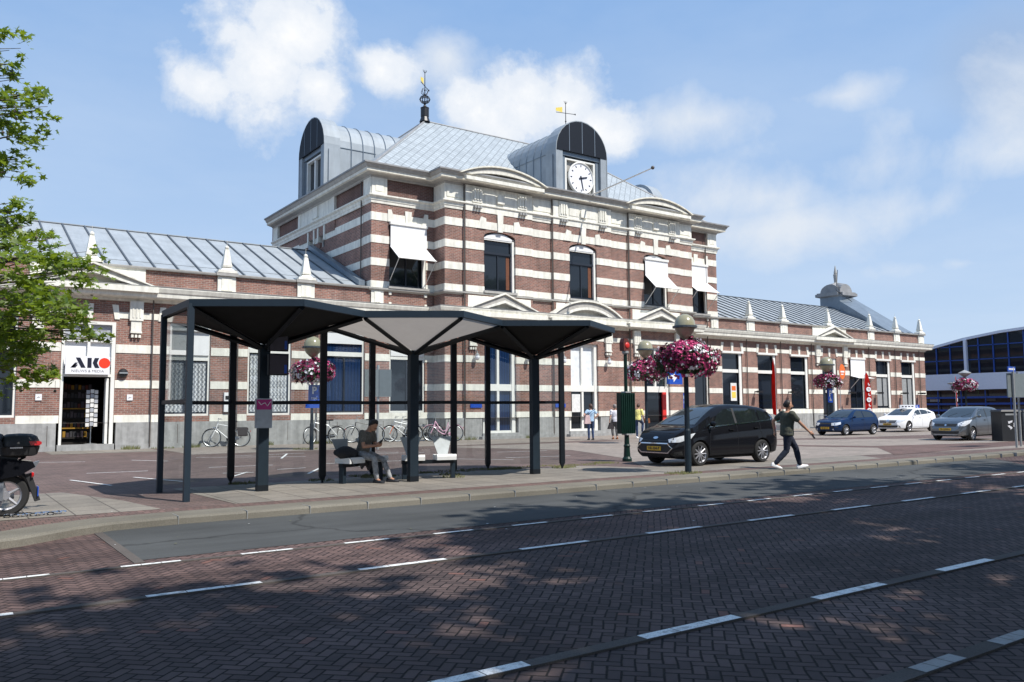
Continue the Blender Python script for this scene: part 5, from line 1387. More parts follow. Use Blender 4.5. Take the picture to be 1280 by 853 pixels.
# ================================================================== CARS
def interp(tab,x):
    if x<=tab[0][0]: return tab[0][1]
    for (a,va),(b,vb_) in zip(tab[:-1],tab[1:]):
        if a<=x<=b: return va+(vb_-va)*(x-a)/(b-a)
    return tab[-1][1]
def car(name,p,loc,rz,lab,cat='car'):
    L,Wd=p['L'],p['W']/2;xf=L/2
    e=empty(name,loc,lab,cat,'cars parked on the forecourt',rz)
    N=64;xs=[xf-L*i/(N-1) for i in range(N)]
    sm=lambda tab,x,d=.05:sum(interp(tab,x+k*d) for k in(-1,0,1))/3
    rings=[]
    for i,x in enumerate(xs):
        zt=sm(p['top'],x,.04);zl=min(sm(p['belt'],x),zt-.012);zb=interp(p['bot'],x)
        ef=min(1,max(0,(xf-x)/p.get('nose',.55)));er=min(1,max(0,(x+xf)/p.get('tail',.4)))
        w=Wd*(1-.26*(1-ef)**2.2)*(1-.14*(1-er)**2.2)
        hgt=max(0,zt-zl);wr=w*(.93-p.get('tumble',.40)*hgt*.9)
        h=zl-zb
        # the body swells at the shoulder and tucks in at the sill
        half=[(0,zb),(w*.82,zb),(w*.955,zb+.05),(w*.985,zb+.22*h),(w,zb+.5*h),(w*.995,zb+.72*h),(w*.975,zb+.9*h),(w*.94,zl)]
        for t in(.33,.62,.82): half.append((w*.94+(wr-w*.94)*t,zl+hgt*t*(.96)))
        half+=[(wr*.93,zl+hgt*.93),(wr*.78,zl+hgt*.985),(wr*.4,zt),(0,zt+.004)]
        rings.append([(x,y,z) for y,z in half]+[(x,-y,z) for y,z in half[-2:0:-1]])
    me=bpy.data.meshes.new('body');V=[q for r in rings for q in r];n=len(rings[0]);F=[]
    for a in range(N-1):
        for j in range(n): F.append((a*n+j,a*n+(j+1)%n,(a+1)*n+(j+1)%n,(a+1)*n+j))
    F.append(tuple(range(n))[::-1]);F.append(tuple((N-1)*n+j for j in range(n)))
    me.from_pydata(V,[],F);bm=bmesh.new();bm.from_mesh(me);bmesh.ops.recalc_face_normals(bm,faces=bm.faces);bm.to_mesh(me)
    bvh=BVHTree.FromBMesh(bm);bm.free()
    me.materials.append(M[p['paint']]);me.materials.append(M['plastic'])
    body=bpy.data.objects.new('body',me);COL.objects.link(body)
    fx=xf-p['fo'];rx=fx-p['wb'];rw=p.get('rw',.31)
    # wheel arches cut out of the body
    cb=MB()
    for x in(fx,rx):
        for s in(-1,1):
            cb.lathe([(rw+.055,s*(Wd+.2)),(rw+.055,s*(Wd-.28))],(x,0,rw-.0),28,0,ax='y')
    cut=cb.build('cutter',['plastic']);
    md=body.modifiers.new('b','BOOLEAN');md.object=cut;md.operation='DIFFERENCE';md.solver='EXACT'
    dg=bpy.context.evaluated_depsgraph_get();dg.update()
    m2=bpy.data.meshes.new_from_object(body.evaluated_get(dg));body.modifiers.clear();body.data=m2;m2.name='body'
    bpy.data.objects.remove(cut)
    m2.polygons.foreach_set('use_smooth',[True]*len(m2.polygons));m2.set_sharp_from_angle(angle=R(32))
    body.parent=e
    def patch(nm,polys,dr,mat,off=.005,parent=e,step=.07,th=True):
        d=Vector(dr).normalized();u=Vector((0,0,1)).cross(d);u.normalize()
        if abs(dr[0])<.01: u=Vector((1,0,0))
        if abs(dr[1])<.01: u=Vector((0,1,0))
        bm=bmesh.new()
        for poly in polys:
            vs=[bm.verts.new(u*a+Vector((0,0,z))) for a,z in poly];bm.faces.new(vs)
        us=[v.co.dot(u) for v in bm.verts];zs=[v.co.z for v in bm.verts]
        for lo,hi,nv in((min(us),max(us),u),(min(zs),max(zs),Vector((0,0,1)))):
            k=lo+step
            while k<hi-.01:
                bmesh.ops.bisect_plane(bm,geom=bm.verts[:]+bm.edges[:]+bm.faces[:],plane_co=nv*k,plane_no=nv);k+=step
        for v in bm.verts:
            o=v.co-d*6
            hit,nr,ix,dist=bvh.ray_cast(o,d)
            if hit: 
                if nr.dot(d)>0:nr=-nr
                v.co=hit+nr*off
            else: v.co=v.co-d*0+d*0
        bad=[f for f in bm.faces if max((a.co-b.co).length for a in f.verts for b in f.verts)>.6]
        bmesh.ops.delete(bm,geom=bad,context='FACES')
        for f in bm.faces:f.smooth=True
        m3=bpy.data.meshes.new(nm);bm.to_mesh(m3);bm.free();m3.materials.append(M[mat])
        o=bpy.data.objects.new(nm,m3);COL.objects.link(o);o.parent=parent;return o
    for s in(1,-1):
        D=(0,-s,0)
        for w in p['side']: patch('side_window',[w],D,'car_glass',.006)
        if p.get('pillar'): 
            for w in p['pillar']: patch('window_pillar',[w],D,'plastic',.009)
        def strip(pts,w): return [[(a[0],a[1]-w/2),(b[0],b[1]-w/2),(b[0],b[1]+w/2),(a[0],a[1]+w/2)] for a,b in zip(pts[:-1],pts[1:])]
        def vstrip(pts,w): return [[(a[0]-w/2,a[1]),(b[0]-w/2,b[1]),(b[0]+w/2,b[1]),(a[0]+w/2,a[1])] for a,b in zip(pts[:-1],pts[1:])]
        if p.get('chrome'): patch('belt_trim',strip(p['chrome'],.032),D,'chrome',.012)
        dl=[]
        for ln in p['doors']: dl+=vstrip(ln,.012)
        patch('door_seam',dl+strip([(fx-.42,.30),(rx+.42,.30)],.01),D,'black',.003)
        for hx,hzv in p['handles']:
            b=MB();b.box(hx-.09,hx+.09,-.018,.018,hzv-.016,hzv+.016)
            o=b.build('door_handle',[p.get('hmat',p['paint'])],e)
            h=bvh.ray_cast(Vector((hx,3*s,hzv)),Vector(D))[0];o.location=(0,h.y+s*.012,0)
        for nm,key,mat,dr in(('headlight','head','headlight',(-1,-s*.75,0)),('taillight','tail_l','taillight',(1,-s*.75,0))):
            if p.get(key):
                # polygon given as (distance round the corner, z)
                sgn=1
                pl=[]
                d=Vector(dr).normalized();u=Vector((0,0,1)).cross(d);u.normalize()
                for (x,y,z) in p[key]: pl.append((Vector((x,y*s,z)).dot(u),z))
                patch(nm,[pl],dr,mat,.008)
        # mirror
        mxx,mz=p['mirror'];h=bvh.ray_cast(Vector((mxx,3*s,mz-.06)),Vector(D))[0];yy=h.y
        b=MB();b.ball((mxx,yy+s*.13,mz),.1,10,8,sx=.55,sy=.95,sz=.72);b.box(mxx-.02,mxx+.03,min(yy,yy+s*.1),max(yy,yy+s*.1),mz-.06,mz-.03)
        b.build('wing_mirror',[p['paint']],e,True)
        for x in(fx,rx):
            b=MB();wy=s*(Wd-.11)
            b.lathe([(rw-.09,-.1),(rw-.03,-.105),(rw,-.07),(rw,.07),(rw-.03,.105),(rw-.09,.1)],(x,wy,rw),28,0,ax='y',cap=False)
            t_=b.build('tyre',['tyre'],e,True)
            b=MB();ro=rw-.085
            b.lathe([(ro+.005,s*.09),(ro-.02,s*.06),(ro-.03,-s*.05)],(x,wy,rw),28,0,ax='y',cap=False)
            ns=p.get('spokes',10)
            for k in range(ns):
                a=2*PI*k/ns
                for q in(-.09,.09) if ns<8 else (0,):
                    c0=Vector((x+.04*math.cos(a),wy+s*.07,rw+.04*math.sin(a)));c1=Vector((x+(ro-.01)*math.cos(a+q),wy+s*.085,rw+(ro-.01)*math.sin(a+q)))
                    b.tube([c0,c1],[.022,.013],5)
            b.lathe([(.055,s*.06),(.05,s*.09),(.0,s*.095)],(x,wy,rw),12,0,ax='y')
            b.build('rim',['alloy'],t_)
            b=MB();b.lathe([(ro,s*.035),(.0,s*.03)],(x,wy,rw),20,0,ax='y');b.build('brake_disc',['steel' if p.get('lightwheel') else 'plastic'],t_)
    patch('windscreen',[p['ws']],(-1,0,0),'windscreen',.006)
    patch('rear_window',[p['rw_']],(1,0,0),'car_glass',.006)
    for nm,pl,mat,off in p['front']: patch(nm,pl,(-1,0,0),mat,off)
    # plate
    zc=p['plate'];h=bvh.ray_cast(Vector((4,0,zc)),Vector((-1,0,0)))[0]
    b=MB();b.box(h.x+.008,h.x+.02,-.26,.26,zc-.055,zc+.055,0)
    text_mb(b,p['reg'],.105,lambda a,c,d:(h.x+.022+d,a,zc+c-.003),1,.003,bold=.002)
    b.build('number_plate',['plate_yellow','signblack'],e)
    h=bvh.ray_cast(Vector((-4,0,zc+.1)),Vector((1,0,0)))[0]
    b=MB();b.box(h.x-.02,h.x-.008,-.26,.26,zc+.045,zc+.155,0);b.build('number_plate',['plate_yellow'],e)
    # dark floor so that light does not pass under the sills
    b=MB();b.box(-xf+.5,xf-.5,-Wd+.22,Wd-.22,.17,.24);b.build('underbody',['plastic'],e)
    for a in(-.35,.25):
        zt=bvh.ray_cast(Vector((p['wiper'],a,3)),Vector((0,0,-1)))[0]
        b=MB();q=bvh.ray_cast(Vector((p['wiper']-.28,a+.3,3)),Vector((0,0,-1)))[0];b.tube([zt+Vector((0,0,.012)),q+Vector((0,0,.01))],.0045,4);b.build('wiper',['black'],e)
    return e,bvh
def hexg(w,z0,z1,k=.1): return [(-w,(z0+z1)/2),(-w+k,z0),(w-k,z0),(w,(z0+z1)/2),(w-k,z1),(-w+k,z1)]
def ringpoly(pl,t):
    c=(sum(a for a,b in pl)/len(pl),sum(b for a,b in pl)/len(pl));o=[]
    sc=lambda q:(c[0]+(q[0]-c[0])*(1-t/max(.1,abs(q[0]-c[0])+.02)),c[1]+(q[1]-c[1])*(1-t*1.6/max(.12,abs(q[1]-c[1])+.06)))
    i=[sc(q) for q in pl];n=len(pl)
    return [[pl[k],pl[(k+1)%n],i[(k+1)%n],i[k]] for k in range(n)]
# compact tall MPV, black
mpv=dict(L=4.08,W=1.76,fo=.83,wb=2.49,rw=.315,paint='car_black',nose=.7,tail=.35,tumble=.42,
 top=[(-2.04,.62),(-2.03,.95),(-1.98,1.02),(-1.86,1.28),(-1.72,1.44),(-1.5,1.54),(-1.0,1.60),(-.3,1.625),(.1,1.60),(.45,1.50),(.85,1.30),(1.22,1.09),(1.3,1.055),(1.6,.98),(1.85,.87),(1.98,.74),(2.04,.55)],
 belt=[(-2.04,.9),(-1.9,1.12),(-1.2,1.10),(0,1.03),(.8,.97),(1.2,.93),(1.7,.84),(1.95,.7),(2.04,.5)],
 bot=[(-2.04,.36),(-1.9,.24),(-1.2,.21),(1.3,.2),(1.9,.21),(2.04,.30)],
 side=[[(.62,1.04),(-.22,1.095),(-.22,1.50),(.12,1.47),(.40,1.32)],[(-.30,1.10),(-1.18,1.155),(-1.18,1.46),(-.85,1.50),(-.30,1.51)],[(-1.24,1.16),(-1.72,1.19),(-1.60,1.34),(-1.42,1.42),(-1.24,1.45)],[(.95,1.02),(.68,1.035),(.72,1.12)]],
 pillar=[[(-.22,1.095),(-.30,1.10),(-.30,1.51),(-.22,1.50)]],
 chrome=[(1.0,.995),(.5,1.03),(-.3,1.08),(-1.3,1.145),(-1.72,1.175),(-1.78,1.24),(-1.66,1.36)],
 doors=[[(.86,.35),(.80,.9),(.83,1.0)],[(-.26,.32),(-.26,1.08)],[(-1.32,.66),(-1.2,.9),(-1.22,1.12)]],
 handles=[(.0,.93),(-1.02,.97)],mirror=(.78,1.09),
 head=[(1.38,.86,.86),(1.78,.76,.79),(1.99,.48,.70),(1.97,.50,.62),(1.80,.72,.63),(1.52,.84,.72)],
 tail_l=[(-1.95,.55,1.06),(-1.78,.8,1.10),(-1.86,.82,.92),(-2.0,.6,.88)],
 ws=[(-.70,1.075),(.70,1.075),(.60,1.33),(.53,1.53),(-.53,1.53),(-.60,1.33)],rw_=[(-.55,1.12),(.55,1.12),(.48,1.44),(-.48,1.44)],
 front=[('grille',[hexg(.62,.36,.58,.14)],'plastic',.006),('grille_trim',ringpoly(hexg(.66,.335,.605,.15),.022),'chrome',.010),('upper_grille',[[(-.5,.655),(.5,.655),(.52,.675),(-.52,.675)]],'black',.006),('emblem',[[(.09*math.cos(t),.735+.032*math.sin(t)) for t in [2*PI*i/14 for i in range(14)]]],'chrome',.012),
   ('fog_grille',[[(.62,.28),(.78,.3),(.78,.4),(.68,.37)],[(-.62,.28),(-.78,.3),(-.78,.4),(-.68,.37)]],'plastic',.006),('lower_grille',[[(-.5,.24),(.5,.24),(.55,.30),(-.55,.30)]],'plastic',.006)],
 plate=.46,reg='HR-504-P',wiper=1.16,hmat='car_black',spokes=10)
car('parked_car',mpv,(17.83,15.92,.006),R(179),'black five-door car with silver alloy wheels and orange plate parked right of the shelter')
# older small hatchback, navy
old=dict(L=3.77,W=1.64,fo=.70,wb=2.47,rw=.285,paint='car_navy',nose=.6,tail=.3,tumble=.5,
 top=[(-1.885,.55),(-1.87,.9),(-1.8,1.0),(-1.62,1.22),(-1.5,1.32),(-1.2,1.385),(-.5,1.41),(-.1,1.39),(.2,1.31),(.55,1.12),(.82,.94),(.9,.92),(1.3,.86),(1.65,.77),(1.82,.68),(1.885,.5)],
 belt=[(-1.885,.8),(-1.7,.93),(-1,.92),(0,.90),(.8,.86),(1.3,.80),(1.7,.66),(1.885,.45)],
 bot=[(-1.885,.34),(-1.7,.24),(1.7,.2),(1.885,.28)],
 side=[[(.55,.92),(-.42,.945),(-.42,1.30),(-.05,1.32),(.18,1.22)],[(-.50,.945),(-1.42,.965),(-1.34,1.12),(-1.2,1.24),(-.50,1.30)]],
 chrome=None,doors=[[(.72,.3),(.68,.86),(.62,.92)],[(-.47,.3),(-.47,1.3)]],handles=[(-.32,.83)],mirror=(.55,.97),
 head=[(1.5,.70,.72),(1.75,.62,.69),(1.83,.36,.66),(1.83,.36,.53),(1.75,.62,.54),(1.5,.70,.60)],
 tail_l=[(-1.75,.5,.95),(-1.7,.75,.95),(-1.76,.75,.6),(-1.85,.55,.6)],
 ws=[(-.62,.95),(.62,.95),(.52,1.33),(-.52,1.33)],rw_=[(-.5,.98),(.5,.98),(.45,1.28),(-.45,1.28)],
 front=[('grille',[[(-.34,.60),(.34,.60),(.34,.67),(-.34,.67)]],'plastic',.006),('bumper_strip',[[(-.7,.42),(.7,.42),(.7,.47),(-.7,.47)]],'plastic',.008),('lower_grille',[[(-.35,.25),(.35,.25),(.35,.35),(-.35,.35)]],'plastic',.006),('fog_light',[[(.5+.05*math.cos(t),.31+.05*math.sin(t)) for t in [i*.7 for i in range(9)]],[(-.5+.05*math.cos(t),.31+.05*math.sin(t)) for t in [i*.7 for i in range(9)]]],'headlight',.008)],
 plate=.40,reg='RZ-JD-55',wiper=.84,spokes=9,lightwheel=True)
car('parked_car',old,(41.3,26.85,.012),R(178.3),'navy blue older three-door hatchback, leftmost of the far row of parked cars')
# modern compact, white
mod=dict(L=4.29,W=1.78,fo=.88,wb=2.7,rw=.32,paint='car_white',nose=.7,tail=.4,tumble=.5,
 top=[(-2.145,.65),(-2.12,.95),(-2.0,1.08),(-1.8,1.22),(-1.4,1.35),(-.8,1.42),(-.2,1.43),(.15,1.37),(.6,1.18),(.98,.99),(1.08,.965),(1.5,.90),(1.9,.80),(2.08,.68),(2.145,.5)],
 belt=[(-2.145,.9),(-1.9,1.06),(-1.2,1.03),(0,.97),(1,.92),(1.6,.84),(2.0,.70),(2.145,.45)],
 bot=[(-2.145,.3),(-1.9,.2),(1.9,.18),(2.145,.22)],
 side=[[(.62,.99),(-.25,1.03),(-.25,1.33),(.0,1.33),(.3,1.22)],[(-.31,1.03),(-1.1,1.08),(-1.1,1.27),(-.7,1.33),(-.31,1.33)],[(-1.15,1.085),(-1.58,1.12),(-1.4,1.2),(-1.15,1.25)]],
 chrome=None,doors=[[(.9,.3),(.86,.85),(.85,.95)],[(-.28,.3),(-.28,1.02)],[(-1.35,.62),(-1.2,.85),(-1.15,1.05)]],handles=[(-.05,.86),(-1.0,.9)],mirror=(.70,1.03),
 head=[(1.35,.82,.78),(1.8,.72,.74),(2.05,.5,.66),(2.05,.5,.58),(1.8,.72,.62)],
 tail_l=[(-1.95,.5,1.0),(-1.85,.8,1.0),(-1.95,.8,.82),(-2.08,.6,.82)],
 ws=[(-.66,.99),(.66,.99),(.55,1.36),(-.55,1.36)],rw_=[(-.5,1.1),(.5,1.1),(.45,1.28),(-.45,1.28)],
 front=[('grille',[[(-.48,.55),(.48,.55),(.55,.70),(-.55,.70)]],'plastic',.006),('grille_bar',[[(-.5,.615),(.5,.615),(.5,.64),(-.5,.64)]],'alloy',.012),('emblem',[[(.1*math.cos(t),.627+.1*math.sin(t)) for t in [2*PI*i/14 for i in range(14)]]],'chrome',.016),('lower_grille',[[(-.75,.28),(-.3,.26),(.3,.26),(.75,.28),(.7,.40),(-.7,.40)]],'plastic',.006)],
 plate=.47,reg='9-KXF-27',wiper=1.02,spokes=5)
car('parked_car',mod,(49.35,28.0,.012),R(181),'white modern hatchback with star grille between the navy and the grey cars')
# small rounded hatchback, grey
sw=dict(L=3.85,W=1.69,fo=.80,wb=2.43,rw=.30,paint='car_grey',nose=.6,tail=.35,tumble=.36,
 top=[(-1.925,.6),(-1.9,.95),(-1.82,1.08),(-1.66,1.30),(-1.5,1.43),(-1.2,1.49),(-.5,1.51),(-.1,1.49),(.2,1.42),(.55,1.24),(.88,1.06),(.97,1.03),(1.4,.96),(1.72,.84),(1.87,.68),(1.925,.5)],
 belt=[(-1.925,.9),(-1.7,1.08),(-1,1.03),(0,.99),(.9,.96),(1.4,.88),(1.75,.72),(1.925,.45)],
 bot=[(-1.925,.34),(-1.7,.22),(1.7,.19),(1.925,.24)],
 side=[[(.62,1.02),(-.25,1.04),(-.25,1.40),(.12,1.40),(.36,1.28)],[(-.31,1.04),(-1.05,1.09),(-1.05,1.38),(-.6,1.41),(-.31,1.41)]],
 pillar=[[(-.25,1.04),(-.31,1.04),(-.31,1.41),(-.25,1.40)]],
 chrome=None,doors=[[(.85,.3),(.80,.9),(.82,1.0)],[(-.28,.3),(-.28,1.03)],[(-1.15,.62),(-1.02,.85),(-1.05,1.08)]],handles=[(-.05,.9),(-.95,.92)],mirror=(.68,1.08),
 head=[(1.1,.80,.92),(1.6,.70,.86),(1.78,.5,.76),(1.80,.48,.64),(1.62,.68,.64),(1.35,.78,.76)],
 tail_l=[(-1.75,.5,1.1),(-1.6,.78,1.1),(-1.72,.8,.8),(-1.86,.58,.8)],
 ws=[(-.64,1.05),(.64,1.05),(.55,1.42),(-.55,1.42)],rw_=[(-.5,1.12),(.5,1.12),(.45,1.38),(-.45,1.38)],
 front=[('grille',[[(-.46,.62),(.46,.62),(.5,.74),(-.5,.74)]],'plastic',.006),('emblem',[[(-.06,.68),(.0,.63),(.06,.68),(0,.73)]],'chrome',.012),('lower_grille',[[(-.55,.30),(.55,.30),(.62,.42),(-.62,.42)]],'plastic',.006),('bumper_trim',[[(-.72,.24),(.72,.24),(.72,.27),(-.72,.27)]],'alloy',.006)],
 plate=.50,reg='74-LHN-6',wiper=.92,spokes=8,lightwheel=True)
car('parked_car',sw,(38.92,19.23,.010),R(180.8),'metallic grey rounded hatchback parked nearest the black waste container')
# lesson roof board behind the white car
b=MB();b.box(-.6,.6,-.09,.09,0,.2,0);b.box(.35,.6,-.092,.092,.0,.2,1);text_mb(b,'L',.2,lambda p,q,d:(p+.47,-.096-d,q+.1),0,.004,bold=.01)
for k in range(4): b.box(-.5+k*.2,-.38+k*.2,-.095,-.09,.06,.13,2)
o=b.build('roof_board',['signwhite','blue_sign','graffiti']);o.location=(49.6,27.9,1.435);o.rotation_euler=(0,0,R(-35));tag(o,'white roof board with blue square on top of the white hatchback','sign')
# ================================================================== BICYCLES
def bike(loc,rz,lab,paint,dutch=False,tyre='tyre',rack=True,bags=False,fork=None,guard=True,lean=.10,steer=0,guardm=None):
    e=empty('bicycle',loc,lab,'bicycle','bicycles parked along the station wall',rz);e.rotation_euler=(lean,0,rz)
    r=.335;wbx=1.06
    def wheel(x,st):
        e2=Matrix.Translation((x,0,r))@Matrix.Rotation(st,4,'Z')
        def tf(m):
            m.v=[tuple(e2@Vector(v)) for v in m.v];return m
        b=MB();b.tube([(r*math.cos(t),0,r*math.sin(t)) for t in [2*PI*i/36 for i in range(36)]],.019,8,closed=True);w=tf(b).build('wheel',[tyre],e,True)
        b=MB();b.tube([((r-.03)*math.cos(t),0,(r-.03)*math.sin(t)) for t in [2*PI*i/36 for i in range(36)]],.011,6,closed=True);b.lathe([(.022,-.035),(.022,.035)],(0,0,0),8,0,ax='y')
        tf(b).build('rim',['alu'],w)
        b=MB()
        for k in range(20):
            t=2*PI*k/20;s=.03 if k%2 else -.03;b.tube([(.02*math.cos(t+.8),s,.02*math.sin(t+.8)),((r-.03)*math.cos(t),0,(r-.03)*math.sin(t))],.0022,3,caps=False)
        tf(b).build('spokes',['alu'],w)
        if guard:
            b=MB();b.tube([((r+.03)*math.cos(t),0,(r+.03)*math.sin(t)) for t in [(.15 if x==0 else .75)+i*(2.6 if x==0 else 1.9)/14 for i in range(15)]],.026,6,flat=.5);tf(b).build('mudguard',[guardm or paint],e)
    wheel(0,0);wheel(wbx,steer)
    bb=(.44,0,.29);seat=(.30,0,.80);head=(.86,0,.86);headl=(.90,0,.68)
    b=MB();T_=.017
    b.tube([bb,seat],T_,8)
    if dutch:
        b.tube([headl,(.72,0,.42),(.55,0,.31),bb],T_+.003,8);b.tube([head,(.68,0,.55),(.52,0,.42),(.38,0,.47)],T_,8)
    else:
        b.tube([headl,bb],T_+.003,8);b.tube([head,(.31,0,.74)],T_,8)
    b.tube([head,headl],T_+.004,8)
    for s in(-1,1): b.tube([bb,(0,s*.055,r)],.010,6);b.tube([(.31,0,.72),(0,s*.055,r)],.009,6)
    b.build('frame',[paint],e,True)
    b=MB()
    for s in(-1,1): b.tube([headl,(.93,s*.05,.60),(wbx,s*.055,r)],.012,6)
    b.build('fork',[fork or paint],e,True)
    b=MB();b.tube([(.855,0,.86),(.83,0,1.02)],.013,6);b.tube([(.70,-.28,1.04),(.82,-.2,1.06),(.84,0,1.03),(.82,.2,1.06),(.70,.28,1.04)],.011,6);b.build('handlebar',['alu'],e,True)
    b=MB();b.tube([(.30,0,.80),(.285,0,.93)],.012,6);b.prism([(.14,-.08),(.2,-.09),(.44,-.02),(.44,.02),(.2,.09),(.14,.08)],lambda p,q:(p,q,.93),lambda p,q:(p,q,.975));b.build('saddle',['black'],e)
    b=MB();b.lathe([(.09,-.03),(.095,-.02),(.095,-.015),(.0,-.015)],(bb[0],0,bb[2]),14,0,ax='y')
    b.tube([(bb[0],-.06,bb[2]),(bb[0]+.12,-.07,bb[2]-.12)],.01,5);b.tube([(bb[0],.06,bb[2]),(bb[0]-.12,.07,bb[2]+.12)],.01,5)
    b.box(bb[0]+.07,bb[0]+.17,-.15,-.07,bb[2]-.135,bb[2]-.115);b.box(bb[0]-.17,bb[0]-.07,.07,.15,bb[2]+.11,bb[2]+.13);b.build('crankset',['bike_black'],e)
    if guard:
        b=MB();b.prism([(.05,.27),(.5,.2),(.53,.36),(.1,.39)],lambda p,q:(p,-.05,q),lambda p,q:(p,-.035,q));b.build('chain_guard',[guardm or paint],e)
    if rack:
        b=MB()
        for s in(-1,1): b.tube([(.18,s*.06,.72),(-.22,s*.06,.72)],.007,5);b.tube([(-.1,s*.06,.72),(0,s*.07,r)],.006,5)
        for x in(-.2,-.05,.1): b.tube([(x,-.06,.72),(x,.06,.72)],.006,4)
        b.build('rack',['bike_black'],e)
        b=MB();b.box(-.36,-.34,-.035,.035,.55,.6);b.build('tail_lamp',['taillight'],e)
    if bags:
        for s in(-1,1):
            b=MB();b.prism([(-.24,.40),(.10,.40),(.14,.70),(-.26,.70)],lambda p,q:(p,s*.08,q),lambda p,q:(p,s*.20,q));b.build('pannier',['bag_dark'],e)
    b=MB();b.tube([(.40,.02,.28),(.34,.14,.02)],.009,5);b.build('kickstand',['alu'],e)
    b=MB();b.ball((.98,0,.72),.035,8,6);b.build('head_lamp',['chrome'],e)
    return e
BK=[((10.95,36.05),160,'white bicycle with black pannier bags leaning on the wall left of the thick pillar',dict(paint='bike_white',bags=True,tyre='bike_black',guardm='bike_silver')),
((15.25,35.8),163,'silver-grey bicycle with turned front wheel behind the parking sign lamp',dict(paint='bike_silver',tyre='bike_black',steer=R(38),guardm='bike_black')),
((17.35,36.0),165,'black bicycle with white rear mudguard hidden behind the seated man',dict(paint='bike_black',guardm='bike_white')),
((19.15,35.55),158,'silver bicycle with bright orange front fork behind the route board',dict(paint='bike_silver',fork='bike_orange',guardm='bike_black',steer=R(15))),
((19.75,35.95),160,'white bicycle with white mudguards between the orange-forked and the dark ones',dict(paint='bike_white',tyre='bike_white',guardm='bike_white')),
((20.30,35.5),156,'dark bicycle with black saddle tucked beside the pink one',dict(paint='bike_black',dutch=True)),
((20.95,34.75),150,'pink step-through bicycle with pink chain guard, rightmost of the row',dict(paint='bike_pink',dutch=True,guardm='bike_pink'))]
for (x,y),a_,lab,kw in BK:
    o=bike((x,y,.012),R(a_),lab,**kw);o.scale=(1.13,1.13,1.13)
# ================================================================== SCOOTER
e=empty('scooter',(0.95,14.35,0),'black scooter with large top case parked at the left edge under the tree','scooter')
# local +x is the tail (right in the picture); rear wheel at origin
def scw(x,r,w):
    b=MB();b.lathe([(r-.10,-w),(r-.03,-w*1.05),(r,-w*.5),(r,w*.5),(r-.03,w*1.05),(r-.10,w)],(x,0,r),32,0,ax='y',cap=False);t_=b.build('tyre',['tyre'],e,True)
    b=MB();b.lathe([(r-.09,-w*.8),(r-.12,-w*.6),(r-.12,w*.6),(r-.09,w*.8)],(x,0,r),28,0,ax='y',cap=False)
    for k in range(5):
        a=k*2*PI/5+.3;b.tube([(x+.03*math.cos(a),-.02,r+.03*math.sin(a)),(x+(r-.11)*math.cos(a+.2),-.03,r+(r-.11)*math.sin(a+.2))],[.03,.02],5)
    b.lathe([(.06,-.06),(.06,.06)],(x,0,r),12,0,ax='y');b.build('rim',['alloy'],t_)
scw(-.02,.31,.06);scw(-1.32,.31,.05)
b=MB()
b.prism([(.34,.72),(.30,.80),(-.1,.86),(-.62,.80),(-.72,.55),(-.45,.48),(-.1,.56),(.15,.60)],lambda p,q:(p,-.15,q),lambda p,q:(p,.15,q))
b.prism([(-.6,.30),(-1.1,.30),(-1.12,.38),(-.6,.48)],lambda p,q:(p,-.16,q),lambda p,q:(p,.16,q))
b.prism([(-1.08,.3),(-1.2,.34),(-1.32,.95),(-1.25,1.0),(-1.16,.95),(-1.04,.42)],lambda p,q:(p,-.2,q),lambda p,q:(p,.2,q))
b.build('body',['car_black'],e)
b=MB();b.prism([(.12,.86),(-.2,.90),(-.62,.86),(-.66,.78),(.1,.80)],lambda p,q:(p,-.13,q),lambda p,q:(p,.13,q));b.build('seat',['plastic'],e)
b=MB();b.tube([(.34*math.cos(t)-.02,0,.31+.36*math.sin(t)) for t in [.1+i*.12 for i in range(15)]],.07,8,flat=.6);b.build('mudguard',['plastic'],e,True)
b=MB();b.prism([(.22,.60),(.30,.62),(.43,.22),(.36,.2)],lambda p,q:(p,-.07,q),lambda p,q:(p,.07,q));b.build('tail_flap',['plastic'],e)
b=MB();b.box(.385,.40,-.10,.10,.28,.42);b.build('number_plate',['blue_sign'],e)
b=MB();b.lathe([(.05,0),(.035,.03),(.0,.035)],(.30,-.08,.60),12,0,ax='x');b.lathe([(.05,0),(.035,.03),(.0,.035)],(.30,.08,.60),12,0,ax='x');b.build('taillight',['taillight'],e)
b=MB();b.prism([(.34,.70),(.40,.80),(.2,.74),(-.05,.74),(.1,.69)],lambda p,q:(p,-.09,q),lambda p,q:(p,.09,q));b.build('tail_cowl',['steel'],e)
b=MB();b.tube([(.1,-.05,.8),(.22,-.05,.86),(-.1,-.05,.88)],.015,6);b.tube([(.1,.05,.8),(.22,.05,.86),(-.1,.05,.88)],.015,6);b.build('rack',['bike_black'],e)
def tcase(dz,z0,z1,m,nm):
    b=MB();n=24
    def rg_(s,z): return [(.13+.27*s*math.copysign(abs(math.cos(t))**.7,math.cos(t)),.25*s*math.copysign(abs(math.sin(t))**.7,math.sin(t)),z) for t in [2*PI*i/n for i in range(n)]]
    pr=[(.72,.88),(.88,.90),(.97,.98),(1.0,1.02)] if z0<1 else [(1.0,1.03),(.97,1.10),(.85,1.17),(.6,1.205),(.0,1.215)]
    rr=[[b.add(p) for p in rg_(s,z)] for s,z in pr]
    for A_,B_ in zip(rr[:-1],rr[1:]):
        for j in range(n): b.f.append([A_[j],A_[(j+1)%n],B_[(j+1)%n],B_[j]]);b.m.append(0)
    b.f.append(rr[0][::-1]);b.m.append(0)
    return b.build(nm,[m],e,True)
tcase(0,.9,1.02,'plastic','top_case');tcase(0,1.02,1.2,'plastic','top_case_lid')
b=MB();b.box(.22,.385,-.235,-.18,1.04,1.10);b.box(.33,.405,-.2,.2,1.05,1.09);b.build('reflector',['taillight'],e)
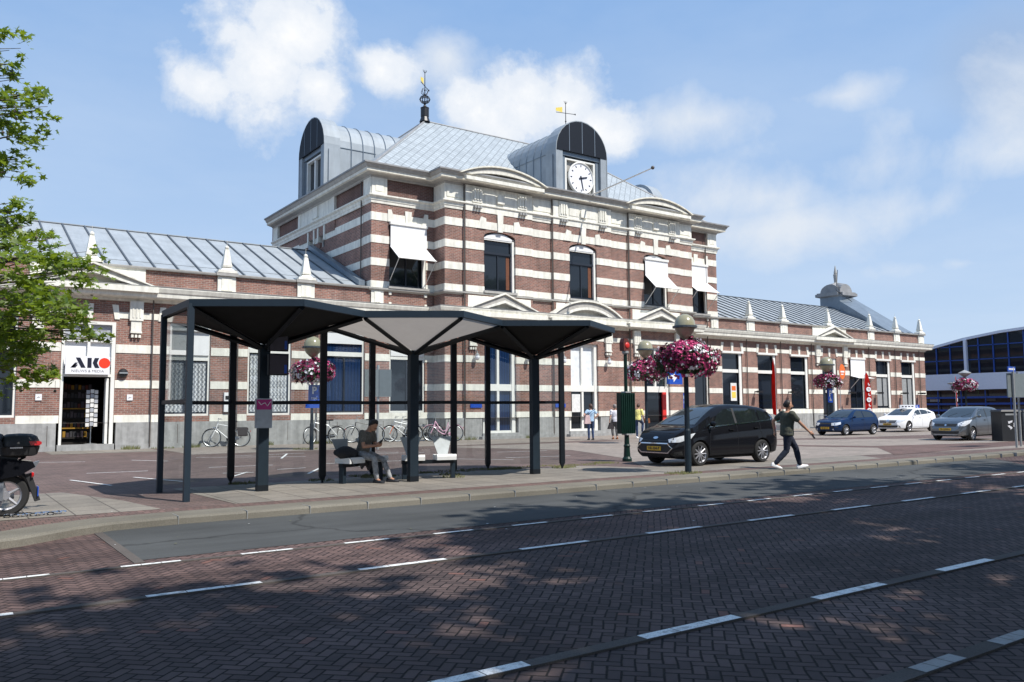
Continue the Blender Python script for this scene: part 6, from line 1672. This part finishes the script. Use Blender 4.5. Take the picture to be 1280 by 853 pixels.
b=MB();b.box(-.0,.16,-.262,-.255,1.0,1.02);b.build('case_badge',['chrome'],e)
b=MB();b.tube([(-.12,-.2,1.0),(-.16,-.2,1.12),(-.12,-.1,1.17),(-.12,.1,1.17),(-.16,.2,1.12),(-.12,.2,1.0)],.05,8);b.build('back_pad',['plastic'],e,True)
b=MB();b.tube([(-1.32,-.07,.31),(-1.22,-.07,.8)],.025,8);b.tube([(-1.32,.07,.31),(-1.22,.07,.8)],.025,8);b.build('fork',['steel'],e)
b=MB();b.tube([(-1.1,-.33,1.06),(-1.2,-.2,1.1),(-1.22,0,1.04),(-1.2,.2,1.1),(-1.1,.33,1.06)],.018,8);b.build('handlebar',['plastic'],e)
for s in(-1,1):
    b=MB();b.tube([(-1.15,s*.25,1.08),(-1.15,s*.3,1.25)],.008,5);b.ball((-1.15,s*.3,1.3),.07,10,6,sx=.3,sz=.7);b.build('mirror',['plastic'],e)
b=MB();b.ball((-1.36,0,.85),.09,12,8,sx=.6);b.build('headlight',['headlight'],e,True)
b=MB();b.tube([(.1,.14,.3),(-.35,.14,.28),(-.5,.12,.35)],[.06,.055,.03],10);b.build('exhaust',['steel'],e,True)
b=MB();b.box(-.5,-.05,-.10,.12,.24,.5);b.build('engine',['steel'],e)
b=MB();b.tube([(-.45,-.1,.3),(-.35,-.25,.01)],.015,6);b.tube([(-.45,.1,.3),(-.35,.25,.01)],.015,6);b.build('centre_stand',['plastic'],e)
rg=random.Random(4)
b=MB((0.95,14.2,0))
pts=[(0.95+.0+i*.055,14.12+.04*math.sin(i*1.7),.03+.015*(i%2)) for i in range(14)]
for k,p in enumerate(pts): b.tube([(p[0]+.045*math.cos(t),p[1]+.022*math.sin(t)*(1 if k%2 else .2),p[2]+.022*math.sin(t)*(0.2 if k%2 else 1)) for t in [2*PI*i/10 for i in range(10)]],.010,5,closed=True)
o=b.build('security_chain',['chrome']);o.location=(0.95,14.2,0);tag(o,'chrome security chain lying on the paving under the scooter','chain')

# ================================================================== PEOPLE
def solid(name,tubes,mat,parent,vox=.011,extra=None):
    """several tapered limbs and lofts melted into one continuous skin"""
    b=MB()
    for t in tubes:
        if t[0]=='loft':
            rings=[]
            for c,u,v in t[1]: rings.append([b.add(c+u*math.cos(2*PI*j/16)+v*math.sin(2*PI*j/16)) for j in range(16)])
            for A_,B_ in zip(rings[:-1],rings[1:]):
                for j in range(16): b.f.append([A_[j],A_[(j+1)%16],B_[(j+1)%16],B_[j]]);b.m.append(0)
            b.f.append(rings[0][::-1]);b.m.append(0);b.f.append(rings[-1]);b.m.append(0)
        elif t[0]=='ball': b.ball(t[1],t[2],12,8,sx=t[3],sy=t[4],sz=t[5])
        else:
            p,r=t[1],t[2];b.tube(p,r,12)
            for q,w in zip(p,r): b.ball(q,w*.99,12,8)
    o=b.build(name,[mat],parent)
    md=o.modifiers.new('r','REMESH');md.mode='VOXEL';md.voxel_size=vox;md.use_smooth_shade=True
    sm=o.modifiers.new('s','SMOOTH');sm.factor=.5;sm.iterations=3
    dg=bpy.context.evaluated_depsgraph_get();dg.update()
    m2=bpy.data.meshes.new_from_object(o.evaluated_get(dg));o.modifiers.clear();o.data=m2;m2.name=name
    m2.polygons.foreach_set('use_smooth',[True]*len(m2.polygons));return o
def crease(o,amp,seed):
    # soft folds pushed into the cloth
    from mathutils import noise
    me=o.data
    for v in me.vertices:
        p=v.co;q=Vector((p.x*9+seed*3.1,p.y*9,p.z*16))
        v.co=p+v.normal*(noise.noise(q)*amp+noise.noise(q*2.3)*amp*.5)
def V3(*a): return Vector(a)
def two_bone(a,b,l1,l2,hint):
    d=b-a;D=min(d.length,(l1+l2)*.999);d=d.normalized()
    x=(l1*l1-l2*l2+D*D)/(2*D);h=math.sqrt(max(0,l1*l1-x*x))
    hn=(hint-d*hint.dot(d)).normalized();return a+d*x+hn*h
def person(loc,rz,lab,cfg):
    """local +x is forward, +y left"""
    e=empty('person',loc,lab,'person',None,rz)
    S=cfg.get('s',1.0);B=cfg.get('bulk',1.0)
    pel=V3(*cfg['pelvis']);lean=cfg.get('lean',0);up=V3(math.sin(lean),0,math.cos(lean))
    lv=V3(0,1,0)
    tw=cfg.get('twist',0);sl=V3(-math.sin(tw),math.cos(tw),0)
    sp=pel+up*.16;ch=pel+up*.36;nk=pel+up*.53+V3(cfg.get('neckf',.01),0,0);hn=cfg.get('headtilt',0);hd=V3(math.sin(lean+hn),0,math.cos(lean+hn))
    hy=cfg.get('headyaw',0);fw=V3(math.cos(lean+hn),0,-math.sin(lean+hn))
    hb=nk+up*.025+hd*.02;hm=hb+hd*.10+fw*.015;ht=hb+hd*.19+fw*.005
    sh={s:ch+up*.10+sl*s*.175*B+V3(0,0,0) for s in(1,-1)}
    hip={s:pel+lv*s*.085 for s in(1,-1)}
    fine=cfg.get('fingers');vx=.010 if fine else .014
    pf=V3(math.cos(0),0,0);tf=V3(sl.y,-sl.x,0).normalized() if True else pf   # torso forward
    tf=(tf-up*tf.dot(up)).normalized()
    def rg_(c,w,d,l=sl,f=tf): return (c,l*w*B,f*d*B)
    bt=[];bt.append(('loft',[rg_(pel-up*.06,.13,.10,lv),rg_(pel+up*.04,.15,.11,lv),rg_(sp,.135,.095),rg_(ch-up*.06,.15,.11),rg_(ch+up*.05,.155,.105),rg_(ch+up*.12,.12,.08),rg_(nk-up*.01,.06,.06)]))
    bt.append(('t',[nk-up*.04,hb,hb+hd*.03],[.06,.054,.05]))
    sdh=hd.cross(fw)
    bt.append(('loft',[(hb+hd*.0+fw*.03,sdh*.035,fw*.04),(hb+hd*.02+fw*.02,sdh*.058,fw*.072),(hb+hd*.06+fw*.01,sdh*.068,fw*.086),(hb+hd*.11,sdh*.074,fw*.094),(hb+hd*.16-fw*.004,sdh*.072,fw*.09),(hb+hd*.20-fw*.006,sdh*.054,fw*.068),(hb+hd*.222-fw*.006,sdh*.02,fw*.028)]))
    bt.append(('t',[hm+fw*.082+hd*.028,hm+fw*.108-hd*.012],[.010,.015]))
    bt.append(('t',[hm+fw*.088-hd*.045+sdh*.018,hm+fw*.09-hd*.045-sdh*.018],[.010,.010]))
    for s in(-1,1): bt.append(('ball',tuple(hm+sdh*s*.076-fw*.006),.026,.55,.55,1.1))
    arms={}
    for s,n in((1,'L'),(-1,'R')):
        wr=V3(*cfg['wrist'+n]);el=two_bone(sh[s],wr,.29,.26,V3(*cfg.get('elb'+n,(-1,s*.5,-.3))))
        hd_=(V3(*cfg.get('hand'+n,tuple((wr-el))))).normalized();arms[n]=(el,wr,hd_)
        q=.92+.08*B
        bt.append(('t',[sh[s],sh[s].lerp(el,.35),sh[s].lerp(el,.8),el],[.060*q,.053*q,.042,.039]))
        bt.append(('t',[el,el.lerp(wr,.3),el.lerp(wr,.75),wr],[.039,.041,.030,.024]))
        pn=V3(*cfg.get('palm'+n,(0,-s*1.,0)));side=hd_.cross(pn).normalized();pn=side.cross(hd_).normalized()
        bt.append(('loft',[(wr-hd_*.005,side*.026,pn*.02),(wr+hd_*.03,side*.036,pn*.018),(wr+hd_*.07,side*.043,pn*.017),(wr+hd_*.095,side*.041,pn*.013)]))
        if fine:
            for k,(off,ln) in enumerate(((.032,.070),(.0105,.080),(-.0115,.075),(-.032,.058))):
                b0=wr+hd_*.088+side*off;c=.35+.1*k
                b1=b0+(hd_*math.cos(c)+pn*math.sin(c))*ln*.5;b2=b1+(hd_*math.cos(c*2.4)+pn*math.sin(c*2.4))*ln*.3;b3=b2+(hd_*math.cos(c*3.4)+pn*math.sin(c*3.4))*ln*.25
                bt.append(('t',[b0,b1,b2,b3],[.0098,.0094,.0088,.008]))
            b0=wr+hd_*.022+side*.026;bt.append(('t',[b0,b0+(hd_*.6+side*.7+pn*.35).normalized()*.04,b0+(hd_*.8+side*.6+pn*.6).normalized()*.075],[.015,.012,.009]))
        else:
            for k in range(4): bt.append(('t',[wr+hd_*.085+side*(.030-.02*k),wr+hd_*(.16-.012*abs(k-1.3))+side*(.032-.021*k)+pn*.03],[.011,.009]))
            bt.append(('t',[wr+hd_*.03+side*.03,wr+hd_*.09+side*.06+pn*.02],[.013,.010]))
    legs={}
    for s,n in((1,'L'),(-1,'R')):
        an=V3(*cfg['ankle'+n]);kn=two_bone(hip[s],an,.45,.43,V3(*cfg.get('knee'+n,(1,s*.1,.2))));fd=V3(*cfg.get('foot'+n,(1,0,0))).normalized();legs[n]=(kn,an,fd)
        bt.append(('t',[hip[s],hip[s].lerp(kn,.5),kn,kn.lerp(an,.3),an],[.085,.068,.052,.050,.036]))
        bt.append(('t',[an,an+fd*.10+V3(0,0,-.045)],[.036,.028]))
    solid('body',bt,cfg.get('skin','skin'),e,vx)
    # trousers
    k_=cfg.get('trk',1.0)*(.94+.06*B);cut=cfg.get('hem',.93)
    tt=[('loft',[rg_(pel-up*.10,.135,.115,lv,tf),rg_(pel-up*.02,.17,.135,lv,tf),rg_(pel+up*.07,.158,.122,lv,tf),rg_(pel+up*.10,.152,.118,lv,tf)])]
    for s,n in((1,'L'),(-1,'R')):
        kn,an,fd=legs[n]
        tt.append(('t',[hip[s],hip[s].lerp(kn,.3),hip[s].lerp(kn,.7),kn,kn.lerp(an,.35),kn.lerp(an,.7),kn.lerp(an,cut)],[.100*k_,.094*k_,.076*k_,.065*k_,.064*k_,.055*k_,.050*k_]))
    o=solid('trousers',tt,cfg['trousers'],e,.014)
    crease(o,.006,cfg.get('seed',1))
    # shirt
    sv=cfg.get('sleeve',.5);h0=cfg.get('shl',0.)
    tt=[('loft',[rg_(pel+up*(h0-.02),.175,.14,lv,tf),rg_(pel+up*.08,.168,.132,lv,tf),rg_(sp+up*.03,.158,.120),rg_(ch-up*.05,.172,.130),rg_(ch+up*.05,.178,.124),rg_(ch+up*.125,.155,.10),rg_(nk-up*.03,.082,.075)])]
    for s,n in((1,'L'),(-1,'R')):
        el=arms[n][0];a_,c_=sh[s]-up*.012,sh[s].lerp(el,sv)
        qb=.5+.5*B;tt.append(('t',[a_+up*.01,a_.lerp(c_,.5),c_],[.082*qb,.074*qb,.064*qb]))
    o=solid('shirt',tt,cfg['shirt'],e,.014);crease(o,.007,cfg.get('seed',1)+5)
    # shoes
    for s,n in((1,'L'),(-1,'R')):
        kn,an,fd=legs[n];pitch=cfg.get('pitch'+n,0)
        f=V3(fd.x,fd.y,0).normalized();fu=(f*math.cos(pitch)+V3(0,0,math.sin(pitch)));zz=V3(-f.x*math.sin(pitch),-f.y*math.sin(pitch),math.cos(pitch));sd_=zz.cross(fu)
        b=MB();sole=[];o0=an-zz*.078
        prof=[(-.085,.030,.075),(-.06,.038,.10),(0,.040,.105),(.06,.042,.075),(.12,.048,.055),(.17,.042,.042),(.20,.022,.030)]
        rings=[]
        for x,w,h in prof:
            ring=[o0+fu*x+sd_*w*c+zz*hh for c,hh in((-.9,0),(-1,.02),(-.8,h*.7),(-.3,h),(.3,h),(.8,h*.7),(1,.02),(.9,0))];rings.append([b.add(q) for q in ring])
        for A_,B_ in zip(rings[:-1],rings[1:]):
            for j in range(8): b.f.append([A_[j],A_[(j+1)%8],B_[(j+1)%8],B_[j]]);b.m.append(0)
        b.f.append(rings[0][::-1]);b.m.append(0);b.f.append(rings[-1]);b.m.append(0)
        b.build('shoe',[cfg.get('shoe','shoe_dark')],e,True)
    # hair: cap over skull, open at the face
    b=MB();c=hb+hd*.118+fw*-.004;n=18;hl=cfg.get('hairlow',-.42);rows=[]
    sdv=hd.cross(fw)
    for i in range(8):
        t=PI*.5-(PI*.5-hl*PI*.5)*i/7
        row=[]
        for j in range(n):
            a=2*PI*j/n;f_=math.cos(a)
            tt=max(t,.70+.25*f_) if f_>.35 else (max(t,.1) if f_>.0 else t)
            rr=cfg.get('hairr',1.0)*(1-.05*max(0,f_))
            row.append(b.add(c+fw*(.110*rr*math.cos(tt)*f_-.006)+sdv*(.092*rr*math.cos(tt)*math.sin(a))+hd*(.120*rr*math.sin(tt))))
        rows.append(row)
    for A_,B_ in zip(rows[:-1],rows[1:]):
        for j in range(n): b.f.append([A_[j],A_[(j+1)%n],B_[(j+1)%n],B_[j]]);b.m.append(0)
    o=b.build('hair',[cfg['hair']],e,True);crease(o,.012,3)
    if cfg.get('beard'):
        b=MB();b.ball(hb+hd*.045+fw*.062,.060,12,8,sx=.85,sy=1.0,sz=.85);b.build('beard',[cfg['hair']],e,True)
    b=MB()
    for s in(-1,1): b.ball(hm+fw*.083+sdv*s*.031+hd*.022,.010,6,4)
    b.build('eyes',['hair_dark'],e)
    return e,arms,legs,dict(pel=pel,ch=ch,nk=nk,sh=sh,up=up,sp=sp)
# seated man: faces the road and to the right, hands holding a phone
fac=R(-62)
man,arms,legs,K=person((7.56,16.40,0),fac,'man in dark tee and ripped grey jeans sitting on the bench looking at his phone',dict(
 pelvis=(.0,0,.60),lean=.30,headtilt=.62,neckf=.03,wristL=(.40,.045,.80),wristR=(.40,-.045,.78),elbL=(-.6,.7,-.6),elbR=(-.6,-.7,-.6),handL=(.5,-.45,.08),handR=(.5,.45,.08),
 ankleL=(.60,.20,.085),ankleR=(.50,-.14,.085),kneeL=(1,.3,1),kneeR=(1,-.2,1),trousers='jeans_grey',shirt='tee_grey',hair='hair_dark',fingers=True,palmL=(0,-1,.2),palmR=(0,1,.2),sleeve=.55,shl=.02,footL=(1,.15,0),footR=(1,-.1,0),beard=False))
b=MB((7.0,16.4,0));
e=man
b=MB();b.prism([(.44,.80),(.455,.79),(.53,.89),(.515,.90)],lambda p,q:(p,-.036,q),lambda p,q:(p,.036,q));o=b.build('mobile_phone',['black']);
mw=Matrix.Translation((7.56,16.40,0))@Matrix.Rotation(fac,4,'Z');o.matrix_world=mw;tag(o,'black mobile phone held in the seated man\'s hands','phone')
# bag with strap lying on bench
b=MB()
n=14
rings=[]
rg=random.Random(2)
for i in range(9):
    t=i/8;r=.16*math.sin(PI*min(1,max(.06,t)))**.6+.01
    rings.append([b.add((-.30+.6*t,1.15*r*math.cos(2*PI*j/n)*(1+rg.uniform(-.08,.08)),.13+.85*r*math.sin(2*PI*j/n)*(1+rg.uniform(-.08,.08))-.05*t)) for j in range(n)])
for A_,B_ in zip(rings[:-1],rings[1:]):
    for j in range(n): b.f.append([A_[j],A_[(j+1)%n],B_[(j+1)%n],B_[j]]);b.m.append(0)
b.f.append(rings[0][::-1]);b.m.append(0);b.f.append(rings[-1]);b.m.append(0)
bg_=b.build('backpack',['backpack'],None,True);bg_.location=(7.16,16.27,.525);bg_.rotation_euler=(0,0,R(18));tag(bg_,'slumped dark backpack on the bench left of the seated man','bag')
b=MB();b.tube([(-.2,-.16,.12),(-.1,-.24,-.02),(-.02,-.25,-.16),(.05,-.2,-.05)],.018,6,flat=.3);b.tube([(.1,-.15,.1),(.3,-.22,-.02),(.4,-.22,-.18),(.42,-.2,-.02)],.02,6,flat=.3);b.build('strap',['backpack'],bg_)
b=MB();b.prism([(-.1,-.02),(.28,-.02),(.30,-.22),(.2,-.30),(.12,-.16),(.02,-.26),(-.06,-.12)],lambda p,q:(p,-.245,q),lambda p,q:(p+.01,-.27,q));o=b.build('jacket',['bag_dark']);o.location=(7.35,16.40,.55);o.rotation_euler=(0,0,R(18));tag(o,'black jacket hanging over the bench beam beside the seated man','jacket')
# walking man
wd=R(-35)+R(3)
wm,arms,legs,K=person((17.43,12.98,-.0),wd,'bearded man in olive tee, navy jeans and white sneakers striding right past the black car',dict(
 pelvis=(0,0,.90),lean=.06,headtilt=.05,twist=.15,bulk=1.26,wristL=(-.20,.30,.93),wristR=(.48,-.22,.92),elbL=(-1,.4,0),elbR=(-.4,-.6,-.6),handR=(.6,-.0,-.45),handL=(-.1,0,-1),
 ankleL=(.33,.07,.10),ankleR=(-.35,-.07,.14),kneeL=(1,0,.1),kneeR=(1,0,.2),pitchL=.22,pitchR=-.28,trousers='jeans_navy',shirt='tee_olive',hair='hair_dark',shoe='shoe_white',fingers=True,palmL=(1,0,0),palmR=(0,1,0),sleeve=.62,shl=-.05,trk=1.15,beard=True,headyaw=.2))
b=MB();b.box(-.012,.012,-.035,.035,-.09,.06);o=b.build('mobile_phone',['black']);hw=Matrix.Translation((17.43,12.98,0))@Matrix.Rotation(wd,4,'Z');o.matrix_world=hw@Matrix.Translation((.565,-.20,.83))@Matrix.Rotation(R(-35),4,'Y');tag(o,'black phone in the walking man\'s outstretched hand','phone')
# three people at the entrance, backs to the camera
bk=R(62)
w1,a1,l1,K1=person((26.5,31.1,0),R(70),'woman in light blue top and jeans with hands on hips carrying a pale pink bag',dict(
 pelvis=(0,0,.96),bulk=.98,wristL=(-.02,.17,1.06),wristR=(-.02,-.17,1.06),elbL=(-.3,1.6,0),elbR=(-.3,-1.6,0),handL=(.5,-.8,-.3),handR=(.5,.8,-.3),ankleL=(0,.11,.085),ankleR=(0,-.11,.085),
 trousers='jeans_blue',shirt='shirt_blue',hair='hair_brown',skin='skin2',shoe='shoe_dark',sleeve=.5,hairr=1.08,hairlow=-.45,shl=-.04))
b=MB();b.prism([(-.17,.0),(.17,0),(.10,.42),(-.08,.44)],lambda p,q:(p,-.09,q),lambda p,q:(p,.07,q));o=b.build('shoulder_bag',['bag_pink'],None,True);o.location=(26.16,30.98,.80);o.rotation_euler=(0,0,R(-20));tag(o,'pale pink shoulder bag at the side of the woman in light blue','bag')
b=MB();b.tube([(.05,.0,.44),(.25,-.1,.62),(.48,.05,.72)],.012,5);b.build('strap',['black'],o)
w2,a2,l2,K2=person((27.95,30.95,0),R(65),'grey-haired woman in white top and grey trousers with a dark handbag',dict(
 pelvis=(0,0,.94),bulk=1.02,wristL=(-.03,.30,.86),wristR=(.03,-.25,.90),elbL=(-1,.6,0),elbR=(-1,-.6,0),ankleL=(.02,.10,.085),ankleR=(-.02,-.10,.085),
 trousers='trousers_grey',shirt='shirt_white',hair='hair_grey',skin='skin2',shoe='leather',sleeve=.5,hairr=1.1,hairlow=-.4,hem=.7,trk=1.15,shl=-.05))
b=MB();b.prism([(-.17,.0),(.17,0),(.05,.32),(-.05,.32)],lambda p,q:(p,-.08,q),lambda p,q:(p,.08,q));b.tube([(0,0,.3),(-.04,0,.5),(.06,0,.52)],.012,5);o=b.build('handbag',['bag_dark']);o.location=(27.58,30.85,.52);o.rotation_euler=(0,0,R(-25));tag(o,'dark handbag hanging left of the grey-haired woman','bag')
w3,a3,l3,K3=person((29.75,31.2,0),R(20),'person in yellow top standing with one leg raised beside the green signal post',dict(
 pelvis=(0,0,.97),lean=.14,bulk=1.08,wristL=(.18,.25,.92),wristR=(.18,-.25,.92),elbL=(-.6,.5,0),elbR=(-.6,-.5,0),ankleL=(.05,.08,.085),ankleR=(.30,-.08,.32),
 trousers='jeans_blue',shirt='shirt_yellow',hair='hair_brown',skin='skin2',shoe='shoe_white',sleeve=.75,trk=1.05,shl=-.03,kneeR=(1,0,.3)))
b=MB();b.prism([(-.15,.0),(.15,0),(.13,.24),(-.13,.24)],lambda p,q:(p,-.06,q),lambda p,q:(p,.06,q));o=b.build('handbag',['leather']);o.location=(30.05,30.85,.78);o.rotation_euler=(0,0,R(-25));tag(o,'brown leather handbag on the hip of the person in yellow','bag')
b=MB();b.tube([(0,0,.24),(-.18,.15,.62)],.010,5);b.build('strap',['leather'],o)
# person in teal seated by the wall with a walking frame
w4,a4,l4,K4=person((44.35,33.6,.02),R(-50),'seated person in teal jacket behind the walking man before the red flag',dict(
 pelvis=(.0,0,.62),lean=.15,wristL=(.35,.12,.75),wristR=(.35,-.12,.75),elbL=(-.6,.7,-.6),elbR=(-.6,-.7,-.6),ankleL=(.50,.12,.085),ankleR=(.50,-.12,.085),kneeL=(1,0,1),kneeR=(1,0,1),
 trousers='trousers_grey',shirt='teal',hair='hair_brown',skin='skin2',sleeve=.8))
e=empty('metal_seat',(44.35,33.6,0),'low grey metal seat with mesh sides under the person in teal','seat')
b=MB();b.box(-.9,.9,-.25,.25,.46,.52);b.build('seat',['alu'],e)
for x in(-.85,.85): 
    b=MB();b.tube([(x,-.22,0),(x,-.22,.48),(x,.22,.48),(x,.22,0)],.025,6);b.build('leg',['alu'],e)
b=MB();b.box(-.8,.8,-.24,-.22,.08,.42);b.build('panel',['steel'],e)
